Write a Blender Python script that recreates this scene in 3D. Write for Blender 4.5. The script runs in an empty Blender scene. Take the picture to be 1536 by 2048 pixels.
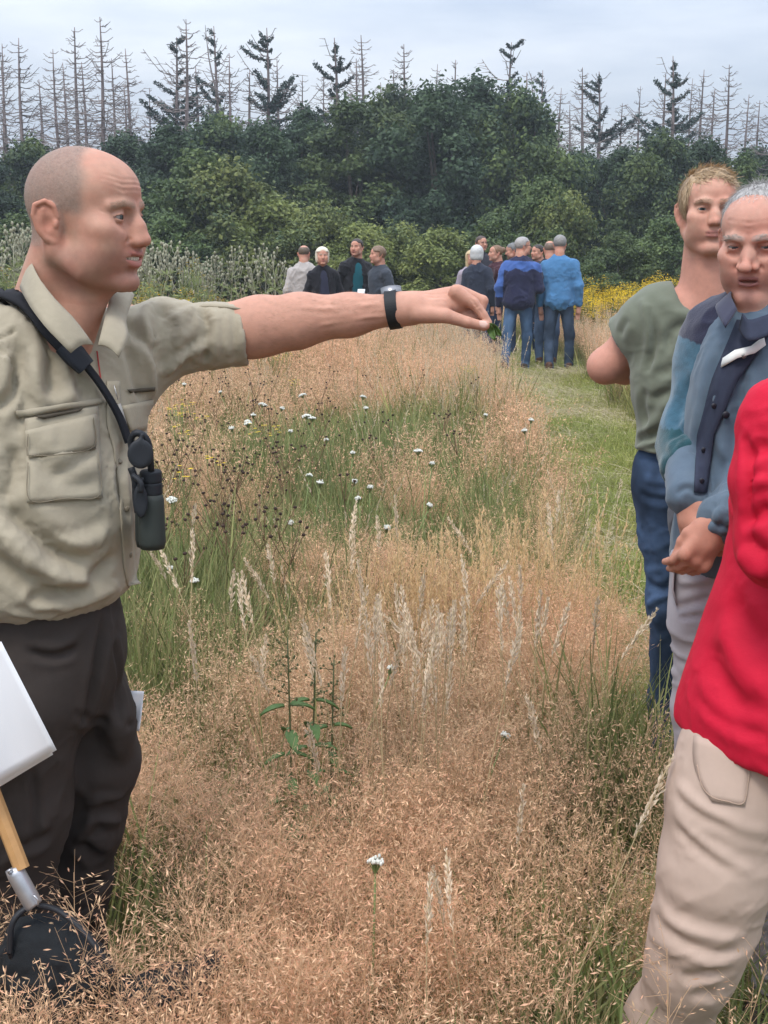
import bpy, math, random
import numpy as np
from mathutils import Matrix, Vector
def want(n): return True
rng = np.random.default_rng(7)
random.seed(7)
R = math.radians
scene = bpy.context.scene
COL = scene.collection
from concurrent.futures import ThreadPoolExecutor
POOL = ThreadPoolExecutor(4)

# ------------------------------------------------------------------ camera, sky, sun, exposure
CAM_H, F_PX, TILT = 1.6, 2600.0, R(11.29)
cam_d = bpy.data.cameras.new('camera')
cam = bpy.data.objects.new('camera', cam_d); COL.objects.link(cam)
cam.location = (0, 0, CAM_H); cam.rotation_euler = (R(90) - TILT, 0, 0)
cam_d.sensor_fit = 'VERTICAL'; cam_d.sensor_height = 24.0
cam_d.lens = 24.0 * F_PX / 2048; cam_d.clip_start = 0.05; cam_d.clip_end = 2000
scene.camera = cam
SUN_EL, SUN_AZ = R(58), R(-152)          # azimuth from +Y, clockwise
world = bpy.data.worlds.new('World'); scene.world = world; world.use_nodes = True
def build_world():
    nt = world.node_tree; nt.nodes.clear()
    N = nt.nodes.new; L = nt.links.new
    sky = N('ShaderNodeTexSky'); sky.sky_type = 'NISHITA'; sky.sun_disc = False
    sky.sun_elevation = SUN_EL; sky.sun_rotation = SUN_AZ
    sky.air_density = 1.0; sky.dust_density = 2.0; sky.ozone_density = 1.0
    tc = N('ShaderNodeTexCoord'); mp = N('ShaderNodeMapping'); mp.inputs['Scale'].default_value = (1.0, 1.0, 4.5)
    n1 = N('ShaderNodeTexNoise'); n1.inputs['Scale'].default_value = 2.6; n1.inputs['Detail'].default_value = 6; n1.inputs['Roughness'].default_value = 0.5
    rp = N('ShaderNodeValToRGB'); rp.color_ramp.elements[0].position = 0.33; rp.color_ramp.elements[1].position = 0.72
    cl = N('ShaderNodeValToRGB')   # cloud deck, grey blue undersides to pale breaks
    cl.color_ramp.elements[0].position = 0.36; cl.color_ramp.elements[0].color = (4.6, 5.25, 6.45, 1)
    cl.color_ramp.elements[1].position = 0.64; cl.color_ramp.elements[1].color = (6.9, 7.35, 8.05, 1)
    n2 = N('ShaderNodeTexNoise'); n2.inputs['Scale'].default_value = 3.2; n2.inputs['Detail'].default_value = 5; n2.inputs['Roughness'].default_value = 0.55
    mx = N('ShaderNodeMix'); mx.data_type = 'RGBA'
    fm = N('ShaderNodeMapRange'); fm.inputs['To Min'].default_value = 0.72; fm.inputs['To Max'].default_value = 0.95
    bg = N('ShaderNodeBackground'); bg.inputs['Strength'].default_value = 0.10
    out = N('ShaderNodeOutputWorld')
    L(tc.outputs['Generated'], mp.inputs['Vector']); L(mp.outputs[0], n1.inputs['Vector']); L(mp.outputs[0], n2.inputs['Vector'])
    L(n1.outputs['Fac'], rp.inputs[0]); L(rp.outputs['Color'], fm.inputs['Value'])
    L(n2.outputs['Fac'], cl.inputs[0])
    L(fm.outputs[0], mx.inputs[0]); L(sky.outputs[0], mx.inputs[6]); L(cl.outputs['Color'], mx.inputs[7])
    # an overcast deck is about three times as bright overhead as at the horizon
    sx = N('ShaderNodeSeparateXYZ'); L(tc.outputs['Generated'], sx.inputs[0])
    ma = N('ShaderNodeMath'); ma.operation = 'MAXIMUM'; ma.inputs[1].default_value = 0.0; L(sx.outputs['Z'], ma.inputs[0])
    mb = N('ShaderNodeMath'); mb.operation = 'MULTIPLY_ADD'; mb.inputs[1].default_value = 2.3; mb.inputs[2].default_value = 0.72; L(ma.outputs[0], mb.inputs[0])
    sc_ = N('ShaderNodeVectorMath'); sc_.operation = 'SCALE'; L(mx.outputs[2], sc_.inputs[0]); L(mb.outputs[0], sc_.inputs['Scale'])
    L(sc_.outputs[0], bg.inputs['Color']); L(bg.outputs[0], out.inputs['Surface'])
build_world()
sun_d = bpy.data.lights.new('sun', 'SUN'); sun_d.energy = 1.5; sun_d.angle = R(14); sun_d.color = (1.0, 0.95, 0.88)
sun = bpy.data.objects.new('sun', sun_d); COL.objects.link(sun)
_sd = Vector((math.cos(SUN_EL) * math.sin(SUN_AZ), math.cos(SUN_EL) * math.cos(SUN_AZ), math.sin(SUN_EL)))
sun.rotation_euler = (-_sd).to_track_quat('-Z', 'Y').to_euler(); sun.location = (0, 0, 30)
vs = scene.view_settings
vs.view_transform = 'Standard'; vs.look = 'None'; vs.gamma = 1.0; vs.use_curve_mapping = False; vs.exposure = 0.42
scene.cycles.max_bounces = 6; scene.cycles.diffuse_bounces = 3; scene.cycles.transparent_max_bounces = 8

# ------------------------------------------------------------------ small helpers
_ct, _st = math.cos(TILT), math.sin(TILT)
def ray(px, py):
    xc, yc = (px - 768) / F_PX, -(py - 1024) / F_PX
    d = np.array([xc, _ct + yc * _st, -_st + yc * _ct]); return d
def W(px, py, D):
    d = ray(px, py); return np.array([0, 0, CAM_H]) + d * (D / d[1])
V3 = lambda *a: np.array(a, float)
def unit(v): v = np.asarray(v, float); return v / (np.linalg.norm(v) + 1e-12)
def rotz(a): c, s = math.cos(a), math.sin(a); return np.array([[c, -s, 0], [s, c, 0], [0, 0, 1.0]])
def rotx(a): c, s = math.cos(a), math.sin(a); return np.array([[1, 0, 0], [0, c, -s], [0, s, c.real]])
def roty(a): c, s = math.cos(a), math.sin(a); return np.array([[c, 0, s], [0, 1, 0], [-s, 0, c]])
def frac_noise(P, seed=0, octaves=3):
    """cheap smooth value noise on points (N,3), 0..1"""
    P = np.asarray(P, float); tot = np.zeros(len(P)); amp = 1.0; den = 0
    for o in range(octaves):
        Q = P * (2 ** o) + seed * 17.31 + o * 5.7
        i = np.floor(Q).astype(np.int64); f = Q - i; f = f * f * (3 - 2 * f)
        v = 0
        for dx in (0, 1):
            for dy in (0, 1):
                for dz in (0, 1):
                    h = ((i[:, 0] + dx) * 374761393 + (i[:, 1] + dy) * 668265263 + (i[:, 2] + dz) * 2147483647 + seed * 1013904223) & 0x7fffffff
                    h = ((h ^ (h >> 13)) * 1274126177) & 0x7fffffff
                    r = ((h ^ (h >> 16)) & 0xffff) / 65535.0
                    w = (f[:, 0] if dx else 1 - f[:, 0]) * (f[:, 1] if dy else 1 - f[:, 1]) * (f[:, 2] if dz else 1 - f[:, 2])
                    v = v + w * r
        tot += amp * v; den += amp; amp *= 0.5
    return tot / den
def sstep(a, b, x): t = np.clip((x - a) / (b - a), 0, 1); return t * t * (3 - 2 * t)

def mesh_data(name, V, F, mat=None, col=None, smooth=True, mats=None, midx=None):
    """V (n,3); F list of arrays of equal-size faces (tri/quad index arrays)"""
    me = bpy.data.meshes.new(name)
    V = np.asarray(V, np.float32)
    if not isinstance(F, (list, tuple)): F = [F]
    F = [np.asarray(f, np.int32) for f in F if len(f)]
    nl = sum(f.size for f in F); npoly = sum(len(f) for f in F)
    me.vertices.add(len(V)); me.vertices.foreach_set('co', V.ravel())
    me.loops.add(nl); me.loops.foreach_set('vertex_index', np.concatenate([f.ravel() for f in F]))
    me.polygons.add(npoly)
    tot = np.concatenate([np.full(len(f), f.shape[1], np.int32) for f in F])
    st = np.concatenate([[0], np.cumsum(tot)[:-1]]).astype(np.int32)
    me.polygons.foreach_set('loop_start', st)
    me.polygons.foreach_set('use_smooth', np.full(npoly, bool(smooth)))
    if midx is not None: me.polygons.foreach_set('material_index', np.asarray(midx, np.int32))
    me.update(calc_edges=True)
    if col is not None:
        c = np.ones((len(V), 4), np.float32); c[:, :3] = col
        a = me.attributes.new('Col', 'FLOAT_COLOR', 'POINT'); a.data.foreach_set('color', c.ravel())
    for m in (mats or ([mat] if mat else [])): me.materials.append(m)
    me.validate()
    return me
def link(name, me, parent=None, loc=None):
    o = bpy.data.objects.new(name, me); COL.objects.link(o)
    if parent is not None: o.parent = parent
    if loc is not None: o.location = loc
    return o
def empty(name, loc, label=None, cat=None, group=None):
    e = bpy.data.objects.new(name, None); COL.objects.link(e); e.location = [float(v) for v in loc]
    e.empty_display_size = 0.1; tag(e, label, cat, group); return e
def tag(o, label=None, cat=None, group=None, kind=None):
    if label: o['label'] = label
    if cat: o['category'] = cat
    if group: o['group'] = group
    if kind: o['kind'] = kind
    return o
def abs_loc(o):
    p = np.zeros(3)
    while o is not None: p += np.array(o.location); o = o.parent
    return p
def part(name, V, F, mat, parent, col=None, smooth=True, **k):
    """mesh given in world coordinates, hung under parent (unrotated)"""
    off = abs_loc(parent) if parent is not None else np.zeros(3)
    return link(name, mesh_data(name, np.asarray(V) - off, F, mat, col, smooth, **k), parent)
def mesh_normals(V, F):
    N = np.zeros_like(V)
    for f in (F if isinstance(F, list) else [F]):
        if f.shape[1] == 4: n = np.cross(V[f[:, 2]] - V[f[:, 0]], V[f[:, 3]] - V[f[:, 1]])
        else: n = np.cross(V[f[:, 1]] - V[f[:, 0]], V[f[:, 2]] - V[f[:, 0]])
        for c in range(f.shape[1]):
            for a in range(3): N[:, a] += np.bincount(f[:, c], n[:, a], len(V))
    return N / (np.linalg.norm(N, axis=1, keepdims=True) + 1e-12)

# curves and simple solids
def spline(pts, n):
    pts = np.asarray(pts, float); m = len(pts)
    if m == 2: t = np.linspace(0, 1, n)[:, None]; return pts[0] * (1 - t) + pts[1] * t
    p = np.vstack([2 * pts[0] - pts[1], pts, 2 * pts[-1] - pts[-2]])
    t = np.linspace(0, m - 1 - 1e-9, n); i = t.astype(int); f = (t - i)[:, None]
    a, b, c, d = p[i], p[i + 1], p[i + 2], p[i + 3]
    return 0.5 * (2 * b + (c - a) * f + (2 * a - 5 * b + 4 * c - d) * f ** 2 + (3 * b - a - 3 * c + d) * f ** 3)
def tube(path, rad, n=8, cap=True):
    path = np.asarray(path, float); m = len(path); rad = np.broadcast_to(np.asarray(rad, float), (m,))
    T = np.gradient(path, axis=0); T /= np.linalg.norm(T, axis=1, keepdims=True) + 1e-12
    u = unit(np.cross(T[0], [0, 0, 1.0] if abs(T[0][2]) < 0.9 else [1.0, 0, 0])); V = []
    for i in range(m):
        u = unit(u - T[i] * (u @ T[i])); w = np.cross(T[i], u)
        a = np.arange(n) * 2 * math.pi / n
        V.append(path[i] + rad[i] * (np.cos(a)[:, None] * u + np.sin(a)[:, None] * w))
    V = np.vstack(V); i = np.arange(m - 1)[:, None] * n; j = np.arange(n)[None]; k = (j + 1) % n
    Fq = np.stack([i + j, i + k, i + n + k, i + n + j], -1).reshape(-1, 4)
    if cap:
        V = np.vstack([V, path[0], path[-1]]); a, b = m * n, m * n + 1; j = np.arange(n); k = (j + 1) % n
        Ft = np.vstack([np.stack([k, j, np.full(n, a)], -1), np.stack([(m - 1) * n + j, (m - 1) * n + k, np.full(n, b)], -1)])
        return V, [Fq, Ft]
    return V, [Fq]
def sheet(G, th):
    """G (m,n,3) grid -> closed thin slab of thickness th"""
    G = np.asarray(G, float); m, n, _ = G.shape
    du = np.gradient(G, axis=0); dv = np.gradient(G, axis=1)
    N = np.cross(du, dv); N /= np.linalg.norm(N, axis=2, keepdims=True) + 1e-12
    V = np.vstack([(G + N * th / 2).reshape(-1, 3), (G - N * th / 2).reshape(-1, 3)]); o = m * n
    i, j = np.meshgrid(np.arange(m - 1), np.arange(n - 1), indexing='ij'); a = (i * n + j).ravel()
    top = np.stack([a, a + n, a + n + 1, a + 1], -1); bot = np.stack([a + 1, a + n + 1, a + n, a], -1) + o
    e = [np.arange(n), (m - 1) * n + np.arange(n), np.arange(m) * n, np.arange(m) * n + n - 1]
    q = []
    for idx, fl in zip(e, (0, 1, 1, 0)):
        s = np.stack([idx[:-1], idx[1:], idx[1:] + o, idx[:-1] + o], -1); q.append(s[:, ::-1] if fl else s)
    return V, [np.vstack([top, bot] + q)]
def join(parts):
    V = []; by = {}; off = 0
    for v, fs in parts:
        V.append(v)
        for f in fs: by.setdefault(f.shape[1], []).append(f + off)
        off += len(v)
    return np.vstack(V), [np.vstack(x) for x in by.values()]
def ball(c, r, n=12, m=8):
    r = np.broadcast_to(np.asarray(r, float), (3,)); th = np.linspace(0, math.pi, m + 1)[1:-1]; ph = np.arange(n) * 2 * math.pi / n
    V = np.stack([np.outer(np.sin(th), np.cos(ph)), np.outer(np.sin(th), np.sin(ph)), np.outer(np.cos(th), np.ones(n))], -1).reshape(-1, 3)
    V = np.vstack([V, [0, 0, 1], [0, 0, -1]]); k = m - 1
    i = np.arange(k - 1)[:, None] * n; j = np.arange(n)[None]; q = (j + 1) % n
    Fq = np.stack([i + j, i + n + j, i + n + q, i + q], -1).reshape(-1, 4); j = np.arange(n); q = (j + 1) % n
    Ft = np.vstack([np.stack([np.full(n, k * n), j, q], -1), np.stack([np.full(n, k * n + 1), (k - 1) * n + q, (k - 1) * n + j], -1)])
    return V * r + np.asarray(c, float), [Fq, Ft]

# ------------------------------------------------------------------ signed distance modelling (surface nets)
def smin(a, b, k):
    if k <= 0: return np.minimum(a, b)
    h = np.maximum(k - np.abs(a - b), 0) / k; return np.minimum(a, b) - h * h * k * 0.25
def d_ell(P, c, r):
    q = P - c; k0 = np.sqrt(((q / r) ** 2).sum(1)); k1 = np.sqrt(((q / (r * r)) ** 2).sum(1))
    return k0 * (k0 - 1) / (k1 + 1e-9)
def d_cap(P, a, b, ra, rb):
    pa = P - a; ba = b - a; h = np.clip(pa @ ba / (ba @ ba + 1e-12), 0, 1)
    return np.sqrt(((pa - h[:, None] * ba) ** 2).sum(1)) - (ra + (rb - ra) * h)
class Frame:
    """local axes -> world: world = t + Rm @ local"""
    def __init__(s, t=(0, 0, 0), Rm=np.eye(3)): s.t = np.asarray(t, float); s.R = np.asarray(Rm, float)
    def w(s, *p): p = np.asarray(p[0] if len(p) == 1 else p, float); return s.t + p @ s.R.T
    def l(s, P): return (np.asarray(P) - s.t) @ s.R
class SDF:
    def __init__(s): s.p = []
    def add(s, fn, k=0.01, op=1): s.p.append((op, k, fn)); return s
    def E(s, c, r, k=0.01, op=1, fr=None, sym=False, rot=None):
        c = np.asarray(c, float); r = np.broadcast_to(np.asarray(r, float), (3,)).copy()
        def fn(P):
            Q = fr.l(P) if fr else P
            if sym: Q = Q.copy(); Q[:, 0] = np.abs(Q[:, 0])
            if rot is not None: return d_ell((Q - c) @ rot, np.zeros(3), r)
            return d_ell(Q, c, r)
        return s.add(fn, k, op)
    def C(s, pts, rad, k=0.01, op=1, fr=None, sym=False, sq=None, kk=0.0):
        """chain of capsules; sq scales local axes (flattening) before measuring"""
        pts = [np.asarray(p, float) for p in pts]; rad = list(np.broadcast_to(np.asarray(rad, float), (len(pts),)))
        def fn(P):
            Q = fr.l(P) if fr else P
            if sym: Q = Q.copy(); Q[:, 0] = np.abs(Q[:, 0])
            d = None
            for i in range(len(pts) - 1):
                if sq is not None: e = d_cap(Q * sq, pts[i] * sq, pts[i + 1] * sq, rad[i], rad[i + 1])
                else: e = d_cap(Q, pts[i], pts[i + 1], rad[i], rad[i + 1])
                d = e if d is None else smin(d, e, kk)
            return d
        return s.add(fn, k, op)
    def CC(s, pts, rad, cuts, k=0.03, kk=0.03):
        """capsule chain ended by planes: cuts = [(outward normal, point)]"""
        pts = [np.asarray(p, float) for p in pts]; cuts = [(unit(n), np.asarray(p, float)) for n, p in cuts]
        def fn(P):
            d = None
            for i in range(len(pts) - 1): e = d_cap(P, pts[i], pts[i + 1], rad[i], rad[i + 1]); d = e if d is None else smin(d, e, kk)
            for n, p in cuts: d = -smin(-d, -((P - p) @ n), 0.004)
            return d
        return s.add(fn, k, 1)
    def half(s, n, p, k=0.005, fr=None):
        """cut away the side that n points to"""
        n = unit(n); p = np.asarray(p, float)
        return s.add(lambda P: -(((fr.l(P) if fr else P) - p) @ n), k, -1)
    def ev(s, P, idx=None):
        d = None
        for i in (range(len(s.p)) if idx is None else idx):
            op, k, fn = s.p[i]; e = fn(P)
            if d is None: d = e if op > 0 else np.full(len(P), 1.0)
            elif op > 0: d = smin(d, e, k)
            else: d = -smin(-d, e, k)
        return d
    def mesh(s, lo, hi, h, B=24):
        lo = np.asarray(lo, float); hi = np.asarray(hi, float); nb = np.ceil((hi - lo) / (h * B)).astype(int)
        bi = np.stack(np.meshgrid(*[np.arange(n) for n in nb], indexing='ij'), -1).reshape(-1, 3)
        cen = lo + (bi + 0.5) * h * B; rad = h * B * 0.87; E = np.array([fn(cen) for _, _, fn in s.p])
        ops = np.array([p[0] for p in s.p]); ks = np.array([p[1] for p in s.p])
        d = s.ev(cen); keep = np.abs(d) < rad * 1.5 + ks.max() * 0.3
        mn = E[ops > 0].min(0); g = np.arange(B + 1)
        L = np.stack(np.meshgrid(g, g, g, indexing='ij'), -1).reshape(-1, 3); big = nb * B + 1
        ids, pos, quads = [], [], []
        gid = lambda c: (c[:, 0] * (big[1] + 2) + c[:, 1]) * (big[2] + 2) + c[:, 2]
        def block(b):
            use = [i for i in range(len(s.p)) if i == 0 or (ops[i] > 0 and E[i, b] < mn[b] + 2.6 * rad + ks[i]) or (ops[i] < 0 and E[i, b] < 1.6 * rad + ks[i])]
            base = bi[b] * B
            Fv = s.ev(lo + (base + L) * h, use).reshape(B + 1, B + 1, B + 1); S = Fv < 0
            if S.all() or not S.any(): return None
            c8 = sum(S[x:B + x, y:B + y, z:B + z].astype(np.int8) for x in (0, 1) for y in (0, 1) for z in (0, 1))
            A = np.argwhere((c8 > 0) & (c8 < 8)); acc = np.zeros((len(A), 3)); cnt = np.zeros(len(A))
            for ax in range(3):
                o1, o2 = [q for q in range(3) if q != ax]
                for u in (0, 1):
                    for v in (0, 1):
                        a = A.copy(); a[:, o1] += u; a[:, o2] += v; e = a.copy(); e[:, ax] += 1
                        fa, fb = Fv[tuple(a.T)], Fv[tuple(e.T)]; m = (fa < 0) != (fb < 0)
                        t = np.where(m, fa / np.where(m, fa - fb, 1), 0); p = (a - A).astype(float); p[:, ax] += t
                        acc[m] += p[m]; cnt[m] += 1
            ri = gid(base + A); rp_ = lo + (base + A + acc / cnt[:, None]) * h; rq = []
            for ax in range(3):
                o1, o2 = (ax + 1) % 3, (ax + 2) % 3
                s0 = S[:B, :B, :B]; sl = [slice(0, B)] * 3; sl[ax] = slice(1, B + 1); s1 = S[tuple(sl)]
                ed = np.argwhere(s0 != s1)
                if not len(ed): continue
                fl = s0[tuple(ed.T)]; g4 = []
                for u, v in ((-1, -1), (0, -1), (0, 0), (-1, 0)):
                    c = ed + base; c[:, o1] += u; c[:, o2] += v; g4.append(gid(c))
                q = np.stack(g4, -1); q[~fl] = q[~fl][:, ::-1]; rq.append(q)
            return ri, rp_, rq
        for r in POOL.map(block, np.nonzero(keep)[0]):
            if r is not None: ids.append(r[0]); pos.append(r[1]); quads += r[2]
        if not ids: return np.zeros((0, 3)), np.zeros((0, 4), int)
        ids = np.concatenate(ids); pos = np.vstack(pos); u, first = np.unique(ids, return_index=True); V = pos[first]
        Q = np.vstack(quads); k = np.searchsorted(u, Q); k = np.clip(k, 0, len(u) - 1); ok = (u[k] == Q).all(1)
        return V, k[ok]
    def hit(s, px, py, near=0.5, far=8.0, off=0.0):
        d = unit(ray(px, py)); t = near; o = np.array([0, 0, CAM_H])
        for _ in range(160):
            e = float(s.ev((o + d * t)[None])[0]) - off
            if e < 0.0004: break
            t += max(e * 0.7, 0.0004)
            if t > far: return None
        return o + d * t
    def grad(s, P, e=0.002):
        P = np.asarray(P, float); return np.stack([(s.ev(P + np.eye(3)[i] * e) - s.ev(P - np.eye(3)[i] * e)) for i in range(3)], -1) / (2 * e)
from mathutils.bvhtree import BVHTree
class MeshHit:
    """finds points on a finished (wrinkled) mesh under a pixel"""
    def __init__(s, V, F): s.t = BVHTree.FromPolygons([tuple(v) for v in V], [tuple(int(i) for i in f) for f in F])
    def _c(s, px, py): return s.t.ray_cast(Vector((0, 0, CAM_H)), Vector(unit(ray(px, py))))
    def hit(s, px, py, off=0.0, **k):
        p, n, i, d = s._c(px, py); return None if p is None else np.array(p) - unit(ray(px, py)) * off
    def normal(s, px, py):
        p, n, i, d = s._c(px, py); n = np.array(n); return n if n @ ray(px, py) < 0 else -n
def seg_dist(P, line):
    d = np.full(len(P), 9.0)
    for i in range(len(line) - 1):
        a, b = line[i], line[i + 1]; pa = P - a; ba = b - a; h = np.clip(pa @ ba / (ba @ ba + 1e-12), 0, 1)
        d = np.minimum(d, np.sqrt(((pa - h[:, None] * ba) ** 2).sum(1)))
    return d
def crease(V, N, line, width, amp, taper=True):
    """push a ridge (amp>0) or valley (amp<0) into points along a world polyline; a valley raises soft lips beside it"""
    line = np.asarray(line, float); lo, hi = line.min(0) - 3 * width, line.max(0) + 3 * width
    m = np.nonzero(((V > lo) & (V < hi)).all(1))[0]
    if not len(m): return V
    P = V[m]; d = seg_dist(P, line); w = np.exp(-(d / width) ** 2) - 0.35 * np.exp(-((d - 1.9 * width) / width) ** 2)
    if taper:
        L = np.linalg.norm(line[-1] - line[0]) + 1e-9; t = ((P - line[0]) @ unit(line[-1] - line[0])) / L
        w = w * np.clip(np.minimum(t + 0.12, 1.12 - t) * 4, 0, 1)
    V[m] += N[m] * (w * amp)[:, None]; return V

# ------------------------------------------------------------------ materials
MATS = {}
def mat(name, color=(0.5, 0.5, 0.5), rough=0.8, attr=False, noise=None, bump=None, spec=0.3, sheen=0, sss=0, metal=0, vary=None, transl=0, objrand=0, weave=None):
    """noise=(scale, amount) colour mottling; bump=[(scale, strength, distance)]; attr: colour from vertices; vary: second colour; transl: leaf light"""
    if name in MATS: return MATS[name]
    m = bpy.data.materials.new(name); m.use_nodes = True; nt = m.node_tree; N = nt.nodes.new; L = nt.links.new
    bs = nt.nodes['Principled BSDF']; out = nt.nodes['Material Output']
    bs.inputs['Roughness'].default_value = rough; bs.inputs['Specular IOR Level'].default_value = spec; bs.inputs['Metallic'].default_value = metal
    if sheen: bs.inputs['Sheen Weight'].default_value = sheen; bs.inputs['Sheen Roughness'].default_value = 0.6
    if sss:
        bs.inputs['Subsurface Weight'].default_value = sss; bs.inputs['Subsurface Radius'].default_value = (1.0, 0.35, 0.2); bs.inputs['Subsurface Scale'].default_value = 0.006
    tc = N('ShaderNodeTexCoord')
    if attr:
        a = N('ShaderNodeAttribute'); a.attribute_name = 'Col'; c = a.outputs['Color']
    else:
        r = N('ShaderNodeRGB'); r.outputs[0].default_value = (*color, 1); c = r.outputs[0]
    if vary is not None:
        n = N('ShaderNodeTexNoise'); n.inputs['Scale'].default_value = vary[1]; n.inputs['Detail'].default_value = 4; L(tc.outputs['Object'], n.inputs['Vector'])
        rp = N('ShaderNodeMapRange'); rp.inputs['From Min'].default_value = 0.35; rp.inputs['From Max'].default_value = 0.65; L(n.outputs['Fac'], rp.inputs['Value'])
        x = N('ShaderNodeMix'); x.data_type = 'RGBA'; L(rp.outputs[0], x.inputs[0]); L(c, x.inputs[6]); x.inputs[7].default_value = (*vary[0], 1); c = x.outputs[2]
    if noise is not None:
        n = N('ShaderNodeTexNoise'); n.inputs['Scale'].default_value = noise[0]; n.inputs['Detail'].default_value = 5; n.inputs['Roughness'].default_value = 0.65; L(tc.outputs['Object'], n.inputs['Vector'])
        rp = N('ShaderNodeMapRange'); rp.inputs['From Min'].default_value = 0.25; rp.inputs['From Max'].default_value = 0.75
        rp.inputs['To Min'].default_value = 1 - noise[1]; rp.inputs['To Max'].default_value = 1 + noise[1]; L(n.outputs['Fac'], rp.inputs['Value'])
        x = N('ShaderNodeVectorMath'); x.operation = 'SCALE'; L(c, x.inputs[0]); L(rp.outputs[0], x.inputs['Scale']); c = x.outputs[0]
    if objrand:
        oi = N('ShaderNodeObjectInfo'); rp = N('ShaderNodeMapRange'); rp.inputs['To Min'].default_value = 1 - objrand; rp.inputs['To Max'].default_value = 1 + objrand
        L(oi.outputs['Random'], rp.inputs['Value']); x = N('ShaderNodeVectorMath'); x.operation = 'SCALE'; L(c, x.inputs[0]); L(rp.outputs[0], x.inputs['Scale']); c = x.outputs[0]
    L(c, bs.inputs['Base Color']); nrm = None
    for sc, st, di in (bump or []):
        n = N('ShaderNodeTexNoise'); n.inputs['Scale'].default_value = sc; n.inputs['Detail'].default_value = 3; L(tc.outputs['Object'], n.inputs['Vector'])
        b = N('ShaderNodeBump'); b.inputs['Strength'].default_value = st; b.inputs['Distance'].default_value = di; L(n.outputs['Fac'], b.inputs['Height'])
        if nrm: L(nrm, b.inputs['Normal'])
        nrm = b.outputs[0]
    if nrm: L(nrm, bs.inputs['Normal'])
    if transl:
        t = N('ShaderNodeBsdfTranslucent'); L(c, t.inputs['Color']); x = N('ShaderNodeMixShader'); x.inputs[0].default_value = transl
        L(bs.outputs[0], x.inputs[1]); L(t.outputs[0], x.inputs[2]); L(x.outputs[0], out.inputs['Surface'])
    MATS[name] = m; return m
# ------------------------------------------------------------------ ground, path, wood
PATH_L = lambda y: np.interp(y, [0, 3.8, 4.8, 7.3, 10.3, 12, 17.5, 24, 30], [.80, .80, .80, 1.0, 1.14, 1.15, 1.2, .9, 0.2])
PATH_R = lambda y: np.interp(y, [0, 4, 7, 12, 15, 17.5, 24, 30], [2.1, 2.15, 2.25, 2.42, 2.40, 2.75, 2.4, 1.6])
def gz(x, y):
    x = np.asarray(x, float); y = np.asarray(y, float)
    b = 0.38 * np.exp(-((y - 14.2) / 2.6) ** 2) * sstep(0.9, -1.2, x); b = b + 0.12 * np.exp(-((y - 22) / 5) ** 2) * sstep(2.6, 5, x)
    n = frac_noise(np.stack([x * .5, y * .5, x * 0], -1).reshape(-1, 3), 5, 2).reshape(x.shape) - .5
    off = sstep(0.0, .5, np.minimum(np.abs(x - PATH_L(y) - .5) - .3, 9)); return b + .05 * n * off
def at_z(px, py, z):
    d = ray(px, py); t = (z - CAM_H) / d[2]; return V3(0, 0, CAM_H) + d * t
def build_ground():
    xs = np.unique(np.concatenate([np.linspace(-400, -12, 14), np.linspace(-12, 12, 97), np.linspace(12, 400, 14)])); ys = np.unique(np.concatenate([np.linspace(-300, -4, 10), np.linspace(-4, 34, 120), np.linspace(34, 600, 20)]))
    X, Y = np.meshgrid(xs, ys, indexing='ij'); Z = gz(X, Y); n, m = X.shape; V = np.stack([X, Y, Z], -1).reshape(-1, 3)
    i, j = np.meshgrid(np.arange(n - 1), np.arange(m - 1), indexing='ij'); a = (i * m + j).ravel(); F = np.stack([a, a + m, a + m + 1, a + 1], -1)
    tag(link('ground', mesh_data('ground', V, F, mat('soil_and_moss', (0.075, 0.062, 0.034), .95, noise=(4, .3), vary=((0.050, 0.065, 0.022), 1.3), bump=[(14, .8, .03)]))), kind='structure')
    ys = np.linspace(-3, 30, 120); G = np.zeros((9, len(ys), 3))
    for k in range(9):
        x = PATH_L(ys) + (PATH_R(ys) - PATH_L(ys)) * k / 8; G[k] = np.stack([x, ys, gz(x, ys) + .006 + .012 * np.sin(k / 8 * math.pi)], -1)
    n, m = 9, len(ys); i, j = np.meshgrid(np.arange(n - 1), np.arange(m - 1), indexing='ij'); a = (i * m + j).ravel()
    tag(link('path', mesh_data('path', G.reshape(-1, 3), np.stack([a, a + m, a + m + 1, a + 1], -1), mat('mown_path', (0.105, 0.125, 0.045), .95, noise=(9, .3), vary=((0.20, 0.165, 0.085), 2.2), bump=[(30, .8, .02)]))), kind='structure')
if want('set'): build_ground()

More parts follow.
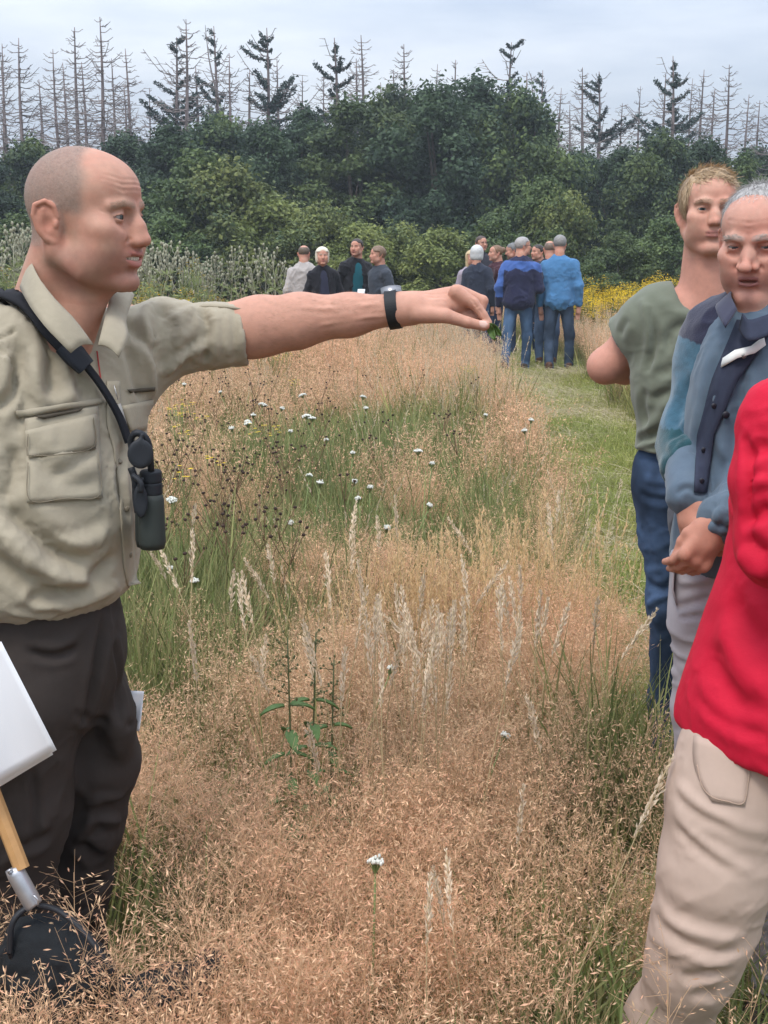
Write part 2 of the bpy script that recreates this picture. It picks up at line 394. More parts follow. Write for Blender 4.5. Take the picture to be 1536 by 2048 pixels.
def leaf_cloud(P, N, size, seed, aspect=1.6, tilt=.7):
    """one bent diamond leaf per point"""
    r = np.random.default_rng(seed); n = len(P); nn = N + r.normal(0, tilt, (n, 3)); nn /= np.linalg.norm(nn, axis=1, keepdims=True)
    a = np.cross(nn, r.normal(0, 1, (n, 3))); a /= np.linalg.norm(a, axis=1, keepdims=True) + 1e-9; b = np.cross(nn, a); s = (size * r.uniform(.6, 1.4, n))[:, None]
    V = np.stack([P - a * s * aspect / 2, P + b * s / 2 - nn * s * .12, P + a * s * aspect / 2, P - b * s / 2 - nn * s * .12], 1).reshape(-1, 3); i = np.arange(n)[:, None] * 4
    return V, np.hstack([i, i + 1, i + 2, i + 3])
def leafy(seed, h, w, nleaf, size, cols, base=.04, trunk_r=.12, lumps=60):
    """broadleaf tree or shrub: returns (trunk mesh data, crown mesh data) around the origin"""
    r = np.random.default_rng(seed); B = []
    for i in range(lumps):
        t = r.uniform(0, 1) ** .8; z = h * (base + (1 - base) * t * .93); prof = math.sin(math.pi * min(1, .18 + .80 * t)) ** .6; a = r.uniform(0, 6.283); q = w * prof * math.sqrt(r.uniform(.05, 1)) * .80
        B.append((q * math.cos(a), q * math.sin(a), z, r.uniform(.11, .24) * w * (1.1 - .4 * t)))
    B.append((0, 0, h * .93, .20 * w)); B = np.array(B); wt = B[:, 3] ** 2; k = r.choice(len(B), nleaf, p=wt / wt.sum()); d = r.normal(0, 1, (nleaf, 3)); d /= np.linalg.norm(d, axis=1, keepdims=True)
    rad = B[k, 3] * (1.12 - .75 * r.random(nleaf) ** 1.6) * (1 + 1.0 * (frac_noise(d * 3.2 + B[k, :3] * 3, seed, 3) - .5) * 2); P = B[k, :3] + d * rad[:, None] * V3(1, 1, .85); P = P + r.normal(0, .035 * w, P.shape); ok = P[:, 2] > .05; P = P[ok]; d = d[ok]; V, F = leaf_cloud(P, d + V3(0, 0, .5), size, seed + 1); c0 = np.array(cols); mixv = np.clip(frac_noise(P * 1.1, seed + 2, 2) * 1.6 - .3 + r.normal(0, .22, len(P)), 0, 1)[:, None]; c = c0[0] * (1 - mixv) + c0[1] * mixv
    c = c * (.8 + .4 * r.random((len(P), 1))); crown = mesh_data('crown', V, F, mat('leaves', attr=True, rough=.55, spec=.25, transl=.28, objrand=.18), np.repeat(c, 4, 0), smooth=False)
    tb = [tube(spline([(0, 0, 0), (.05 * w, 0, h * .35), (-.03 * w, .04 * w, h * .8)], 7), np.linspace(trunk_r, trunk_r * .25, 7), 7)]
    for i in range(9):
        b = B[r.integers(len(B))]; z0 = h * r.uniform(.12, .5); tb.append(tube(spline([(0, 0, z0), (b[0] * .4, b[1] * .4, (z0 + b[2]) / 2), b[:3]], 5), np.linspace(trunk_r * .45, trunk_r * .1, 5), 5))
    V, F = join(tb); return mesh_data('trunk', V, F, mat('bark', (.085, .07, .055), .95, bump=[(25, .8, .02)])), crown
def spruce(seed, h, kind):
    """kind: 'bare' dead spruce, 'half' with needles left on the upper boughs, 'fork' with a split top"""
    r = np.random.default_rng(seed); lean = r.normal(0, .028, 2); tb = []; Vn = []; tr = tube(np.array([(lean[0] * z, lean[1] * z + .03 * math.sin(z), z) for z in np.linspace(0, h, 14)]), .13 * (1 - np.linspace(0, 1, 14)) ** .8 + .014, 6); tops = [(0, 0, h)]
    z = h * .22; live = kind != 'bare'; P = []
    while z < h * .985:
        t = z / h; n = r.integers(2, 6)
        for i in range(n):
            if r.random() < (.18 if not live else .08): continue
            a = r.uniform(0, 6.283); L = (2.5 * (1 - t) ** .70 + .15) * r.uniform(.22, 1.25); L *= .95 if not live else r.uniform(.6, 1.35); d = V3(math.cos(a), math.sin(a), 0); up = r.uniform(.0, .35) + (.55 if live else .15) * t
            p0 = V3(lean[0] * z, lean[1] * z, z); pts = spline([p0, p0 + d * L * .5 + V3(0, 0, L * (up * .3 - .12)), p0 + d * L + V3(0, 0, L * up)], 5); tb.append(tube(pts, np.linspace(.030 * (1 - t) + .016, .011, 5), 3, False))
            for q in range(int(L * 6.5)):
                u = r.uniform(.25, 1); b = pts[min(3, int(u * 4))] * (1 - (u * 4) % 1) + pts[min(4, int(u * 4) + 1)] * ((u * 4) % 1); dd = unit(d + np.cross(d, V3(0, 0, 1)) * r.choice([-1, 1]) * r.uniform(.5, 1.2) + V3(0, 0, r.uniform(-.45, .35))); tb.append(tube(np.array([b, b + dd * L * r.uniform(.12, .32)]), [.013, .007], 3, False))
            if live and r.random() < .48:
                m = int(L * 190); u = r.uniform(.1, 1, m); b = pts[0] + (pts[-1] - pts[0]) * u[:, None] + V3(0, 0, -1) * (L * .10 * np.sin(u * 3.1))[:, None]; P.append(b + r.normal(0, 1, (m, 3)) * V3(.05, .05, .045) * (.6 + L * .3) + V3(0, 0, -.05))
        z += r.uniform(.08, .30) * (1.0 if not live else 1.15)
    if kind == 'fork': tb.append(tube(spline([(0, 0, h * .72), (.35, 0, h * .85), (.55, .1, h * .98)], 6), np.linspace(.05, .01, 6), 4)); 
    if kind == 'fork':
        for i in range(14): u = r.uniform(.2, 1); b = V3(.55 * u, .05, h * (.74 + .24 * u)); tb.append(tube(np.array([b, b + V3(r.normal(0, .4), r.normal(0, .4), r.uniform(.05, .3))]), [.018, .009], 3, False))
    V, F = join([tr]); trunk = mesh_data('trunk', V, F, mat('dead_bark', (.17, .135, .128), .95, noise=(3, .3), objrand=.25)); V, F = join(tb); br = mesh_data('bough', V, F, mat('dead_twigs', (.215, .185, .175), .95, objrand=.2)); nd = None
    if P:
        P = np.vstack(P); V, F = leaf_cloud(P, r.normal(0, 1, P.shape), .052, seed, 2.4, 1.0); c = np.repeat(V3(.044, .070, .062) * r.uniform(.6, 1.5, (len(P), 1)), 4, 0); nd = mesh_data('foliage', V, F, mat('needles', attr=True, rough=.6, spec=.2, transl=.1, objrand=.15), c, smooth=False)
    return trunk, br, nd
ORD = 'first second third fourth fifth sixth seventh eighth ninth tenth eleventh twelfth thirteenth fourteenth fifteenth sixteenth seventeenth eighteenth nineteenth twentieth twenty-first twenty-second twenty-third twenty-fourth twenty-fifth twenty-sixth'.split()
def build_wood():
    dark = [(.030, .056, .034), (.056, .092, .040)]; mid = [(.062, .100, .038), (.115, .155, .046)]; pale = [(.135, .175, .048), (.220, .245, .070)]
    Ts = [leafy(11, 6, 2.5, 40000, .080, dark), leafy(12, 6, 2.2, 36000, .080, dark, lumps=52), leafy(13, 6, 2.8, 42000, .085, [dark[0], mid[1]], lumps=66), leafy(14, 6, 2.0, 34000, .075, mid, lumps=46)]
    Ss = [leafy(21, 3, 1.7, 22000, .060, pale, .02, .05), leafy(22, 3, 1.9, 22000, .060, [mid[0], pale[1]], .02, .05, 48), leafy(23, 3, 1.6, 20000, .060, mid, .02, .05, 42)]
    def put(name, meshes, px, D, h, h0, label, cat, group, wid=1.0, seed=0):
        r = np.random.default_rng(seed + int(px) + int(D * 10)); x = W(px, 500, D)[0]; e = empty(name, (x, D, gz(x, D) - .05), label, cat, group); k = h / h0; e.rotation_euler = (0, 0, r.uniform(0, 6.28)); e.scale = (k * wid, k * wid, k)
        for m in meshes:
            if m is not None:
                o = link(m.name.split('.')[0], m, e)
                if m.name.startswith('bough'): o['kind'] = 'stuff'
        return e
    top = lambda y, D: CAM_H + (505 - y) / F_PX * D * 1.0 / (_ct + (1024 - y) / F_PX * _st) * 1.0
    # broadleaf trees, from the left to the right: pixel, distance, pixel height of the top, mesh, width
    L = [(-140, 40, 250, 0, 1.1), (-40, 38, 285, 1, 1.1), (70, 41, 272, 2, 1.0), (165, 39, 292, 3, 1.1), (255, 42, 262, 0, 1.0), (345, 38, 238, 1, 1.1), (440, 40, 222, 2, 1.0), (530, 38, 238, 0, 1.0), (612, 41, 208, 1, 1.0), (700, 39, 186, 3, 1.1), (790, 41, 166, 2, .95), (868, 38, 160, 0, 1.0), (950, 40, 143, 1, 1.1), (1030, 39, 168, 2, .85), (1085, 42, 245, 3, 1.0), (1160, 41, 300, 0, 1.0), (1240, 39, 285, 1, 1.0), (1320, 38, 262, 2, .9), (1400, 40, 272, 0, 1.0), (1480, 38, 300, 3, 1.0), (1570, 40, 330, 1, 1.1), (1680, 39, 280, 2, 1.1)]
    where = ['beyond the left edge', 'at the left edge', 'left of the shaved head', 'above the shaved head', 'above the forehead of the shaved man', 'right of the shaved head', 'behind the rolled sleeve', 'behind the man in beige grey jacket', 'behind the white blond woman', 'behind the teal sweater man', 'behind the slate jacket woman', 'left of the tallest crown', 'that stands tallest in the middle', 'behind the group on the path', 'beside the gap in the wood', 'in the gap under the spruces', 'between the group and the blond man', 'left of the blond man', 'behind the blond man', 'behind the grey haired older man', 'at the right edge', 'beyond the right edge']
    for i, (px, D, y, m, w) in enumerate(L): put('leafy_tree', Ts[m], px, D, top(y, D), 6.15, 'dark green broadleaf tree in the wood, ' + where[i], 'tree', 'broadleaf trees of the wood', w, i)
    # a darker second row closes the wood
    for i, px in enumerate(range(-330, 1950, 95)): put('understorey_tree', Ts[i % 3], px + (i * 37) % 40, 45 + (i * 13) % 5, (4.6 + (i * 7 % 5) * .28), 6.15, 'dense dark tree deep inside the wood behind the front row', 'tree', 'trees deep in the wood', 1.25, i)
    # shrubs in front
    Sh = [(-60, 31, 400, 1, 1.2), (40, 32, 425, 2, 1.2), (140, 31, 440, 0, 1.1), (250, 32, 430, 1, 1.2), (335, 31, 425, 2, 1.2), (400, 33, 300, 2, 1.0), (470, 32.5, 322, 1, 1.05), (545, 32, 395, 0, 1.2), (640, 31, 405, 1, 1.1), (720, 30, 440, 0, 1.1), (800, 31, 445, 1, 1.2), (880, 30, 452, 0, 1.2), (985, 31, 425, 2, 1.1), (1090, 33, 352, 2, .9), (1130, 32, 385, 1, .9), (1185, 27, 520, 2, 1.3), (1240, 30, 460, 2, 1.1), (1330, 31, 430, 2, 1.1), (1430, 31, 440, 2, 1.1), (1530, 31, 430, 1, 1.1)]
    w2 = ['at the left edge', 'behind the ear of the shaved man', 'behind the neck of the shaved man', 'behind the face of the shaved man', 'right of his chin', 'taller, above the thistles', 'rounded, left of the beige jacket', 'behind the beige jacket', 'behind the white blond woman', 'bright yellow green, behind the teal sweater', 'beside the slate jacket woman', 'between the two groups, yellow green', 'behind the glasses man', 'tall, above the bright blue jacket', 'pale, right of the bright blue jacket', 'low, beside the yellow flowers', 'right of the group on the path', 'left of the blond man', 'behind the blond man', 'at the right edge']
    for i, (px, D, y, m, w) in enumerate(Sh): put('shrub', Ss[m], px, D, top(y, D), 3.08, 'light green shrub edging the wood, ' + w2[i], 'shrub', 'shrubs along the edge of the wood', w, i)
    # spruces, dead and half dead
    SB = [spruce(31, 10, 'bare'), spruce(32, 10, 'bare'), spruce(33, 10, 'bare'), spruce(34, 10, 'fork'), spruce(35, 10, 'half'), spruce(36, 10, 'half'), spruce(37, 10, 'half')]
    SX = [(30, 118, 1), (98, 140, 0), (150, 118, 2), (240, 120, 0), (300, 150, 1), (402, 120, 2), (498, 135, 1), (565, 125, 0), (604, 130, 2), (650, 128, 1), (708, 118, 0), (765, 135, 2), (792, 120, 1), (866, 122, 2), (1040, 150, 0), (1135, 185, 2), (1232, 190, 1), (1268, 170, 0), (1365, 165, 2), (1412, 160, 0), (1470, 178, 1)]
    for i, (px, y, m) in enumerate(SX):
        D = 53 + (i * 5) % 6; put('dead_spruce', SB[m], px, D, top(y + (i * 29) % 40 - 6, D), 10.0, 'slender bare spruce in the rear row, %s from the left' % ORD[i], 'tree', 'spruces standing above the wood', .7 + .07 * ((i * 7) % 9), 70 + i)
    SP = [(-60, 70, 0), (12, 92, 1), (52, 80, 2), (130, 105, 0), (163, 58, 1), (186, 130, 2), (212, 40, 0), (262, 175, 1), (275, 102, 2), (345, 78, 4), (371, 46, 1), (446, 56, 3), (472, 112, 0), (538, 58, 5), (683, 84, 6), (733, 76, 2), (822, 94, 1), (905, 125, 0), (998, 92, 4), (1078, 142, 3), (1106, 180, 2), (1168, 140, 1), (1196, 145, 5), (1312, 150, 0), (1342, 118, 6), (1384, 145, 2), (1444, 136, 1), (1505, 204, 0), (1536, 188, 2), (1600, 160, 1)]
    look = {0: 'bare grey dead spruce', 1: 'thin bare dead spruce with drooping twigs', 2: 'sparse bare dead spruce', 3: 'dead spruce with a forked crown', 4: 'half dead spruce with dark needles left', 5: 'half dead spruce with upswept dark boughs', 6: 'broad half dead spruce with dark boughs'}
    for i, (px, y, m) in enumerate(SP):
        D = 46 + (i * 5) % 7; h = top(y, D)
        pl = 'standing at the far left edge' if i < 2 else 'standing at the far right edge' if i > 27 else ORD[i - 2] + ' of the tall spruces counted from the left'
        put('dead_spruce', SB[m], px, D, h, 10.0, look[m] + ', ' + pl, 'tree', 'spruces standing above the wood', 1.0 if m < 4 else 1.15, i)
if want('set'): build_wood()
# ------------------------------------------------------------------ meadow: clumps scattered as stuff
def tint_mat(name, rough=.75, transl=.38):
    if name in MATS: return MATS[name]
    m = mat(name, attr=True, rough=rough, spec=.2, transl=transl); nt = m.node_tree; N = nt.nodes.new; L = nt.links.new
    a = N('ShaderNodeAttribute'); a.attribute_type = 'INSTANCER'; a.attribute_name = 'tint'; x = N('ShaderNodeMix'); x.data_type = 'RGBA'; x.blend_type = 'MULTIPLY'; x.inputs[0].default_value = 1
    src = [n for n in nt.nodes if n.type == 'ATTRIBUTE' and n.attribute_name == 'Col'][0]; outs = [l.to_socket for l in src.outputs['Color'].links]; L(src.outputs['Color'], x.inputs[6]); L(a.outputs['Color'], x.inputs[7])
    for o in outs: L(x.outputs[2], o)
    return m
class Rib:
    def __init__(s): s.V = []; s.Q = []; s.T = []; s.C = []; s.n = 0
    def ribbons(s, P, side, w, col):
        """P (n,k,3) centre lines, side (n,3), w (n,k) widths, col (n,3) or (n,k,3)"""
        n, k, _ = P.shape; V = np.zeros((n, k, 2, 3)); V[:, :, 0] = P - side[:, None] * w[..., None] / 2; V[:, :, 1] = P + side[:, None] * w[..., None] / 2
        b = (np.arange(n) * k * 2)[:, None] + s.n; q = np.concatenate([b + np.array([2 * i, 2 * i + 1, 2 * i + 3, 2 * i + 2])[None] for i in range(k - 1)])
        c = col[:, None] if col.ndim == 2 else col; c = np.broadcast_to(c[:, :, None], (n, k, 2, 3)); s.V.append(V.reshape(-1, 3)); s.C.append(c.reshape(-1, 3)); s.Q.append(q); s.n += n * k * 2
    def flakes(s, P, ax, sd, ln, w, col):
        V = np.stack([P, P + ax * ln[:, None] * .5 + sd * w[:, None] / 2, P + ax * ln[:, None], P + ax * ln[:, None] * .5 - sd * w[:, None] / 2], 1); b = (np.arange(len(P)) * 4)[:, None] + s.n
        s.V.append(V.reshape(-1, 3)); s.C.append(np.repeat(col, 4, 0)); s.Q.append(b + np.arange(4)[None]); s.n += len(P) * 4
    def data(s, name, m): return mesh_data(name, np.vstack(s.V), np.vstack(s.Q), m, np.vstack(s.C), smooth=False)
def rnd_unit(r, n): d = r.normal(0, 1, (n, 3)); return d / np.linalg.norm(d, axis=1, keepdims=True)
def stalks(r, n, rad, h0, h1, lean, k=5, curve=.12):
    a = r.uniform(0, 6.283, n); q = rad * np.sqrt(r.random(n)); base = np.stack([q * np.cos(a), q * np.sin(a), 0 * q], -1); h = r.uniform(h0, h1, n); b = r.uniform(0, 6.283, n); ld = np.stack([np.cos(b), np.sin(b), 0 * b], -1) * (lean * r.random(n) ** .7)[:, None]
    t = np.linspace(0, 1, k)[None, :, None]; P = base[:, None] + ld[:, None] * h[:, None, None] * (t * .55 + t ** 2 * (.45 + curve)) + V3(0, 0, 1) * h[:, None, None] * (t - .06 * t ** 3); sd = np.cross(ld + r.normal(0, .05, (n, 3)), V3(0, 0, 1)); sd /= np.linalg.norm(sd, axis=1, keepdims=True); return P, sd, h
def bent_clump(seed, lod=1.0):
    """common bent: wiry stems carrying a wide cloud of small russet spikelets"""
    r = np.random.default_rng(seed); g = Rib(); n = int(15 * (1 if lod > .5 else .8)); P, sd, h = stalks(r, n, .15, .40, .62, .30); wS = .0014 if lod > .5 else .003
    cs = V3(.58, .39, .24) * r.uniform(.75, 1.2, (n, 1)); cc = np.linspace(0, 1, 5)[None, :, None]; col = V3(.15, .165, .055) * (1 - cc) + cs[:, None] * cc; g.ribbons(P, sd, np.tile(np.linspace(1.5, .6, 5) * wS, (n, 1)), col)
    for i in range(n):
        nb = int((36 if lod > .5 else 15)); t = r.uniform(.50, 1.0, nb); ii = np.clip((t * 4).astype(int), 0, 3); f = t * 4 - ii; b = P[i, ii] * (1 - f)[:, None] + P[i, ii + 1] * f[:, None]
        a = r.uniform(0, 6.283, nb); L = (.020 + .075 * np.sin((t - .45) / .55 * 2.7)) * r.uniform(.5, 1.1, nb); d = np.stack([np.cos(a), np.sin(a), r.uniform(.25, 1.3, nb)], -1); d /= np.linalg.norm(d, axis=1, keepdims=True)
        if lod > .5: g.ribbons(np.stack([b, b + d * L[:, None]], 1), np.cross(d, V3(.3, .2, .9)), np.full((nb, 2), .0008), np.tile(cs[i] * .9, (nb, 1)))
        m = 3 if lod > .5 else 2; k = np.repeat(np.arange(nb), m); u = r.uniform(.45, 1.0, len(k)); p = b[k] + d[k] * (L[k] * u)[:, None] + r.normal(0, .006, (len(k), 3)); ax = d[k] + rnd_unit(r, len(k)) * .9; ax /= np.linalg.norm(ax, axis=1, keepdims=True); s2 = np.cross(ax, rnd_unit(r, len(k))); s2 /= np.linalg.norm(s2, axis=1, keepdims=True)
        mixc = r.random((len(k), 1)); c = (V3(.68, .395, .265) * mixc + V3(.80, .59, .38) * (1 - mixc)) * r.uniform(.65, 1.25, (len(k), 1)); sz = 1 if lod > .5 else 1.75; g.flakes(p, ax, s2, r.uniform(.007, .014, len(k)) * sz, r.uniform(.0016, .0030, len(k)) * sz, c)
    nb = 14; P, sd, h = stalks(r, nb, .14, .18, .42, .8); g.ribbons(P, sd, np.tile(np.array([1, 1, .85, .6, .1]) * .0035, (nb, 1)), V3(.155, .195, .060) * r.uniform(.6, 1.4, (nb, 1)))
    return g.data('bent_grass_clump', tint_mat('bent_grass'))
def blade_clump(seed, h0, h1, n, w, c0, c1, rad=.13, lean=.7):
    r = np.random.default_rng(seed); g = Rib(); P, sd, h = stalks(r, n, rad, h0, h1, lean, 6, .35); m = r.random((n, 1)); c = (np.array(c0) * (1 - m) + np.array(c1) * m) * r.uniform(.7, 1.25, (n, 1)); g.ribbons(P, sd, np.tile(np.array([.8, 1, 1, .85, .55, .06]) * w, (n, 1)) * r.uniform(.6, 1.3, (n, 1)), c); return g.data('green_grass_clump', tint_mat('green_grass'))
def straw_clump(seed, n=9, h0=.55, h1=.85, w=1.0):
    r = np.random.default_rng(seed); g = Rib(); P, sd, h = stalks(r, n, .14, h0, h1, .28); c = V3(.52, .41, .25) * r.uniform(.75, 1.2, (n, 1)); g.ribbons(P, sd, np.tile(np.linspace(1.2, .7, 5) * .0020 * w, (n, 1)), c)
    for i in range(n):
        m = 26; t = r.uniform(.80, 1.0, m); f = t * 4 - 3; b = P[i, 3] * (1 - f)[:, None] + P[i, 4] * f[:, None]; ax = unit(P[i, 4] - P[i, 3])[None] + rnd_unit(r, m) * .40; ax /= np.linalg.norm(ax, axis=1, keepdims=True); s2 = np.cross(ax, rnd_unit(r, m)); s2 /= np.linalg.norm(s2, axis=1, keepdims=True); g.flakes(b, ax, s2, r.uniform(.012, .022, m), r.uniform(.0025, .005, m) * w, V3(.66, .54, .38) * r.uniform(.75, 1.15, (m, 1)))
    nb = 10; P, sd, h = stalks(r, nb, .12, .18, .42, .8); g.ribbons(P, sd, np.tile(np.array([1, 1, .8, .6, .1]) * .0045, (nb, 1)), V3(.20, .20, .075) * r.uniform(.6, 1.3, (nb, 1))); return g.data('straw_grass_clump', tint_mat('straw_grass'))
def hay_clump(seed):
    r = np.random.default_rng(seed); g = Rib(); n = 34; a = r.uniform(0, 6.283, n); p = np.stack([r.uniform(-.16, .16, n), r.uniform(-.16, .16, n), r.uniform(.012, .05, n)], -1); d = np.stack([np.cos(a), np.sin(a), r.normal(0, .18, n)], -1); L = r.uniform(.06, .22, n); k = np.stack([p, p + d * L[:, None] * .5 + V3(0, 0, .012), p + d * L[:, None]], 1); k[..., 2] = np.maximum(k[..., 2], .008); g.ribbons(k, np.cross(d, V3(0, 0, 1)) * .8 + V3(0, 0, .3), np.full((n, 3), .0032), V3(.50, .43, .28) * r.uniform(.6, 1.25, (n, 1))); return g.data('hay_clump', tint_mat('hay'))
def ragwort_clump(seed):
    r = np.random.default_rng(seed); g = Rib(); n = 9; P, sd, h = stalks(r, n, .16, .55, .85, .2); g.ribbons(P, sd, np.full((n, 5), .005), np.tile(V3(.12, .15, .05), (n, 1)))
    for i in range(n):
        m = 26; b = P[i, 4] + np.stack([r.normal(0, .05, m), r.normal(0, .05, m), r.normal(0, .025, m)], -1); ax = rnd_unit(r, m) * V3(1, 1, .4); ax /= np.linalg.norm(ax, axis=1, keepdims=True); g.flakes(b, ax, np.cross(ax, V3(.1, .1, 1)), r.uniform(.018, .032, m), r.uniform(.016, .028, m), V3(.72, .50, .025) * r.uniform(.7, 1.1, (m, 1)))
        m = 22; t = r.uniform(.1, .85, m); b = P[i, 0] + (P[i, 4] - P[i, 0]) * t[:, None]; ax = rnd_unit(r, m) * V3(1, 1, .5); ax /= np.linalg.norm(ax, axis=1, keepdims=True); g.flakes(b, ax, np.cross(ax, rnd_unit(r, m)), r.uniform(.05, .10, m), r.uniform(.012, .025, m), V3(.11, .15, .045) * r.uniform(.6, 1.4, (m, 1)))
    return g.data('ragwort_clump', tint_mat('ragwort'))
def scatter(name, protos, pos, rot, sc, tint, label_kind='stuff', seed=0):
    """one stuff object whose points carry instanced clumps"""
    me = bpy.data.meshes.new(name); n = len(pos); me.vertices.add(n); me.vertices.foreach_set('co', np.asarray(pos, np.float32).ravel())
    r = np.random.default_rng(seed); A = lambda nm, ty, v, fld='value': me.attributes.new(nm, ty, 'POINT').data.foreach_set(fld, np.asarray(v).ravel())
    A('rot', 'FLOAT_VECTOR', np.asarray(rot, np.float32), 'vector'); A('sc', 'FLOAT_VECTOR', np.asarray(sc, np.float32), 'vector'); A('pick', 'INT', r.integers(0, len(protos), n).astype(np.int32)); t4 = np.ones((n, 4), np.float32); t4[:, :3] = tint; A('tint', 'FLOAT_COLOR', t4, 'color'); me.update()
    o = link(name, me); tag(o, kind='stuff'); pc = bpy.data.collections.new(name + '_clumps')
    for i, p in enumerate(protos): pc.objects.link(bpy.data.objects.new('%s_clump_%02d' % (name, i), p))
    ng = bpy.data.node_groups.new(name, 'GeometryNodeTree'); ng.interface.new_socket('Geometry', in_out='INPUT', socket_type='NodeSocketGeometry'); ng.interface.new_socket('Geometry', in_out='OUTPUT', socket_type='NodeSocketGeometry'); N = ng.nodes.new; L = ng.links.new
    gi, go = N('NodeGroupInput'), N('NodeGroupOutput'); ip = N('GeometryNodeInstanceOnPoints'); ci = N('GeometryNodeCollectionInfo'); ci.inputs['Collection'].default_value = pc; ci.inputs['Separate Children'].default_value = True; ip.inputs['Pick Instance'].default_value = True
    def na(nm, ty): a = N('GeometryNodeInputNamedAttribute'); a.data_type = ty; a.inputs['Name'].default_value = nm; return a.outputs['Attribute']
    L(gi.outputs[0], ip.inputs['Points']); L(ci.outputs[0], ip.inputs['Instance']); L(na('pick', 'INT'), ip.inputs['Instance Index']); e2r = N('FunctionNodeEulerToRotation'); L(na('rot', 'FLOAT_VECTOR'), e2r.inputs[0]); L(e2r.outputs[0], ip.inputs['Rotation']); L(na('sc', 'FLOAT_VECTOR'), ip.inputs['Scale']); L(ip.outputs[0], go.inputs[0])
    o.modifiers.new('scatter', 'NODES').node_group = ng; return o
def meadow_points(r, dens, y0, y1, margin=.6, side=1.0):
    """random points in the view wedge (plus a margin), density per square metre"""
    w1 = .34 * y1 + margin + 1.2; n = int(dens * (y1 - y0) * 2 * w1); x = r.uniform(-w1, w1, n); y = r.uniform(y0, y1, n); k = np.abs(x) < .34 * y + margin + side; return x[k], y[k]
GREEN = [(-.70, 4.7, .62, 1.0), (-.60, 3.9, .42, .55), (.62, 3.25, .26, .35), (.40, 2.15, .30, .35), (-.45, 7.4, .55, .9), (.45, 9.6, .40, .8), (-.25, 2.85, .16, .30), (-1.2, 9.0, .5, .7), (-.42, 3.3, .2, .3), (-.55, 2.5, .18, .25), (.05, 5.6, .25, .4), (.55, 6.6, .25, .4), (-.2, 3.9, .14, .2)]
def greenness(x, y):
    g = np.zeros_like(x)
    for cx, cy, rx, ry in GREEN: g = np.maximum(g, 1.15 * np.exp(-(((x - cx) / rx) ** 2 + ((y - cy) / ry) ** 2)))
    n = frac_noise(np.stack([x * 1.3, y * .8, 0 * x], -1), 21, 3); return np.clip(g + .9 * (sstep(.48, .66, n)), 0, 1)
BODY = [(-.58, 2.2, .30), (1.0, 2.0, .0), (.78, 2.55, .22), (.85, 3.5, .22)]
def free(x, y, path=True, pad=0.0):
    k = np.ones(len(x), bool)
    for bx, by, br in BODY: k &= (x - bx) ** 2 + (y - by) ** 2 > (br + pad) ** 2
    if path: k &= ~((x > PATH_L(y) - .02 + .10 * (frac_noise(np.stack([y * 2, y * 0, y * 0], -1), 3) - .5)) & (x < PATH_R(y) + .15 * (frac_noise(np.stack([y * 1.5, y * 0 + 4, y * 0], -1), 3) - .5)))
    return k
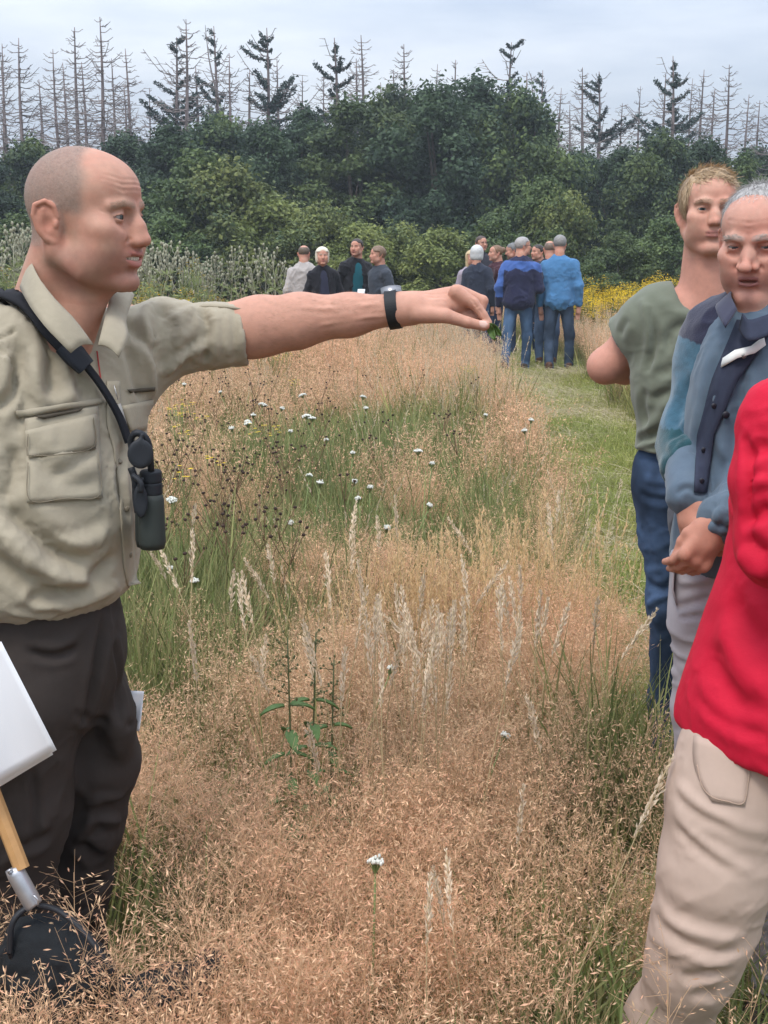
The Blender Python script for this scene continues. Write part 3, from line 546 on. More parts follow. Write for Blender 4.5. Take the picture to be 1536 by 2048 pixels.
def build_grass():
    r = np.random.default_rng(5); E = lambda n: np.stack([r.normal(0, .06, n), r.normal(0, .06, n), r.uniform(0, 6.283, n)], -1)
    def S(n, a, b, zf=None): s = r.uniform(a, b, n); return np.stack([s, s, s * (r.uniform(.85, 1.15, n) if zf is None else zf)], -1)
    near = [bent_clump(i) for i in range(6)]; far = [bent_clump(20 + i, .3) for i in range(4)]
    def reds(x, y): 
        n = frac_noise(np.stack([x * 1.1, y * .7, 0 * x], -1), 31, 3)[:, None]; m = frac_noise(np.stack([x * 2.2, y * 1.6, 0 * x], -1), 37, 2)[:, None]
        t = V3(1.10, .92, .86) * (1 - n) + V3(1.0, 1.08, 1.05) * n; return t * (.80 + .45 * m) * r.uniform(.88, 1.12, (len(x), 1))
    # russet bent grass: near with fine spikelets, far coarser
    for nm, protos, dens, y0, y1 in (('bent_grass', near, 54, 1.25, 6.2), ('distant_bent_grass', far, 34, 6.2, 26)):
        x, y = meadow_points(r, dens, y0, y1); k = free(x, y); x, y = x[k], y[k]; g = greenness(x, y); k = r.random(len(x)) < (1 - .93 * g); x, y, g = x[k], y[k], g[k]
        zf = np.interp(y, [0, 2, 5, 12, 26], [.80, .95, 1.0, 1.05, 1.1]); scatter(nm, protos, np.stack([x, y, gz(x, y)], -1), E(len(x)), S(len(x), .85, 1.15, zf), reds(x, y), seed=1)
    # green blades, thick in the green patches
    gb = [blade_clump(40 + i, .22, .46, 34, .0055, (.135, .180, .055), (.28, .285, .12)) for i in range(4)]
    x, y = meadow_points(r, 52, 1.3, 9); k = free(x, y); x, y = x[k], y[k]; g = greenness(x, y); k = r.random(len(x)) < (.30 + .7 * g); x, y, g = x[k], y[k], g[k]; n = len(x); scatter('green_grass', gb, np.stack([x, y, gz(x, y)], -1), E(n), S(n, .8, 1.2, (.62 + .75 * g) * np.interp(y, [2.0, 3.2], [.62, 1.0])), (V3(1.35, 1.1, .9) * (1 - g[:, None]) + V3(1, 1, 1) * g[:, None]) * r.uniform(.8, 1.2, (n, 1)), seed=2)
    fb = [blade_clump(50 + i, .25, .55, 26, .010, (.14, .185, .058), (.27, .27, .11), .17) for i in range(3)]
    x, y = meadow_points(r, 24, 9, 30); k = free(x, y); x, y = x[k], y[k]; g = greenness(x, y); k = r.random(len(x)) < (.30 + .7 * g); x, y = x[k], y[k]; n = len(x); scatter('distant_green_grass', fb, np.stack([x, y, gz(x, y)], -1), E(n), S(n, .8, 1.3), V3(1.2, 1.05, 1) * r.uniform(.7, 1.2, (n, 1)), seed=3)
    # straw coloured taller grass beside the path and in drifts
    st = [straw_clump(60 + i) for i in range(4)]; x, y = meadow_points(r, 16, 2.6, 24); k = free(x, y); x, y = x[k], y[k]; e = np.minimum(np.abs(x - PATH_L(y)), np.abs(x - PATH_R(y))); n_ = frac_noise(np.stack([x * .8, y * .5, 0 * x], -1), 41, 2)
    p = np.clip(.9 * np.exp(-(e / .45) ** 2) * sstep(7, 10, y) + .55 * sstep(.55, .72, n_) * sstep(4, 6, y) + .05 + .35 * sstep(12, 16, y), 0, 1); k = r.random(len(x)) < p; x, y = x[k], y[k]; n = len(x); scatter('straw_grass', st, np.stack([x, y, gz(x, y)], -1), E(n), S(n, .75, 1.05), np.ones((n, 3)) * r.uniform(.8, 1.15, (n, 1)), seed=4)
    # a tuft of yellow straw stems in the middle, herb stems in the green patch on the left
    x = np.concatenate([r.normal(.16, .16, 26), r.normal(.50, .16, 12)]); y = np.concatenate([r.normal(4.15, .22, 26), r.normal(4.3, .25, 12)]); n = len(x); scatter('straw_tuft', [straw_clump(65 + i, 12, .62, .86, 1.15) for i in range(3)], np.stack([x, y, gz(x, y)], -1), E(n), S(n, .75, .98), V3(1.12, 1.0, .80) * np.ones((n, 3)), seed=8)
    tg = [blade_clump(45 + i, .40, .72, 26, .0075, (.13, .165, .05), (.36, .33, .15), .15, .45) for i in range(3)]; x = np.concatenate([r.normal(-.70, .30, 120), r.normal(-.8, .7, 34), r.normal(.64, .10, 12)]); y = np.concatenate([r.normal(4.5, .5, 120), r.normal(7.3, 1.0, 34), r.normal(3.25, .15, 12)]); k = free(x, y); x, y = x[k], y[k]; n = len(x); scatter('tall_green_grass', tg, np.stack([x, y, gz(x, y)], -1), E(n), S(n, .7, 1.05), np.ones((n, 3)) * r.uniform(.7, 1.2, (n, 1)), seed=9)
    # mown grass and hay on the path
    mb = [blade_clump(70 + i, .035, .10, 46, .0045, (.150, .200, .050), (.255, .275, .095), .12, 1.1) for i in range(3)]; y = r.uniform(1.5, 24, 9000); x = PATH_L(y) - .12 + (PATH_R(y) - PATH_L(y) + .24) * r.random(len(y)); k = r.random(len(y)) < np.clip(1.25 - y / 24, .25, 1); x, y = x[k], y[k]; n = len(x); q = frac_noise(np.stack([x * 1.6, y * .9, 0 * x], -1), 51, 3)
    scatter('mown_grass', mb, np.stack([x, y, gz(x, y) + .01], -1), E(n), S(n, .8, 1.4, .6 + .9 * q), (V3(1.7, 1.35, 1.25) * (1 - q[:, None]) + V3(1.0, 1.08, 1.0) * q[:, None]) * r.uniform(.85, 1.2, (n, 1)), seed=5)
    hc = [hay_clump(80 + i) for i in range(4)]; y = r.uniform(2, 22, 4200); u = r.random(len(y)); x = PATH_L(y) - .10 + (PATH_R(y) - PATH_L(y) + .2) * u; q = frac_noise(np.stack([x * 2.0, y * 1.0, 0 * x + 3], -1), 55, 2); k = r.random(len(y)) < np.clip(2.2 * sstep(.36, .56, q) + .7 * np.exp(-(u / .22) ** 2), 0.08, 1); x, y = x[k], y[k]; n = len(x); scatter('hay_on_path', hc, np.stack([x, y, gz(x, y) + .012], -1), E(n), S(n, .8, 1.4), np.ones((n, 3)) * r.uniform(.75, 1.2, (n, 1)), seed=6)
    # sheet of yellow ragwort right of the path, a few drifts on the left
    rc = [ragwort_clump(90 + i) for i in range(3)]; x = np.concatenate([r.uniform(3.0, 9.5, 420), r.uniform(-7, -2.6, 40)]); y = np.concatenate([r.uniform(19.5, 27, 420), r.uniform(17, 24, 40)]); n = len(x); scatter('yellow_ragwort', rc, np.stack([x, y, gz(x, y)], -1), E(n), S(n, .8, 1.25), np.ones((n, 3)) * r.uniform(.8, 1.1, (n, 1)), seed=7)
if want('set'): build_grass()
# ------------------------------------------------------------------ people: heads, hands, cloth
SKIN = V3(0.45, 0.245, 0.178)
def skin_mat(): return mat('skin', attr=True, rough=0.64, spec=0.28, sss=0.10, noise=(70, 0.09), bump=[(520, 0.28, 0.001), (90, 0.10, 0.002)])
def head(s, f, jaw=1.0, chin=0.0, smile=False, open_mouth=0.0, nose=1.0, nosew=1.0, slit=0.0046, cheek=1.0, brow=1.0, neck=True, bags=0.0, full=1.0, lip=1.0):
    """adds a head to SDF s in frame f: x subject's left, -y forward, z up, origin between the ear canals"""
    k = dict(fr=f)
    s.E((0, 0.001, 0.042), (0.0755, 0.0895, 0.081), 0.01, **k)
    s.E((0, -0.040, 0.056), (0.063, 0.0600, 0.053), 0.02, **k)
    s.E((0, -0.045, -0.012), (0.061 * full, 0.054, 0.070), 0.02, **k)
    s.C([(0.057 * jaw, 0.002, -0.045), (0.050 * jaw, -0.038, -0.072), (0.016, -0.086, -0.086 - chin)], [0.016, 0.015, 0.013], 0.022, sym=True, **k)
    s.E((0, -0.045, -0.052), (0.052 * jaw, 0.05, 0.04), 0.02, **k)
    s.E((0, -0.092, -0.083 - chin), (0.021, 0.016, 0.015), 0.014, **k)
    s.E((0.046 * cheek, -0.070, -0.002), (0.024, 0.024, 0.018), 0.02, sym=True, **k)
    s.E((0.038, -0.074, -0.028), (0.023 * full, 0.021, 0.026), 0.025, sym=True, **k)
    s.E((0.046, -0.050, -0.052), (0.020 * full, 0.026, 0.024), 0.025, sym=True, **k)
    s.E((0, -0.083, -0.043), (0.032, 0.026, 0.028), 0.014, **k)
    # sockets, then brow, nose
    s.E((0.032, -0.104, 0.018), (0.020, 0.017, 0.0125), 0.014, -1, sym=True, **k)
    s.C([(0.010, -0.097, 0.036), (0.030, -0.094, 0.0385), (0.047, -0.080, 0.034)], [0.0075 * brow, 0.008 * brow, 0.006], 0.012, sym=True, **k)
    s.C([(0, -0.093, 0.030), (0, -0.108 - 0.004 * nose, 0.006), (0, -0.122 * (0.5 + 0.5 * nose), -0.012)], [0.0075, 0.0078, 0.0085], 0.012, **k)
    s.E((0, -0.124 * (0.5 + 0.5 * nose), -0.0155), (0.0105 * nosew, 0.011, 0.0095), 0.008, **k)
    s.E((0.0125 * nosew, -0.110, -0.0185), (0.0075, 0.0115, 0.0078), 0.006, sym=True, **k)
    s.E((0.0085, -0.104, -0.004), (0.0085, 0.011, 0.017), 0.012, sym=True, **k)
    s.E((0.0062, -0.116, -0.0275), (0.0042, 0.0062, 0.0042), 0.003, -1, sym=True, **k)
    # eyelids: a shell over the eyeball with a slit
    s.E((0.032, -0.0825, 0.0185), 0.0142, 0.004, sym=True, **k)
    s.E((0.0325, -0.100, 0.0180), (0.0138, 0.016, slit), 0.0012, -1, sym=True, **k)
    s.C([(0.018, -0.098, 0.0285), (0.032, -0.0985, 0.0300), (0.046, -0.088, 0.0250)], 0.0022, 0.004, -1, sym=True, **k)
    if bags: s.C([(0.020, -0.097, 0.0045), (0.032, -0.0975, 0.001), (0.043, -0.089, 0.004)], 0.0018 * bags, 0.006, -1, sym=True, **k)
    # mouth
    cz = 0.0125 if smile else 0.0; cw = 0.0355 if smile else 0.0245; cy = -0.0835 if smile else -0.0900; om = open_mouth; lk = lip
    s.C([(0, -0.1085, -0.0425 + cz * .3 + om * .3), (0.011, -0.1065, -0.0420 + cz * .4 + om * .3), (cw, cy, -0.0465 + cz)], [0.0052 * lk, 0.0050 * lk, 0.0022], 0.005, sym=True, **k)
    s.C([(0, -0.1065, -0.0540 - om), (0.011, -0.1040, -0.0535 - om * .8), (cw - .002, cy + .0005, -0.0485 + cz)], [0.0062 * lk, 0.0056 * lk, 0.0022], 0.005, sym=True, **k)
    if om: s.E((0, -0.106, -0.0482 + cz * .3 - om * .4), (cw * 0.78, 0.016, 0.0016 + om * 0.75), 0.002, -1, **k)
    s.C([(0, -0.1125, -0.0480 + cz * .3), (0.012, -0.109, -0.0476 + cz * .5), (cw + .001, cy - .0015, -0.0472 + cz)], 0.0011, 0.003, -1, sym=True, **k)
    s.C([(0, -0.1075, -0.0650 - om), (0.014, -0.103, -0.0640 - om)], 0.0030, 0.010, -1, sym=True, **k)
    # ears
    r = rotz(-0.62)
    s.E((0.069, 0.008, -0.012), (0.011, 0.016, 0.030), 0.012, sym=True, **k)
    s.E((0.0785, 0.0115, 0.0025), (0.0050, 0.0185, 0.0290), 0.006, sym=True, rot=r, **k)
    hx = [(0.073, -0.004, 0.010), (0.0765, 0.001, 0.026), (0.0835, 0.013, 0.0335), (0.090, 0.0265, 0.026), (0.0905, 0.029, 0.010), (0.086, 0.022, -0.010), (0.079, 0.011, -0.024), (0.0735, 0.001, -0.0285)]
    s.C(hx, [0.003, 0.0036, 0.004, 0.0042, 0.004, 0.0042, 0.0056, 0.005], 0.003, sym=True, **k)
    s.C([(0.0840, 0.016, 0.020), (0.0850, 0.019, 0.006), (0.0815, 0.012, -0.010)], [0.0026, 0.0032, 0.003], 0.004, sym=True, **k)
    s.E((0.0850, 0.0065, -0.001), (0.0060, 0.0075, 0.0115), 0.004, -1, sym=True, rot=r, **k)
    s.E((0.0765, -0.0035, -0.001), (0.0035, 0.0040, 0.0065), 0.003, sym=True, **k)
    if neck:
        s.C([(0, 0.030, -0.035), (0, 0.038, -0.13)], [0.054, 0.058], 0.035, **k)
        s.C([(0, -0.035, -0.075), (0, 0.005, -0.13)], [0.030, 0.036], 0.03, **k)
def skin_colour(Q, base, lips=(0.36, 0.13, 0.11), red=1.0, brow=None, stubble=0.0, cz=0.0, om=0.0, cw=0.026, browcol=(0.16, 0.11, 0.07), cy=-0.0915):
    """vertex colours of a head; Q local points"""
    c = np.tile(np.asarray(base, float), (len(Q), 1)); ax = np.abs(Q[:, 0]); q = np.stack([ax, Q[:, 1], Q[:, 2]], -1)
    g = lambda p, w: np.exp(-(((q - np.array(p)) / np.array(w)) ** 2).sum(1))
    fl = np.clip(0.55 * g((0, -0.125, -0.014), (0.018, 0.02, 0.016)) + 0.40 * g((0.044, -0.08, -0.006), (0.025, 0.03, 0.02)) + 0.55 * g((0.085, 0.015, 0.005), (0.02, 0.03, 0.04)) + 0.25 * g((0, -0.1, 0.065), (0.05, 0.03, 0.02)), 0, 1) * red
    c *= 1 + fl[:, None] * (np.array([1.02, 0.78, 0.74]) - 1)
    c *= 1 + (0.30 * g((0.032, -0.095, 0.018), (0.018, 0.02, 0.011)))[:, None] * (np.array([0.72, 0.62, 0.62]) - 1)
    n = frac_noise(Q * 60, 3); c *= (0.90 + 0.20 * n)[:, None]; bl = (frac_noise(Q * 28, 6, 3) - .5)[:, None]; c *= 1 + bl * np.array([.10, -.32, -.36])
    if stubble:
        m = sstep(-0.022, -0.045, Q[:, 2]) * sstep(0.03, -0.02, Q[:, 1]) * sstep(-0.115, -0.09, Q[:, 2]); m = np.maximum(m, g((0, -0.108, -0.033), (0.026, 0.02, 0.008)))
        c = c * (1 - stubble * m[:, None] * (1 - np.array([0.66, 0.64, 0.66])))
    m = sstep(0.0022, 0.0010, seg_dist(q, np.array([(0.0185, -0.0965, 0.0195), (0.026, -0.0980, 0.0222), (0.034, -0.0975, 0.0226), (0.046, -0.0875, 0.0175)])))[:, None] * 0.8; c = c * (1 - m) + V3(0.05, 0.03, 0.025) * m
    for pts, w in (([(0, -0.1125, -0.0430 + cz * .3 + om * .3), (0.011, -0.1105, -0.0422 + cz * .4 + om * .3), (cw, cy, -0.0465 + cz)], 0.0042), ([(0, -0.1115, -0.0535 - om), (0.011, -0.1085, -0.053 - om * .8), (cw - .002, cy + .0005, -0.0485 + cz)], 0.0048)):
        m = sstep(w * 1.5, w * 0.7, seg_dist(q, np.array(pts, float)))[:, None]; c = c * (1 - m) + np.asarray(lips) * m
    if brow:
        d = seg_dist(q, np.array([(0.011, -0.103, 0.0375), (0.028, -0.1030, 0.0410), (0.047, -0.086, 0.0345)]))
        m = (sstep(0.0075, 0.003, d) * brow * (0.55 + 0.6 * frac_noise(Q * np.array([500, 500, 900]), 5, 2)))[:, None]; m = np.clip(m, 0, 1)
        c = c * (1 - m) + np.asarray(browcol) * m
    return c
def eyes(f, parent, look=(0, -1, 0), iris=(0.09, 0.13, 0.15)):
    look = unit(look)
    for sx in (-1, 1):
        V, F = ball((0, 0, 0), 0.0126, 32, 24); c = np.tile(V3(0.27, 0.235, 0.215), (len(V), 1)); a = V @ look / 0.0126
        c[a > 0.845] = V3(*iris) * 0.55; c[a > 0.87] = iris; c[a > 0.965] = (0.006, 0.006, 0.006)
        part('eye', f.w(V + V3(sx * 0.032, -0.0825, 0.0185)), F, mat('eye', attr=True, rough=0.25, spec=0.3), parent, col=c)
def brow_hair(H, V, F, parent, colour, n=260, length=.0085, seed=3):
    Q = H.l(V); q = np.stack([np.abs(Q[:, 0]), Q[:, 1], Q[:, 2]], -1); d = seg_dist(q, np.array([(0.011, -0.1045, 0.0375), (0.028, -0.1030, 0.0410), (0.048, -0.0860, 0.0345)])); k = np.nonzero(d < .0060)[0]
    if not len(k): return
    r = np.random.default_rng(seed); k = r.choice(k, n); N = mesh_normals(V, F)[k]; sx = np.sign(Q[k, 0]); dr = H.w(np.stack([sx * 1.0, .35 + 0 * sx, .30 - 6 * (np.abs(Q[k, 0]) - .02)], -1)) - H.t
    Vh, Fh = strands(V[k], dr, length, .0006, .1, 3, .25, seed, .25, N); part('eyebrow', Vh, Fh, mat('hair', attr=True, rough=.5, spec=.4), parent, col=np.repeat(np.asarray(colour, float)[None] * r.uniform(.7, 1.3, (n, 1)), 8, 0))
def fingers(s, chains, k=0.0035):
    for pts, rad in chains: s.C(pts, rad, k, kk=0.003)
def strands(roots, dirs, length, width, droop=0.3, seg=3, jit=0.25, seed=1, lift=0.3, nrm=None):
    """many thin hair ribbons; roots (n,3), dirs comb direction (n,3), nrm scalp normals"""
    r = np.random.default_rng(seed); n = len(roots); L = length * r.uniform(0.6, 1.25, n); d = dirs + r.normal(0, jit, (n, 3))
    d = d + (nrm if nrm is not None else 0) * lift * r.uniform(0.4, 1.6, (n, 1)); d /= np.linalg.norm(d, axis=1, keepdims=True)
    side = np.cross(d, nrm if nrm is not None else V3(0, 0, 1)); side /= np.linalg.norm(side, axis=1, keepdims=True) + 1e-9
    V = np.zeros((n, (seg + 1) * 2, 3)); p = roots.copy(); w = width * r.uniform(0.6, 1.4, n)
    for i in range(seg + 1):
        t = i / seg; ww = (w * (1 - 0.75 * t ** 2))[:, None]; V[:, 2 * i] = p - side * ww / 2; V[:, 2 * i + 1] = p + side * ww / 2
        p = p + d * (L / seg)[:, None]; d = d + V3(0, 0, -droop / seg) + r.normal(0, 0.10, (n, 3))
        if nrm is not None: d -= nrm * (lift * 0.35)
        d /= np.linalg.norm(d, axis=1, keepdims=True)
    base = (np.arange(n) * (seg + 1) * 2)[:, None]; q = np.concatenate([base + V3(2 * i, 2 * i + 1, 2 * i + 3, 2 * i + 2).astype(int)[None] for i in range(seg)])
    return V.reshape(-1, 3), [q]
def cloth_relief(V, N, fr, amp, scale, seed, squash=(1, 1, 1)):
    Q = fr.l(V) * np.array(squash) * scale; n = frac_noise(Q, seed, 3) - 0.5
    return V + N * (n * amp * 2)[:, None]
def cloth_ridge(V, F, fr, amp, scale, seed, squash=(1, 1, 1), turn=0.0):
    """narrow soft-edged folds that come and go, as in worn cotton"""
    N = mesh_normals(V, F); Q = (fr.l(V) @ roty(turn)) * np.array(squash) * scale; w = frac_noise(Q * .6, seed + 9, 2) - .5; n = frac_noise(Q + w[:, None] * 1.5, seed, 2)
    rg = np.clip(1 - np.abs(2 * n - 1) * 2.2, 0, 1) ** 1.5; m = sstep(.42, .62, frac_noise(fr.l(V) * scale * .45, seed + 4, 2)); return V + N * ((rg - .3) * m * amp)[:, None]
def wrinkle(V, F, lines, s=None):
    """lines: list of (pixel polyline, width m, height m) traced onto SDF s"""
    N = mesh_normals(V, F)
    for px, w, a in lines:
        pts = [s.hit(x, y) for x, y in px]; pts = [p for p in pts if p is not None]
        if len(pts) < 2: continue
        V = crease(V, N, spline(pts, 4 * len(pts)) if len(pts) > 2 else np.array(pts), w, a)
    return V
# ------------------------------------------------------------------ the guide in the khaki shirt
def build_guide():
    T = Frame((-0.585, 2.20, 0), rotz(R(48)))
    H = Frame(W(158, 449, 2.16), rotz(R(73)) @ rotx(R(5)))
    g = empty('person', T.t, 'man with shaved head in khaki shirt stretching one arm out straight', 'man')
    # --- body: head, neck, hidden core, outstretched arm and hand, other arm: one surface
    s = SDF(); head(s, H, jaw=1.06, smile=True, open_mouth=0.0020, lip=0.82, nose=0.90, slit=0.0036, cheek=1.04, full=1.08, neck=False, brow=0.62)
    nb = T.w(0, 0.01, 1.44); s.C([H.w(0, 0.022, -0.045), nb], [0.056, 0.060], 0.03)
    s.C([H.w(0, -0.040, -0.070), T.w(0, -0.05, 1.41)], [0.030, 0.045], 0.03)
    s.C([H.w(0.02, -0.02, -0.07), T.w(0.015, -0.08, 1.40)], [0.012, 0.012], 0.02, )
    s.E((0, -0.005, 1.34), (0.10, 0.06, 0.10), 0.04, fr=T)
    sh = W(215, 655, 2.34); el = W(520, 650, 2.365); wr = W(788, 619, 2.335)
    s.C([T.w(0, 0.0, 1.38), sh, W(420, 662, 2.36)], [0.05, 0.042, 0.040], 0.03)
    s.C([W(420, 662, 2.36), el, W(600, 640, 2.358), W(700, 630, 2.345), wr], [0.046, 0.0495, 0.0455, 0.036, 0.0272], 0.02, kk=0.02)
    s.C([W(500, 668, 2.36), W(580, 655, 2.35)], [0.038, 0.030], 0.03)
    s.C([wr, W(820, 617, 2.33)], [0.027, 0.027], 0.01)
    # back of the hand and palm
    s.C([W(805, 611, 2.345), W(905, 592, 2.345)], [0.019, 0.017], 0.02)
    s.C([W(805, 622, 2.325), W(880, 618, 2.315)], [0.021, 0.018], 0.02)
    s.C([W(810, 618, 2.36), W(900, 600, 2.375)], [0.018, 0.016], 0.02)
    D0 = 2.318
    fingers(s, [
        ([W(912, 583, D0), W(947, 606, D0 - .004), W(966, 630, D0 - .006), W(977, 645, D0 - .008)], [0.0125, 0.0098, 0.0082, 0.0066]),
        ([W(916, 583, D0 + .022), W(965, 602, D0 + .020), W(958, 633, D0 + .012), W(935, 640, D0 + .01)], [0.0125, 0.0100, 0.0085, 0.0075]),
        ([W(912, 586, D0 + .042), W(962, 606, D0 + .042), W(952, 634, D0 + .034), W(930, 640, D0 + .03)], [0.0118, 0.0096, 0.0082, 0.0072]),
        ([W(902, 592, D0 + .060), W(942, 610, D0 + .062), W(936, 632, D0 + .054), W(918, 638, D0 + .05)], [0.0105, 0.0086, 0.0074, 0.0066]),
        ([W(835, 627, D0 - .006), W(893, 632, D0 - .022), W(935, 645, D0 - .022), W(967, 652, D0 - .016)], [0.0180, 0.0125, 0.0098, 0.0082])])
    s.E(W(905, 612, D0 + .035), (0.035, 0.035, 0.022), 0.02)
    s.E(W(968, 651, D0 - .016), (0.0105, 0.008, 0.008), 0.004)
    # right arm, hanging behind the frame edge, hand closed on paper and net handle
    rs, re, rw = T.w(-0.20, 0.02, 1.40), T.w(-0.285, 0.03, 1.10), T.w(-0.34, -0.10, 0.90)
    s.C([T.w(0, 0, 1.38), rs, re], [0.05, 0.05, 0.042], 0.03); s.C([re, rw], [0.042, 0.028], 0.02)
    hp = rw + V3(0.03, -0.05, -0.06); s.E(hp, (0.034, 0.04, 0.045), 0.02)
    for i in range(4): b = hp + V3(0.012, -0.03 + 0.0, 0.028 - 0.02 * i); fingers(s, [([b, b + V3(0.035, -0.012, -0.004), b + V3(0.04, 0.018, -0.01), b + V3(0.018, 0.03, -0.012)], [0.0105, 0.0095, 0.0085, 0.0075])])
    fingers(s, [([hp + V3(0.0, -0.02, 0.035), hp + V3(0.035, -0.035, 0.045), hp + V3(0.055, -0.01, 0.04)], [0.013, 0.011, 0.009])])
    V, F = s.mesh((-1.0, 1.85, 0.78), (0.32, 2.62, 1.82), 0.0019)
    Q = H.l(V); N = mesh_normals(V, F); hd = (Q[:, 2] > -0.125) & (np.linalg.norm(Q, axis=1) < 0.22)
    c = np.tile(SKIN * V3(1.06, 1.02, 1.0), (len(V), 1)); c *= (0.92 + 0.16 * frac_noise(V * 45, 4))[:, None]
    hc = skin_colour(Q[hd], SKIN * V3(1.0, 0.95, 0.93), stubble=0.60, cz=0.0125, om=0.0020, cw=0.0355, cy=-0.085, brow=0.5, browcol=(0.22, 0.15, 0.10), lips=(0.40, 0.16, 0.13))
    q = Q[hd]; ax = np.abs(q[:, 0]); n = frac_noise(q * 14, 9)   # buzzed hair with receding front
    line = q[:, 1] + 0.050 - 0.62 * np.clip(0.095 - q[:, 2], -0.05, 0.2) * 0.0 + 0.012 * (n - 0.5)
    top = sstep(0.030, 0.052, q[:, 1] + 0.04 * (q[:, 2] < 0.2) + 0.55 * np.maximum(ax - 0.045, 0) * 3 - 0.028 + 0.02 * (n - .5))
    side = sstep(0.006, 0.030, q[:, 2] + 0.012 * (n - .5) + 0.25 * np.clip(q[:, 1], 0, 1)) * sstep(-0.062, -0.040, q[:, 1] + 0.3 * np.clip(q[:, 2] - .03, -.03, .05) + 0.01 * (n - .5))
    back = sstep(0.018, 0.040, q[:, 1]) * sstep(-0.05, -0.025, q[:, 2])
    burn = sstep(-0.02, -0.008, q[:, 1]) * sstep(-0.006, -0.016, q[:, 1] - .004) * sstep(-0.030, -0.004, q[:, 2]) * (ax > .055)
    m = np.clip(np.maximum.reduce([np.minimum(top, sstep(0.02, 0.04, q[:, 2])), side * sstep(-0.055, -0.03, q[:, 1] - 0.45 * (q[:, 2] - 0.07) * (q[:, 2] > 0.07)), back, burn * .8]), 0, 1)
    ear = np.exp(-(((np.stack([ax, q[:, 1], q[:, 2]], -1) - V3(.085, .013, .002)) / V3(.017, .028, .043)) ** 2).sum(1) * 1.2) > 0.33
    m[ear] = 0; gr = frac_noise(q * 420, 8, 2)
    hair = V3(0.215, 0.160, 0.130) * (0.72 + 0.6 * gr)[:, None]; hc = hc * (1 - 0.78 * m[:, None]) + hair * (0.78 * m[:, None]); c[hd] = hc
    nail = np.linalg.norm(V - (W(966, 648, D0 - .016) + V3(0.0, -0.0085, 0.002)), axis=1) < 0.0078; c[nail] = V3(.60, .40, .33)
    for z, a in ((0.062, -0.0011), (0.070, -0.0010), (0.078, -0.0007)):   # forehead lines
        V = crease(V, N, H.w(np.array([(-0.052, -0.068, z + .004), (-0.03, -0.092, z - .002), (0.0, -0.098, z), (0.03, -0.092, z - .002), (.05, -.07, z + .004)])), 0.0028, a)
    for dz in (-0.004, 0.004): V = crease(V, N, H.w(np.array([(-0.047, -0.082, 0.016 + dz * .3), (-0.058, -0.070, 0.018 + dz * 2)])), 0.0018, -0.0009)
    for sx in (-1, 1):   # smile folds and crow's feet
        V = crease(V, N, H.w(np.array([(sx * .0205, -.104, -.014), (sx * .033, -.092, -.024), (sx * .0415, -.080, -.038), (sx * .042, -.074, -.050)])), 0.0032, -0.0026); V = crease(V, N, H.w(np.array([(sx * .026, -.098, -.010), (sx * .042, -.083, -.014), (sx * .052, -.068, -.026)])), 0.008, 0.0024)
        V = crease(V, N, H.w(np.array([(sx * .030, -.098, .0055), (sx * .043, -.088, .0085), (sx * .052, -.076, .013)])), 0.0020, -0.0010)
    for (x0, y0), (x1, y1), dd in (((815, 604), (906, 584), .004), ((818, 600), (908, 578), .024), ((822, 612), (890, 600), -.006)):
        V = crease(V, N, spline([W(x0, y0, D0 + dd + .008), W((x0 + x1) / 2, (y0 + y1) / 2 - 2, D0 + dd), W(x1, y1, D0 + dd - .004)], 8), .0032, .0016)
    for x, y, dd in ((946, 604, -.006), (951, 609, -.006), (964, 627, -.006), (934, 643, -.028), (938, 647, -.028), (912, 596, -.006)):
        V = crease(V, N, np.array([W(x - 3, y - 7, D0 + dd - .008), W(x + 3, y + 6, D0 + dd - .008)]), .0016, -.0011, False)
    V = crease(V, N, spline([W(600, 612, 2.31), W(680, 618, 2.315), W(760, 606, 2.31)], 10), .0045, .0016); V = crease(V, N, spline([W(640, 650, 2.315), W(720, 636, 2.31), W(770, 632, 2.31)], 10), .0035, .0012)
    V = crease(V, N, W(905, 625, D0)[None] + np.array([(-.002, -.015, .004), (.004, -.012, .02)]), .003, -.0015)
    part('body', V, F, skin_mat(), g, col=c)
    brow_hair(H, V, F, g, (.32, .23, .165), 160, .005); sc = np.nonzero(hd)[0][m > .45]; rr = np.random.default_rng(6); sc = rr.choice(sc, 9000); Ns = mesh_normals(V, F)[sc]; ds = np.tile(H.w(0, .8, -.6) - H.t, (len(sc), 1))
    Vh, Fh = strands(V[sc], ds - Ns * (ds * Ns).sum(1, keepdims=True), .0018, .00030, 0, 2, .35, 9, .8, Ns); part('hair', Vh, Fh, mat('hair', attr=True, rough=.5, spec=.4), g, col=np.repeat(V3(.25, .19, .155)[None] * rr.uniform(.6, 1.5, (len(sc), 1)), 6, 0))
    # fine hair on the bare forearm
    am = np.nonzero((V[:, 0] > W(505, 0, 2.36)[0]) & (V[:, 0] < W(770, 0, 2.33)[0]))[0]; rr = np.random.default_rng(4); am = rr.choice(am, 2600); Nn = mesh_normals(V, F)[am]; dr = np.tile(unit(wr - el) + V3(0, -.1, -.25), (len(am), 1)); dr = dr - Nn * (dr * Nn).sum(1, keepdims=True)
    Vh, Fh = strands(V[am], dr, .009, .00020, .2, 3, .25, 5, .45, Nn); part('arm_hair', Vh, Fh, mat('hair', attr=True, rough=.5, spec=.4), g, col=np.tile(V3(.30, .19, .11), (len(Vh), 1)))
    eyes(H, g, look=(0.10, -1, -0.04), iris=(0.07, 0.085, 0.085))
    # teeth seen in the smile
    tv = []
    for i in range(-6, 7): a = i * 0.175; tv.append(ball((0.029 * math.sin(a) * 1.05, -0.076 - 0.027 * math.cos(a), -0.0455 + .0060 * abs(math.sin(a))), (0.0027, 0.0030, 0.0070), 8, 6))
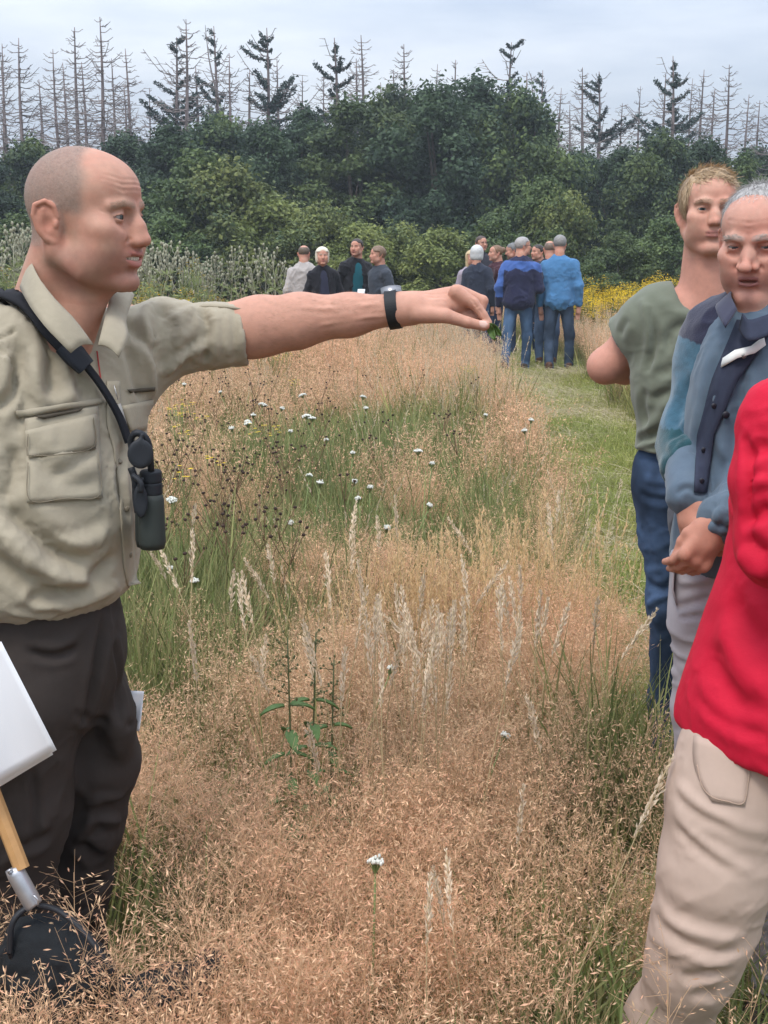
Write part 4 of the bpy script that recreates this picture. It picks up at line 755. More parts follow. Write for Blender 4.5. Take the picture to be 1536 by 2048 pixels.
    Vt, Ft = join(tv); part('teeth', H.w(Vt), Ft, mat('teeth', (0.66, 0.60, 0.50), 0.25), g)
    # --- shirt
    khaki = mat('khaki_cotton', (0.335, 0.292, 0.215), 0.92, noise=(22, 0.07), bump=[(900, 0.2, 0.001), (110, 0.25, 0.002), (36, 0.35, 0.005)], sheen=0.1, spec=0.15)
    s = SDF()
    s.E((0, 0.005, 1.27), (0.200, 0.142, 0.25), 0.05, fr=T); s.E((-0.03, -0.018, 1.13), (0.178, 0.155, 0.16), 0.08, fr=T)
    s.E((-0.035, -0.005, 1.05), (0.170, 0.158, 0.055), 0.04, fr=T)
    s.C([(-0.165, 0.012, 1.405), (0.165, 0.012, 1.405)], 0.068, 0.06, fr=T); s.C([(-0.07, 0.015, 1.46), (0.07, 0.015, 1.46)], 0.058, 0.05, fr=T)
    s.C([T.w(0.14, 0.0, 1.40), W(330, 676, 2.345), W(430, 672, 2.355)], [0.085, 0.0655, 0.0570], 0.06, kk=0.03)
    s.C([W(422, 671, 2.355), W(482, 668, 2.36)], [0.0590, 0.0580], 0.008)
    s.half(unit(W(520, 660, 2.36) - W(420, 672, 2.355)), W(491, 668, 2.36), 0.006)
    s.C([W(478, 668, 2.36), W(560, 662, 2.365)], [0.050, 0.050], 0.004, -1)
    s.C([rs, re + V3(0, 0, 0.02), (re + rw) / 2], [0.078, 0.062, 0.060], 0.05, kk=0.03)
    s.C([H.w(0, 0.02, -0.05), T.w(0, -0.005, 1.46)], [0.044, 0.044], 0.01, -1)
    s.C([T.w(0.004, -0.12, 1.50), T.w(0.004, -0.15, 1.375)], [0.022, 0.004], 0.006, -1)
    V, F = s.mesh((-1.0, 1.8, 0.92), (-0.15, 2.75, 1.62), 0.0042)
    wr_ = [  # sleeve folds
        ([(350, 640), (338, 690), (325, 738)], 0.012, -0.010), ([(412, 650), (385, 690), (330, 728)], 0.010, -0.006), ([(408, 622), (415, 660), (412, 720)], 0.008, -0.008),
        ([(330, 612), (318, 660), (312, 720)], 0.014, -0.010), ([(300, 608), (292, 650), (300, 700)], 0.012, 0.006), ([(385, 615), (365, 640), (352, 668)], 0.010, 0.006), ([(398, 690), (360, 715), (335, 742)], .009, .007), ([(470, 620), (468, 670), (470, 715)], 0.007, -0.003),
        # body folds
        ([(10, 1010), (80, 1080), (160, 1130)], 0.018, -0.012), ([(0, 1060), (90, 1140), (185, 1170)], 0.016, 0.010), ([(60, 1195), (130, 1185), (235, 1205)], 0.011, -0.011),
        ([(0, 1120), (80, 1165), (150, 1180)], 0.016, -0.009), ([(225, 1110), (190, 1150), (150, 1185)], 0.012, -0.009), ([(215, 1060), (170, 1085), (110, 1090)], 0.012, 0.006), ([(230, 1170), (180, 1200), (120, 1220)], .012, .006),
        ([(40, 700), (50, 780), (38, 860)], 0.012, -0.008), ([(62, 760), (90, 800), (150, 800)], 0.014, 0.005), ([(150, 700), (165, 760), (180, 800)], 0.014, -0.006), ([(20, 620), (60, 690), (75, 760)], 0.016, 0.006), ([(30, 900), (25, 960), (5, 1000)], .014, -.010),
        ([(100, 660), (110, 720), (100, 790)], 0.014, -0.005), ([(255, 700), (272, 760), (282, 800)], 0.010, -0.006), ([(285, 690), (300, 740), (305, 790)], 0.010, 0.006), ([(255, 880), (240, 960), (255, 1040)], 0.010, -0.006), ([(60, 900), (120, 960), (190, 965)], .014, -.005), ([(190, 900), (150, 930), (110, 945)], .010, -.006),
        ([(0, 820), (28, 780), (40, 720)], .010, -.012), ([(250, 640), (285, 680), (305, 720)], .012, -.007), ([(20, 1225), (110, 1232), (235, 1225)], .008, .004), ([(-10, 690), (30, 735), (46, 790), (40, 860)], .0045, -.0045), ([(278, 604), (306, 660), (312, 742)], .0045, -.004), ([(60, 640), (20, 668), (-20, 680)], .004, -.0035)]
    V = wrinkle(V, F, [(a, b, c * 1.5) for a, b, c in wr_], s); sdf_shirt = s
    N = mesh_normals(V, F); V = cloth_relief(V, N, T, 0.0045, 9, 2, (1, 1, 0.6)); V = cloth_ridge(V, F, T, .0038, 15, 5, (1.3, 1.3, .5), .7); V = cloth_ridge(V, F, T, .0028, 26, 8, (1.2, 1.2, .6), -.6); V = cloth_ridge(V, F, T, .0022, 60, 11)
    shirt = part('shirt', V, F, khaki, g)
    s = MeshHit(V, F)
    # collar: two leaves folding down from the neck band
    def collar_leaf(top, bot, n=14, m=7):
        a = spline(top, n); b = spline(bot, n); G = np.zeros((n, m, 3))
        out = unit(T.w(0, -1, 0) - T.t)
        for j in range(m):
            t = j / (m - 1); G[:, j] = a * (1 - t) + b * t + np.array([0, 0, 0.006]) * math.sin(math.pi * t)
        return sheet(G, 0.0022)
    near = lambda px, py, D: W(px, py, D)
    c1 = collar_leaf([near(118, 512, 2.21), near(66, 512, 2.17), near(74, 548, 2.095), near(108, 596, 2.065), near(150, 640, 2.06), near(187, 690, 2.062)],
                     [near(110, 560, 2.27), near(42, 560, 2.20), near(52, 598, 2.085), near(86, 648, 2.035), near(118, 682, 2.025), near(142, 706, 2.03)])
    Vc, Fc = c1; cl = part('collar', Vc, Fc, khaki, g)
    c2 = collar_leaf([near(196, 690, 2.07), near(205, 655, 2.09), near(214, 620, 2.14), near(222, 590, 2.20), near(232, 570, 2.28)],
                     [near(238, 715, 2.07), near(256, 675, 2.10), near(252, 640, 2.15), near(262, 607, 2.22), near(268, 590, 2.30)])
    Vc, Fc = c2; part('collar', Vc, Fc, khaki, g)
    # strips laid on the shirt: placket, pockets, flaps
    def on(pts, off): return [s.hit(x, y, off=off) for x, y in pts]
    def patch(corners, nu, nv, off, th, puff=0.0):
        """grid between 4 pixel corners (tl,tr,br,bl), dropped on the shirt"""
        tl, tr, br, bl = [np.array(c, float) for c in corners]; G = np.zeros((nu, nv, 3))
        for i in range(nu):
            for j in range(nv):
                u, v = i / (nu - 1), j / (nv - 1); p = (tl * (1 - u) + tr * u) * (1 - v) + (bl * (1 - u) + br * u) * v
                h = s.hit(p[0], p[1], off=off + puff * math.sin(math.pi * u) * math.sin(math.pi * v)); G[i, j] = h if h is not None else G[i, j - 1]
        return sheet(G[:, ::-1], th)
    def button(px, py, parent, r=0.0055):
        p = s.hit(px, py, off=0.008); n = s.normal(px, py)
        Vb, Fb = ball((0, 0, 0), (r, r, 0.002), 14, 6); z = np.array(Vector(n).to_track_quat('Z', 'Y').to_matrix()); part('button', p + Vb @ z.T, Fb, mat('button', (0.20, 0.17, 0.12), 0.4), parent)
    Vp, Fp = patch([(50, 838), (196, 812), (205, 996), (54, 1006)], 16, 16, 0.004, 0.003, 0.006); pk = part('pocket', Vp, Fp, khaki, g)
    Vp, Fp = patch([(50, 862), (192, 828), (192, 898), (58, 916)], 16, 7, 0.0095, 0.003, 0.004); fl = part('flap', Vp, Fp, khaki, pk)
    button(75, 895, fl); button(176, 877, fl, .0045)
    Vp, Fp = patch([(32, 822), (205, 796), (208, 806), (36, 836)], 14, 3, 0.004, 0.003, 0.002); part('pocket_seam', Vp, Fp, khaki, g)
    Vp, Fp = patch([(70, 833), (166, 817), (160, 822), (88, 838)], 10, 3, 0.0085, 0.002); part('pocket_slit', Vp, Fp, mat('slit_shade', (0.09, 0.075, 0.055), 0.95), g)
    def stitch(l, par, off=.0005, m=None):
        p = [q for q in (s.hit(x, y, off=off) for x, y in spline(np.array(l, float), 26)) if q is not None]; Vs, Fs = tube(np.array(p), .0008, 4); part('stitching', Vs, Fs, mat('khaki_thread', (.20, .17, .12), .9), par)
    stitch([(56, 868), (54, 905), (63, 911), (120, 909), (188, 893), (187, 835)], fl, .0150); stitch([(56, 925), (60, 1000), (130, 997), (199, 990), (196, 905)], pk, .0125)
    Vp, Fp = patch([(242, 812), (306, 800), (304, 858), (262, 862)], 8, 7, 0.007, 0.003, 0.004); pk2 = part('pocket', Vp, Fp, khaki, g); button(277, 842, pk2, .0048)
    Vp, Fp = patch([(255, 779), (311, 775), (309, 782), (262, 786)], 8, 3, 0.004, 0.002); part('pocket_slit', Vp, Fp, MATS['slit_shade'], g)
    rows = [(214, 770, 246), (214, 850, 250), (228, 900, 262), (238, 980, 266), (243, 1060, 272), (247, 1130, 276), (256, 1180, 282), (247, 1215, 270)]
    G = np.zeros((6, 40, 3)); ys = np.linspace(762, 1218, 40)
    for j, y in enumerate(ys):
        l = np.interp(y, [r[1] for r in rows], [r[0] for r in rows]); r_ = np.interp(y, [r[1] for r in rows], [r[2] for r in rows]) - 6
        prev = None
        for i in range(6):
            h = s.hit(l + (r_ - l) * i / 5, y, off=0.003 + 0.0018 * math.sin(j * 1.9) * (i / 5)); prev = h if h is not None else (prev + V3(0.004, 0.004, 0) if prev is not None else G[0, j - 1]); G[i, j] = prev
    Vp, Fp = sheet(G[:, ::-1], 0.002); pl = part('placket', Vp, Fp, khaki, g)
    for y, x in ((922, 240), (1018, 254), (1110, 262)): button(x, y, pl, 0.005)
    # small loop and tab on the rolled sleeve, cuff seam
    Gt = np.array([[W(x, y + 16 * abs(dd - .025) / .025 * .5, 2.325 + dd) for x, y in ((388, 607), (420, 605), (455, 607), (484, 611))] for dd in (0.0, 0.025, 0.05)]); Vp, Fp = sheet(Gt, 0.003); part('sleeve_tab', Vp, Fp, khaki, g)
    shirt_sdf = s; shirt_VF = None
    # --- trousers
    brown = mat('dark_trousers', (0.043, 0.035, 0.031), 0.85, noise=(25, 0.12), bump=[(700, 0.2, 0.001), (40, 0.25, 0.003)], spec=0.15)
    s = SDF()
    s.C([W(72, 1225, 2.18), W(72, 1330, 2.19)], [0.140, 0.145], 0.05); s.E(T.w(-0.02, 0.02, 0.93), (0.150, 0.150, 0.12), 0.04)
    s.C([W(18, 1400, 2.12), W(8, 1620, 2.12), W(5, 1830, 2.14), W(5, 2300, 2.18)], [0.128, 0.102, 0.088, 0.075], 0.03, kk=0.05)
    s.C([W(170, 1380, 2.28), W(192, 1520, 2.27), W(178, 1640, 2.28), W(150, 1760, 2.30), W(140, 1900, 2.30), W(135, 2300, 2.32)], [0.078, 0.073, 0.060, 0.062, 0.062, 0.075], 0.03, kk=0.04)
    s.E(W(238, 1440, 2.22), (0.030, 0.05, 0.07), 0.03)
    s.half((0, 0, 1), (0, 0, 1.05), 0.005); s.half((0, 0, -1), (0, 0, 0.05), 0.005)
    V, F = s.mesh((-1.0, 1.85, 0.03), (-0.3, 2.55, 1.07), 0.0055)
    V = wrinkle(V, F, [([(205, 1250), (195, 1330), (170, 1440)], 0.010, -0.012), ([(60, 1305), (110, 1312), (150, 1300)], .008, -.008), ([(66, 1545), (72, 1610), (70, 1680)], .007, -.007), ([(20, 1690), (60, 1690), (100, 1670)], .012, -.008),
        ([(160, 1690), (200, 1720), (232, 1715)], .012, -.012), ([(170, 1800), (190, 1770), (205, 1760)], .012, -.010), ([(150, 1680), (190, 1640), (235, 1640)], .012, .010), ([(150, 1430), (200, 1440), (262, 1450)], .008, -.006), ([(228, 1290), (235, 1380), (240, 1440)], .008, -.008), ([(150, 1850), (180, 1830), (200, 1840)], .010, .010), ([(170, 1660), (195, 1600), (240, 1590)], .01, .006)], s)
    N = mesh_normals(V, F); V = cloth_relief(V, N, T, 0.004, 8, 6); V = cloth_ridge(V, F, T, .005, 13, 3, (1, 1, .6), .5); V = cloth_ridge(V, F, T, .0025, 26, 6)
    tr = part('trousers', V, F, brown, g)
    for fx, fy in ((8, 2.10), (150, 2.24)):   # boots
        b = W(fx, 1900, fy); b[2] = 0; sb = SDF(); d = unit(T.w(0, -1, 0) - T.t); sb.C([b + V3(0, 0, .05) + d * -.03, b + V3(0, 0, .04) + d * .16], [0.05, 0.042], .02); sb.C([b + V3(0, 0, .06), b + V3(0, 0, .16)], [.05, .052], .02); sb.half((0, 0, -1), (0, 0, 0.006), 0.003)
        Vb, Fb = sb.mesh(b + V3(-.25, -.25, -.01), b + V3(.25, .25, .24), .009); part('boot', Vb, Fb, mat('boot_leather', (0.05, 0.035, 0.025), 0.6), g)
    return dict(T=T, H=H, hit=shirt_sdf, sdf=sdf_shirt, D0=D0)
GUIDE = build_guide() if want('guide') else None
# ------------------------------------------------------------------ the older man, the blond man, the woman in red
def hand(s, wrist, knuck, side, palm_n, curl=0.5, size=1.0, thumb=1):
    """relaxed hand: wrist -> knuckles, side = towards the thumb, palm_n = out of the palm"""
    d = unit(knuck - wrist); side = unit(side - d * (side @ d)); pn = unit(palm_n - d * (palm_n @ d)); L = 0.095 * size
    s.C([wrist, wrist + d * L * .6], [0.026 * size, 0.026 * size], 0.015)
    for o in (-0.022, 0.0, 0.024): s.C([wrist + d * 0.02 + side * o * .7, wrist + d * L + side * o], [0.017 * size, 0.0145 * size], 0.012)
    for i, (o, l) in enumerate(((0.030, .92), (0.010, 1.0), (-0.010, .95), (-0.029, .78))):
        b = wrist + d * L * (1.0 - 0.04 * abs(i - 1)) + side * o * size; pts = [b]; dd = d; a = 0.35 + curl * 0.9
        for j, sl in enumerate((0.042, 0.026, 0.022)):
            dd = unit(dd * math.cos(a) + pn * math.sin(a)); pts.append(pts[-1] + dd * sl * l * size); pn2 = pn; a = 0.25 + curl * 0.8
        s.C(pts, [0.0105 * size, 0.0092 * size, 0.0082 * size, 0.007 * size], 0.006, kk=0.004)
    t0 = wrist + d * 0.03 + side * 0.026 + pn * 0.008; t1 = t0 + (d * 0.035 + side * 0.018 + pn * 0.012) * thumb; t2 = t1 + (d * 0.032 + pn * 0.016) * thumb; t3 = t2 + d * .022 - side * 0.006 + pn * 0.008
    s.C([t0, t1, t2, t3], [0.016 * size, 0.0125 * size, 0.0105 * size, 0.0085 * size], 0.01, kk=0.004)
def scalp_hair(H, sel, n, length, width, comb, colour, seed, parent, lift=0.35, jit=0.3, droop=0.25, cvar=0.25, scale=(0.0765, 0.094, 0.0825), name='hair', rough=0.5):
    """hair ribbons rooted on the cranium where sel(local points) holds; comb(local) gives the combing direction"""
    r = np.random.default_rng(seed); d = r.normal(0, 1, (n * 8, 3)); d /= np.linalg.norm(d, axis=1, keepdims=True)
    P = V3(0, 0.004, 0.042) + d * np.array(scale); N = d / np.array(scale); N /= np.linalg.norm(N, axis=1, keepdims=True)
    k = sel(P, r); P, N = P[k][:n], N[k][:n]; cd = comb(P); cd = cd - N * (cd * N).sum(1, keepdims=True)
    V, F = strands(P - N * 0.002, cd, length, width, droop, 4, jit, seed, lift, N)
    c = np.repeat(np.asarray(colour, float)[None] * (1 + r.uniform(-cvar, cvar, (len(P), 1))), 10, 0)
    return part(name, H.w(V), F, mat('hair', attr=True, rough=rough, spec=0.4), parent, col=c, smooth=True)
def hair_cap(H, parent, colour, sel, thick=0.008, seed=1, h=0.004, name='hair', extra=None, mater=None):
    """close hair mass: cranium shell with uneven surface, kept where sel < 0 (signed function of local points)"""
    s = SDF(); s.add(lambda P: d_ell(H.l(P) - V3(0, 0.004, 0.042), np.zeros(3), V3(0.0755, 0.0925, 0.081) + thick) + 0.006 * (frac_noise(H.l(P) * 70, seed, 2) - 0.5))
    if extra: extra(s)
    s.add(lambda P: -sel(H.l(P)), 0.006, -1)
    V, F = s.mesh(H.t - 0.2, H.t + 0.2, h)
    if not len(V): return None
    c = np.asarray(colour, float)[None] * (0.75 + 0.5 * frac_noise(H.l(V) * np.array([160, 60, 160]), seed, 2))[:, None]
    return part(name, V, F, mater or mat('hair', attr=True, rough=0.5, spec=0.4), parent, col=c)

def build_older():
    D = 2.55; T = Frame((W(1512, 900, D)[0], D, 0), rotz(R(-32))); H = Frame(W(1520, 492, 2.56), rotz(R(-28)) @ rotx(R(13)) * .925); H.l = lambda P, H=H: ((np.asarray(P) - H.t) @ H.R) / .925 ** 2
    g = empty('person', T.t, 'grey haired older man in blue jacket looking down with his hands clasped', 'man')
    s = SDF(); head(s, H, jaw=1.02, nose=1.12, nosew=1.25, slit=0.0019, bags=1.8, open_mouth=0.0025, chin=0.003, neck=False, brow=1.35, full=0.96, lip=.72)
    nb = T.w(0, 0.03, 1.43); s.C([H.w(0, 0.022, -0.045), nb], [0.054, 0.062], 0.03); s.C([H.w(0, -0.035, -0.075), T.w(0, -0.04, 1.42)], [0.032, 0.045], 0.03)
    s.E((0, -0.0, 1.33), (0.13, 0.085, 0.13), 0.04, fr=T)
    rs, re, rw = W(1432, 680, 2.63), W(1384, 870, 2.62), W(1376, 985, 2.43)
    ls, le, lw = T.w(0.17, 0.02, 1.38), W(1600, 985, 2.48), W(1436, 1040, 2.362)
    s.C([T.w(0, 0, 1.36), rs, re, rw], [0.05, 0.05, 0.04, 0.027], 0.03, kk=.02); s.C([T.w(0, 0, 1.36), ls, le, lw], [0.05, 0.05, 0.04, 0.027], 0.03, kk=.02)
    hand(s, rw, W(1384, 1060, 2.40), V3(0.2, -1, 0.1), V3(1.0, 0.15, -.1), 0.7, .95, thumb=.6)
    hand(s, lw, W(1404, 1096, 2.350), V3(-0.8, -0.3, -0.4), V3(-0.10, 1.0, -.1), 0.75, .92, thumb=.55)
    V, F = s.mesh((0.45, 2.15, 0.90), (1.05, 2.85, 1.82), 0.0026); Q = H.l(V); hd = (Q[:, 2] > -0.115) & (np.linalg.norm(Q, axis=1) < 0.22); N = mesh_normals(V, F)
    c = np.tile(SKIN * V3(1.0, 0.86, 0.82), (len(V), 1)) * (0.9 + 0.2 * frac_noise(V * 50, 4))[:, None]
    q = Q[hd]; hc = skin_colour(q, SKIN * V3(1.08, 1.02, 1.05), red=1.3, brow=0.6, browcol=(0.45, 0.40, 0.36), lips=(0.34, 0.15, 0.13), om=0.0025, stubble=0.12)
    m = sstep(-0.02, 0.03, q[:, 1]) * sstep(0.0, 0.03, q[:, 2]) * 0.6 * (np.abs(q[:, 0]) < .0755); hc = hc * (1 - m[:, None]) + V3(0.52, 0.48, 0.46) * m[:, None]; c[hd] = hc
    for z, a in ((0.058, -0.0007), (0.068, -0.0007)): V = crease(V, N, H.w(np.array([(-0.045, -0.08, z + .003), (0.0, -0.098, z), (.045, -.08, z + .003)])), 0.003, a * 1.8)
    for sx in (-1, 1):
        V = crease(V, N, H.w(np.array([(sx * .006, -.102, .030), (sx * .008, -.100, .042)])), 0.0022, -0.0012)
        V = crease(V, N, H.w(np.array([(sx * .020, -.103, -.016), (sx * .033, -.088, -.036), (sx * .036, -.080, -.056)])), 0.0038, -0.0028)
        V = crease(V, N, H.w(np.array([(sx * .022, -.103, -.010), (sx * .034, -.094, -.012), (sx * .048, -.074, -.020)])), 0.006, 0.0018); V = crease(V, N, H.w(np.array([(sx * .024, -.088, -.060), (sx * .030, -.075, -.078)])), 0.0035, -0.0018)
        V = crease(V, N, H.w(np.array([(sx * .047, -.082, .014), (sx * .060, -.066, .010)])), 0.002, -0.0010)
    part('body', V, F, skin_mat(), g, col=c); brow_hair(H, V, F, g, (.34, .30, .26), 200, .0075); eyes(H, g, look=(0.15, -0.9, -0.30), iris=(0.04, 0.045, 0.05))
    white = (0.47, 0.455, 0.44)
    hair_cap(H, g, (.34, .325, .31), lambda Q: np.maximum(-0.050 + 0.60 * np.maximum(0.108 - Q[:, 2], 0) + .012 * (frac_noise(Q * 60, 3) - .5) - Q[:, 1], 0.004 - 0.3 * Q[:, 1] - Q[:, 2]), 0.0050, 8)
    scalp_hair(H, lambda P, r: ((P[:, 1] > -0.020 + 0.5 * np.maximum(0.10 - P[:, 2], 0)) & (P[:, 2] > 0.012 - 0.3 * P[:, 1])) | ((P[:, 1] > -0.064) & (P[:, 2] > 0.085)), 9000, 0.019, 0.0010,
        lambda P: np.stack([P[:, 0] * 3, -0.6 + 0 * P[:, 0], -0.8 + 4 * np.maximum(P[:, 2] - .06, 0)], -1), white, 11, g, lift=0.16, jit=0.24, droop=.4, scale=(0.0805, 0.0945, 0.0865))
    # fleece on the near arm and shoulder: navy yoke, blue upper, teal lower part
    s = SDF(); s.C([W(1480, 648, 2.60), W(1445, 672, 2.62), W(1428, 720, 2.63)], [0.070, 0.070, 0.068], 0.05, kk=.03)
    s.C([W(1428, 720, 2.63), W(1388, 855, 2.62), W(1382, 895, 2.60)], [0.068, 0.060, 0.060], 0.05, kk=.03)
    s.C([W(1382, 895, 2.60), W(1378, 935, 2.53)], [0.060, 0.055], 0.03); s.half(unit(W(1376, 985, 2.43) - W(1382, 895, 2.60)), W(1378, 945, 2.51), 0.01)
    V, F = s.mesh((0.4, 2.3, 1.05), (1.0, 2.95, 1.62), 0.0045)
    V = wrinkle(V, F, [([(1345, 870), (1375, 860), (1400, 880)], .010, -.010), ([(1350, 905), (1372, 895), (1400, 905)], .009, -.009), ([(1340, 890), (1360, 925), (1385, 935)], .008, .006), ([(1385, 760), (1360, 820), (1350, 860)], .014, -.008), ([(1420, 720), (1395, 790), (1392, 850)], .012, -.008)], s)
    N = mesh_normals(V, F); V = cloth_ridge(V, F, T, .006, 16, 3); V = cloth_relief(V, N, T, 0.003, 25, 3)
    px = (V[:, 0]) / (V[:, 1] * _ct) ; fl = frac_noise(V * 120, 6, 3); z = V[:, 2]
    c = np.where((z < 1.24 + 0.03 * fl)[:, None], V3(0.014, 0.060, 0.074), V3(0.045, 0.115, 0.168)) * (0.7 + 0.6 * fl)[:, None]
    yoke = z > 1.405 + 0.10 * np.clip((V[:, 0] - W(1425, 700, 2.6)[0]) / 0.10, -1, 1) * -1.0 * 0.5; c[yoke] = V3(0.016, 0.018, 0.042)
    part('fleece_sleeve', V, F, mat('fleece', attr=True, rough=0.98, bump=[(350, 0.5, 0.002)], sheen=0.3, spec=0.05), g, col=c)
    # shell jacket: body, far sleeve, near cuff
    s = SDF(); s.E(T.w(0.03, 0.01, 1.27), (0.175, 0.135, 0.26), 0.05); s.E(T.w(0.02, -0.01, 1.08), (0.165, 0.145, 0.16), 0.06); s.C([T.w(-0.05, 0.02, 1.43), T.w(0.16, 0.02, 1.40)], [0.06, 0.075], 0.06)
    s.C([ls, le + V3(0, 0, .01), W(1505, 1012, 2.41), W(1446, 1036, 2.37)], [0.080, 0.072, 0.064, 0.046], 0.03, kk=.03); s.C([W(1377, 930, 2.53), W(1376, 990, 2.425)], [0.047, 0.040], 0.01)
    s.C([T.w(0, -0.0, 1.00), T.w(0.0, 0, 0.98)], [0.155, 0.155], 0.04)
    s.C([H.w(0, 0.02, -0.05), T.w(0, 0.0, 1.42)], [0.044, 0.044], 0.01, -1); s.half(unit(V3(0.0, 0, -1)), (0, 0, 0.985), 0.006)
    V, F = s.mesh((0.45, 2.1, 0.93), (1.15, 2.9, 1.56), 0.0045)
    V = wrinkle(V, F, [([(1440, 700), (1415, 800), (1395, 900)], .012, -.010), ([(1490, 760), (1470, 860), (1455, 960)], .010, -.010), ([(1500, 960), (1470, 1000), (1440, 1035)], .008, .007), ([(1505, 1000), (1480, 1030), (1450, 1075)], .008, -.009), ([(1470, 1060), (1440, 1050), (1420, 1040)], .007, -.007), ([(1460, 985), (1440, 1020), (1425, 1060)], .006, .006),
        ([(1425, 760), (1445, 900), (1445, 1000)], .010, .006), ([(1355, 985), (1375, 975), (1398, 985)], .006, -.005), ([(1500, 700), (1480, 760), (1475, 850)], .012, -.008)], s)
    N = mesh_normals(V, F); V = cloth_relief(V, N, T, 0.005, 11, 8); V = cloth_ridge(V, F, T, .0055, 13, 6, (1.3, 1.3, .5), .5); V = cloth_ridge(V, F, T, .003, 30, 9)
    part('jacket', V, F, mat('blue_shell', (0.064, 0.100, 0.142), 0.75, noise=(30, 0.10), bump=[(500, 0.25, 0.001), (45, 0.25, 0.003)], sheen=0.15, vary=((0.080, 0.118, 0.155), 9)), g)
    s = MeshHit(V, F)
    def strip(pts, off, th):   # pts rows of (left px, right px, y)
        G = np.zeros((5, len(pts), 3))
        for j, (l, r_, y) in enumerate(pts):
            prev = None
            for i in range(5):
                h = s.hit(l + (r_ - l) * i / 4, y, off=off); prev = h if h is not None else (prev if prev is not None else W(l, y, 2.4)); G[i, j] = prev
        return sheet(G[:, ::-1], th)
    denim = mat('navy_shirt', (0.026, 0.032, 0.055), 0.85, noise=(60, 0.15), bump=[(700, .2, .001)])
    ys = np.linspace(640, 985, 16); V, F = strip([(np.interp(y, [640, 760, 870, 985], [1474, 1424, 1394, 1388]), np.interp(y, [640, 760, 870, 985], [1560, 1476, 1428, 1414]), y) for y in ys], 0.0075, 0.003); sh = part('shirt', V, F, denim, g)
    for y, x in ((812, 1428), (900, 1408), (962, 1404)):
        p = s.hit(x, y, off=0.0125); Vb, Fb = ball((0, 0, 0), (.0055, .002, .0055), 12, 6); part('button', p + Vb, Fb, mat('dark_button', (.012, .012, .018), .35), sh)
    for y, x in ((830, 1452),):
        p = s.hit(x, y, off=0.008); Vb, Fb = ball((0, 0, 0), (.0075, .003, .0075), 12, 6); part('snap_button', p + Vb, Fb, MATS['dark_button'], g)
    G = np.array([[s.hit(x, y, off=.018 + .004 * t) for x, y, t in row] for row in ([(1442, 735, 0), (1475, 716, 1), (1510, 706, 1), (1532, 690, 0)], [(1443, 727, 0), (1472, 708, 1), (1505, 698, 1), (1530, 682, 0)], [(1446, 716, 0), (1470, 700, 1), (1502, 692, 1), (1528, 672, 0)])]); V, F = sheet(G, .002); tb = part('tab', V, F, mat('white_tab', (0.72, 0.72, 0.68), 0.6), g)
    p = s.hit(1488, 712, off=.024); Vb, Fb = ball((0, 0, 0), (.005, .002, .005), 10, 5); part('button', p + Vb, Fb, mat('grey_button', (.2, .2, .19), .3, metal=.6), tb)
    navy = mat('navy_collar', (0.018, 0.020, 0.045), 0.85, bump=[(500, .3, .001)], sheen=.2)
    def leaf(top, bot, m, th=.004):
        a, b = spline(top, 10), spline(bot, 10); t = np.linspace(0, 1, 6)[None, :, None]; Gq = a[:, None] * (1 - t) + b[:, None] * t; return sheet(Gq, th)
    V, F = leaf([W(1492, 575, 2.60), W(1462, 585, 2.52), W(1474, 618, 2.45)], [W(1475, 600, 2.62), W(1432, 612, 2.50), W(1450, 655, 2.42)], navy); part('collar', V, F, navy, g)
    V, F = leaf([W(1490, 560, 2.60), W(1480, 570, 2.57), W(1484, 606, 2.54)], [W(1480, 580, 2.60), W(1458, 580, 2.55), W(1458, 612, 2.52)], navy); part('collar_lining', V, F, mat('teal_lining', (0.06, 0.36, 0.33), 0.8), g)
    V, F = leaf([W(1486, 628, 2.46), W(1500, 640, 2.43), W(1540, 628, 2.44)], [W(1478, 660, 2.45), W(1500, 682, 2.405), W(1545, 668, 2.41)], denim); part('shirt_collar', V, F, denim, g)
    grey = mat('grey_trousers', (0.34, 0.315, 0.335), 0.85, noise=(20, 0.06), bump=[(600, .15, .001), (40, .2, .003)])
    s = SDF(); s.E(T.w(0, 0.01, 0.93), (0.155, 0.135, 0.12), 0.04); s.C([W(1405, 1090, 2.50), W(1394, 1240, 2.50), W(1395, 1420, 2.52), W(1400, 1720, 2.56)], [0.062, 0.050, 0.048, 0.05], 0.05, kk=.03)
    s.C([T.w(0.09, 0, 0.88), T.w(0.10, -0.01, 0.48), T.w(0.11, 0.0, 0.06)], [0.085, 0.062, 0.05], 0.05, kk=.03); s.half((0, 0, 1), (0, 0, 1.02), .004); s.half((0, 0, -1), (0, 0, .05), .004)
    V, F = s.mesh((0.4, 2.2, 0.0), (1.1, 2.9, 1.05), 0.006); V = wrinkle(V, F, [([(1355, 1140), (1385, 1146), (1420, 1140)], .008, -.006), ([(1358, 1165), (1390, 1163), (1422, 1158)], .008, .005), ([(1356, 1215), (1390, 1205), (1422, 1195)], .008, -.006), ([(1360, 1235), (1395, 1232), (1422, 1236)], .006, -.005), ([(1370, 1120), (1390, 1128), (1420, 1120)], .007, .005)], s)
    V = cloth_ridge(V, F, T, .006, 16, 3, (.7, .7, 1.4)); part('trousers', V, F, grey, g)
    G = np.array([[W(x, y, 2.46 + .02 * t) for x, y in ((1352, 1105), (1347, 1140), (1345, 1180), (1354, 1210))] for t in (0, 1, 2)]); V, F = sheet(G, .004); part('pocket_flap', V, F, grey, g)
    for k in (-0.1, 0.1): shoe(T.w(k, 0, 0), T, g)
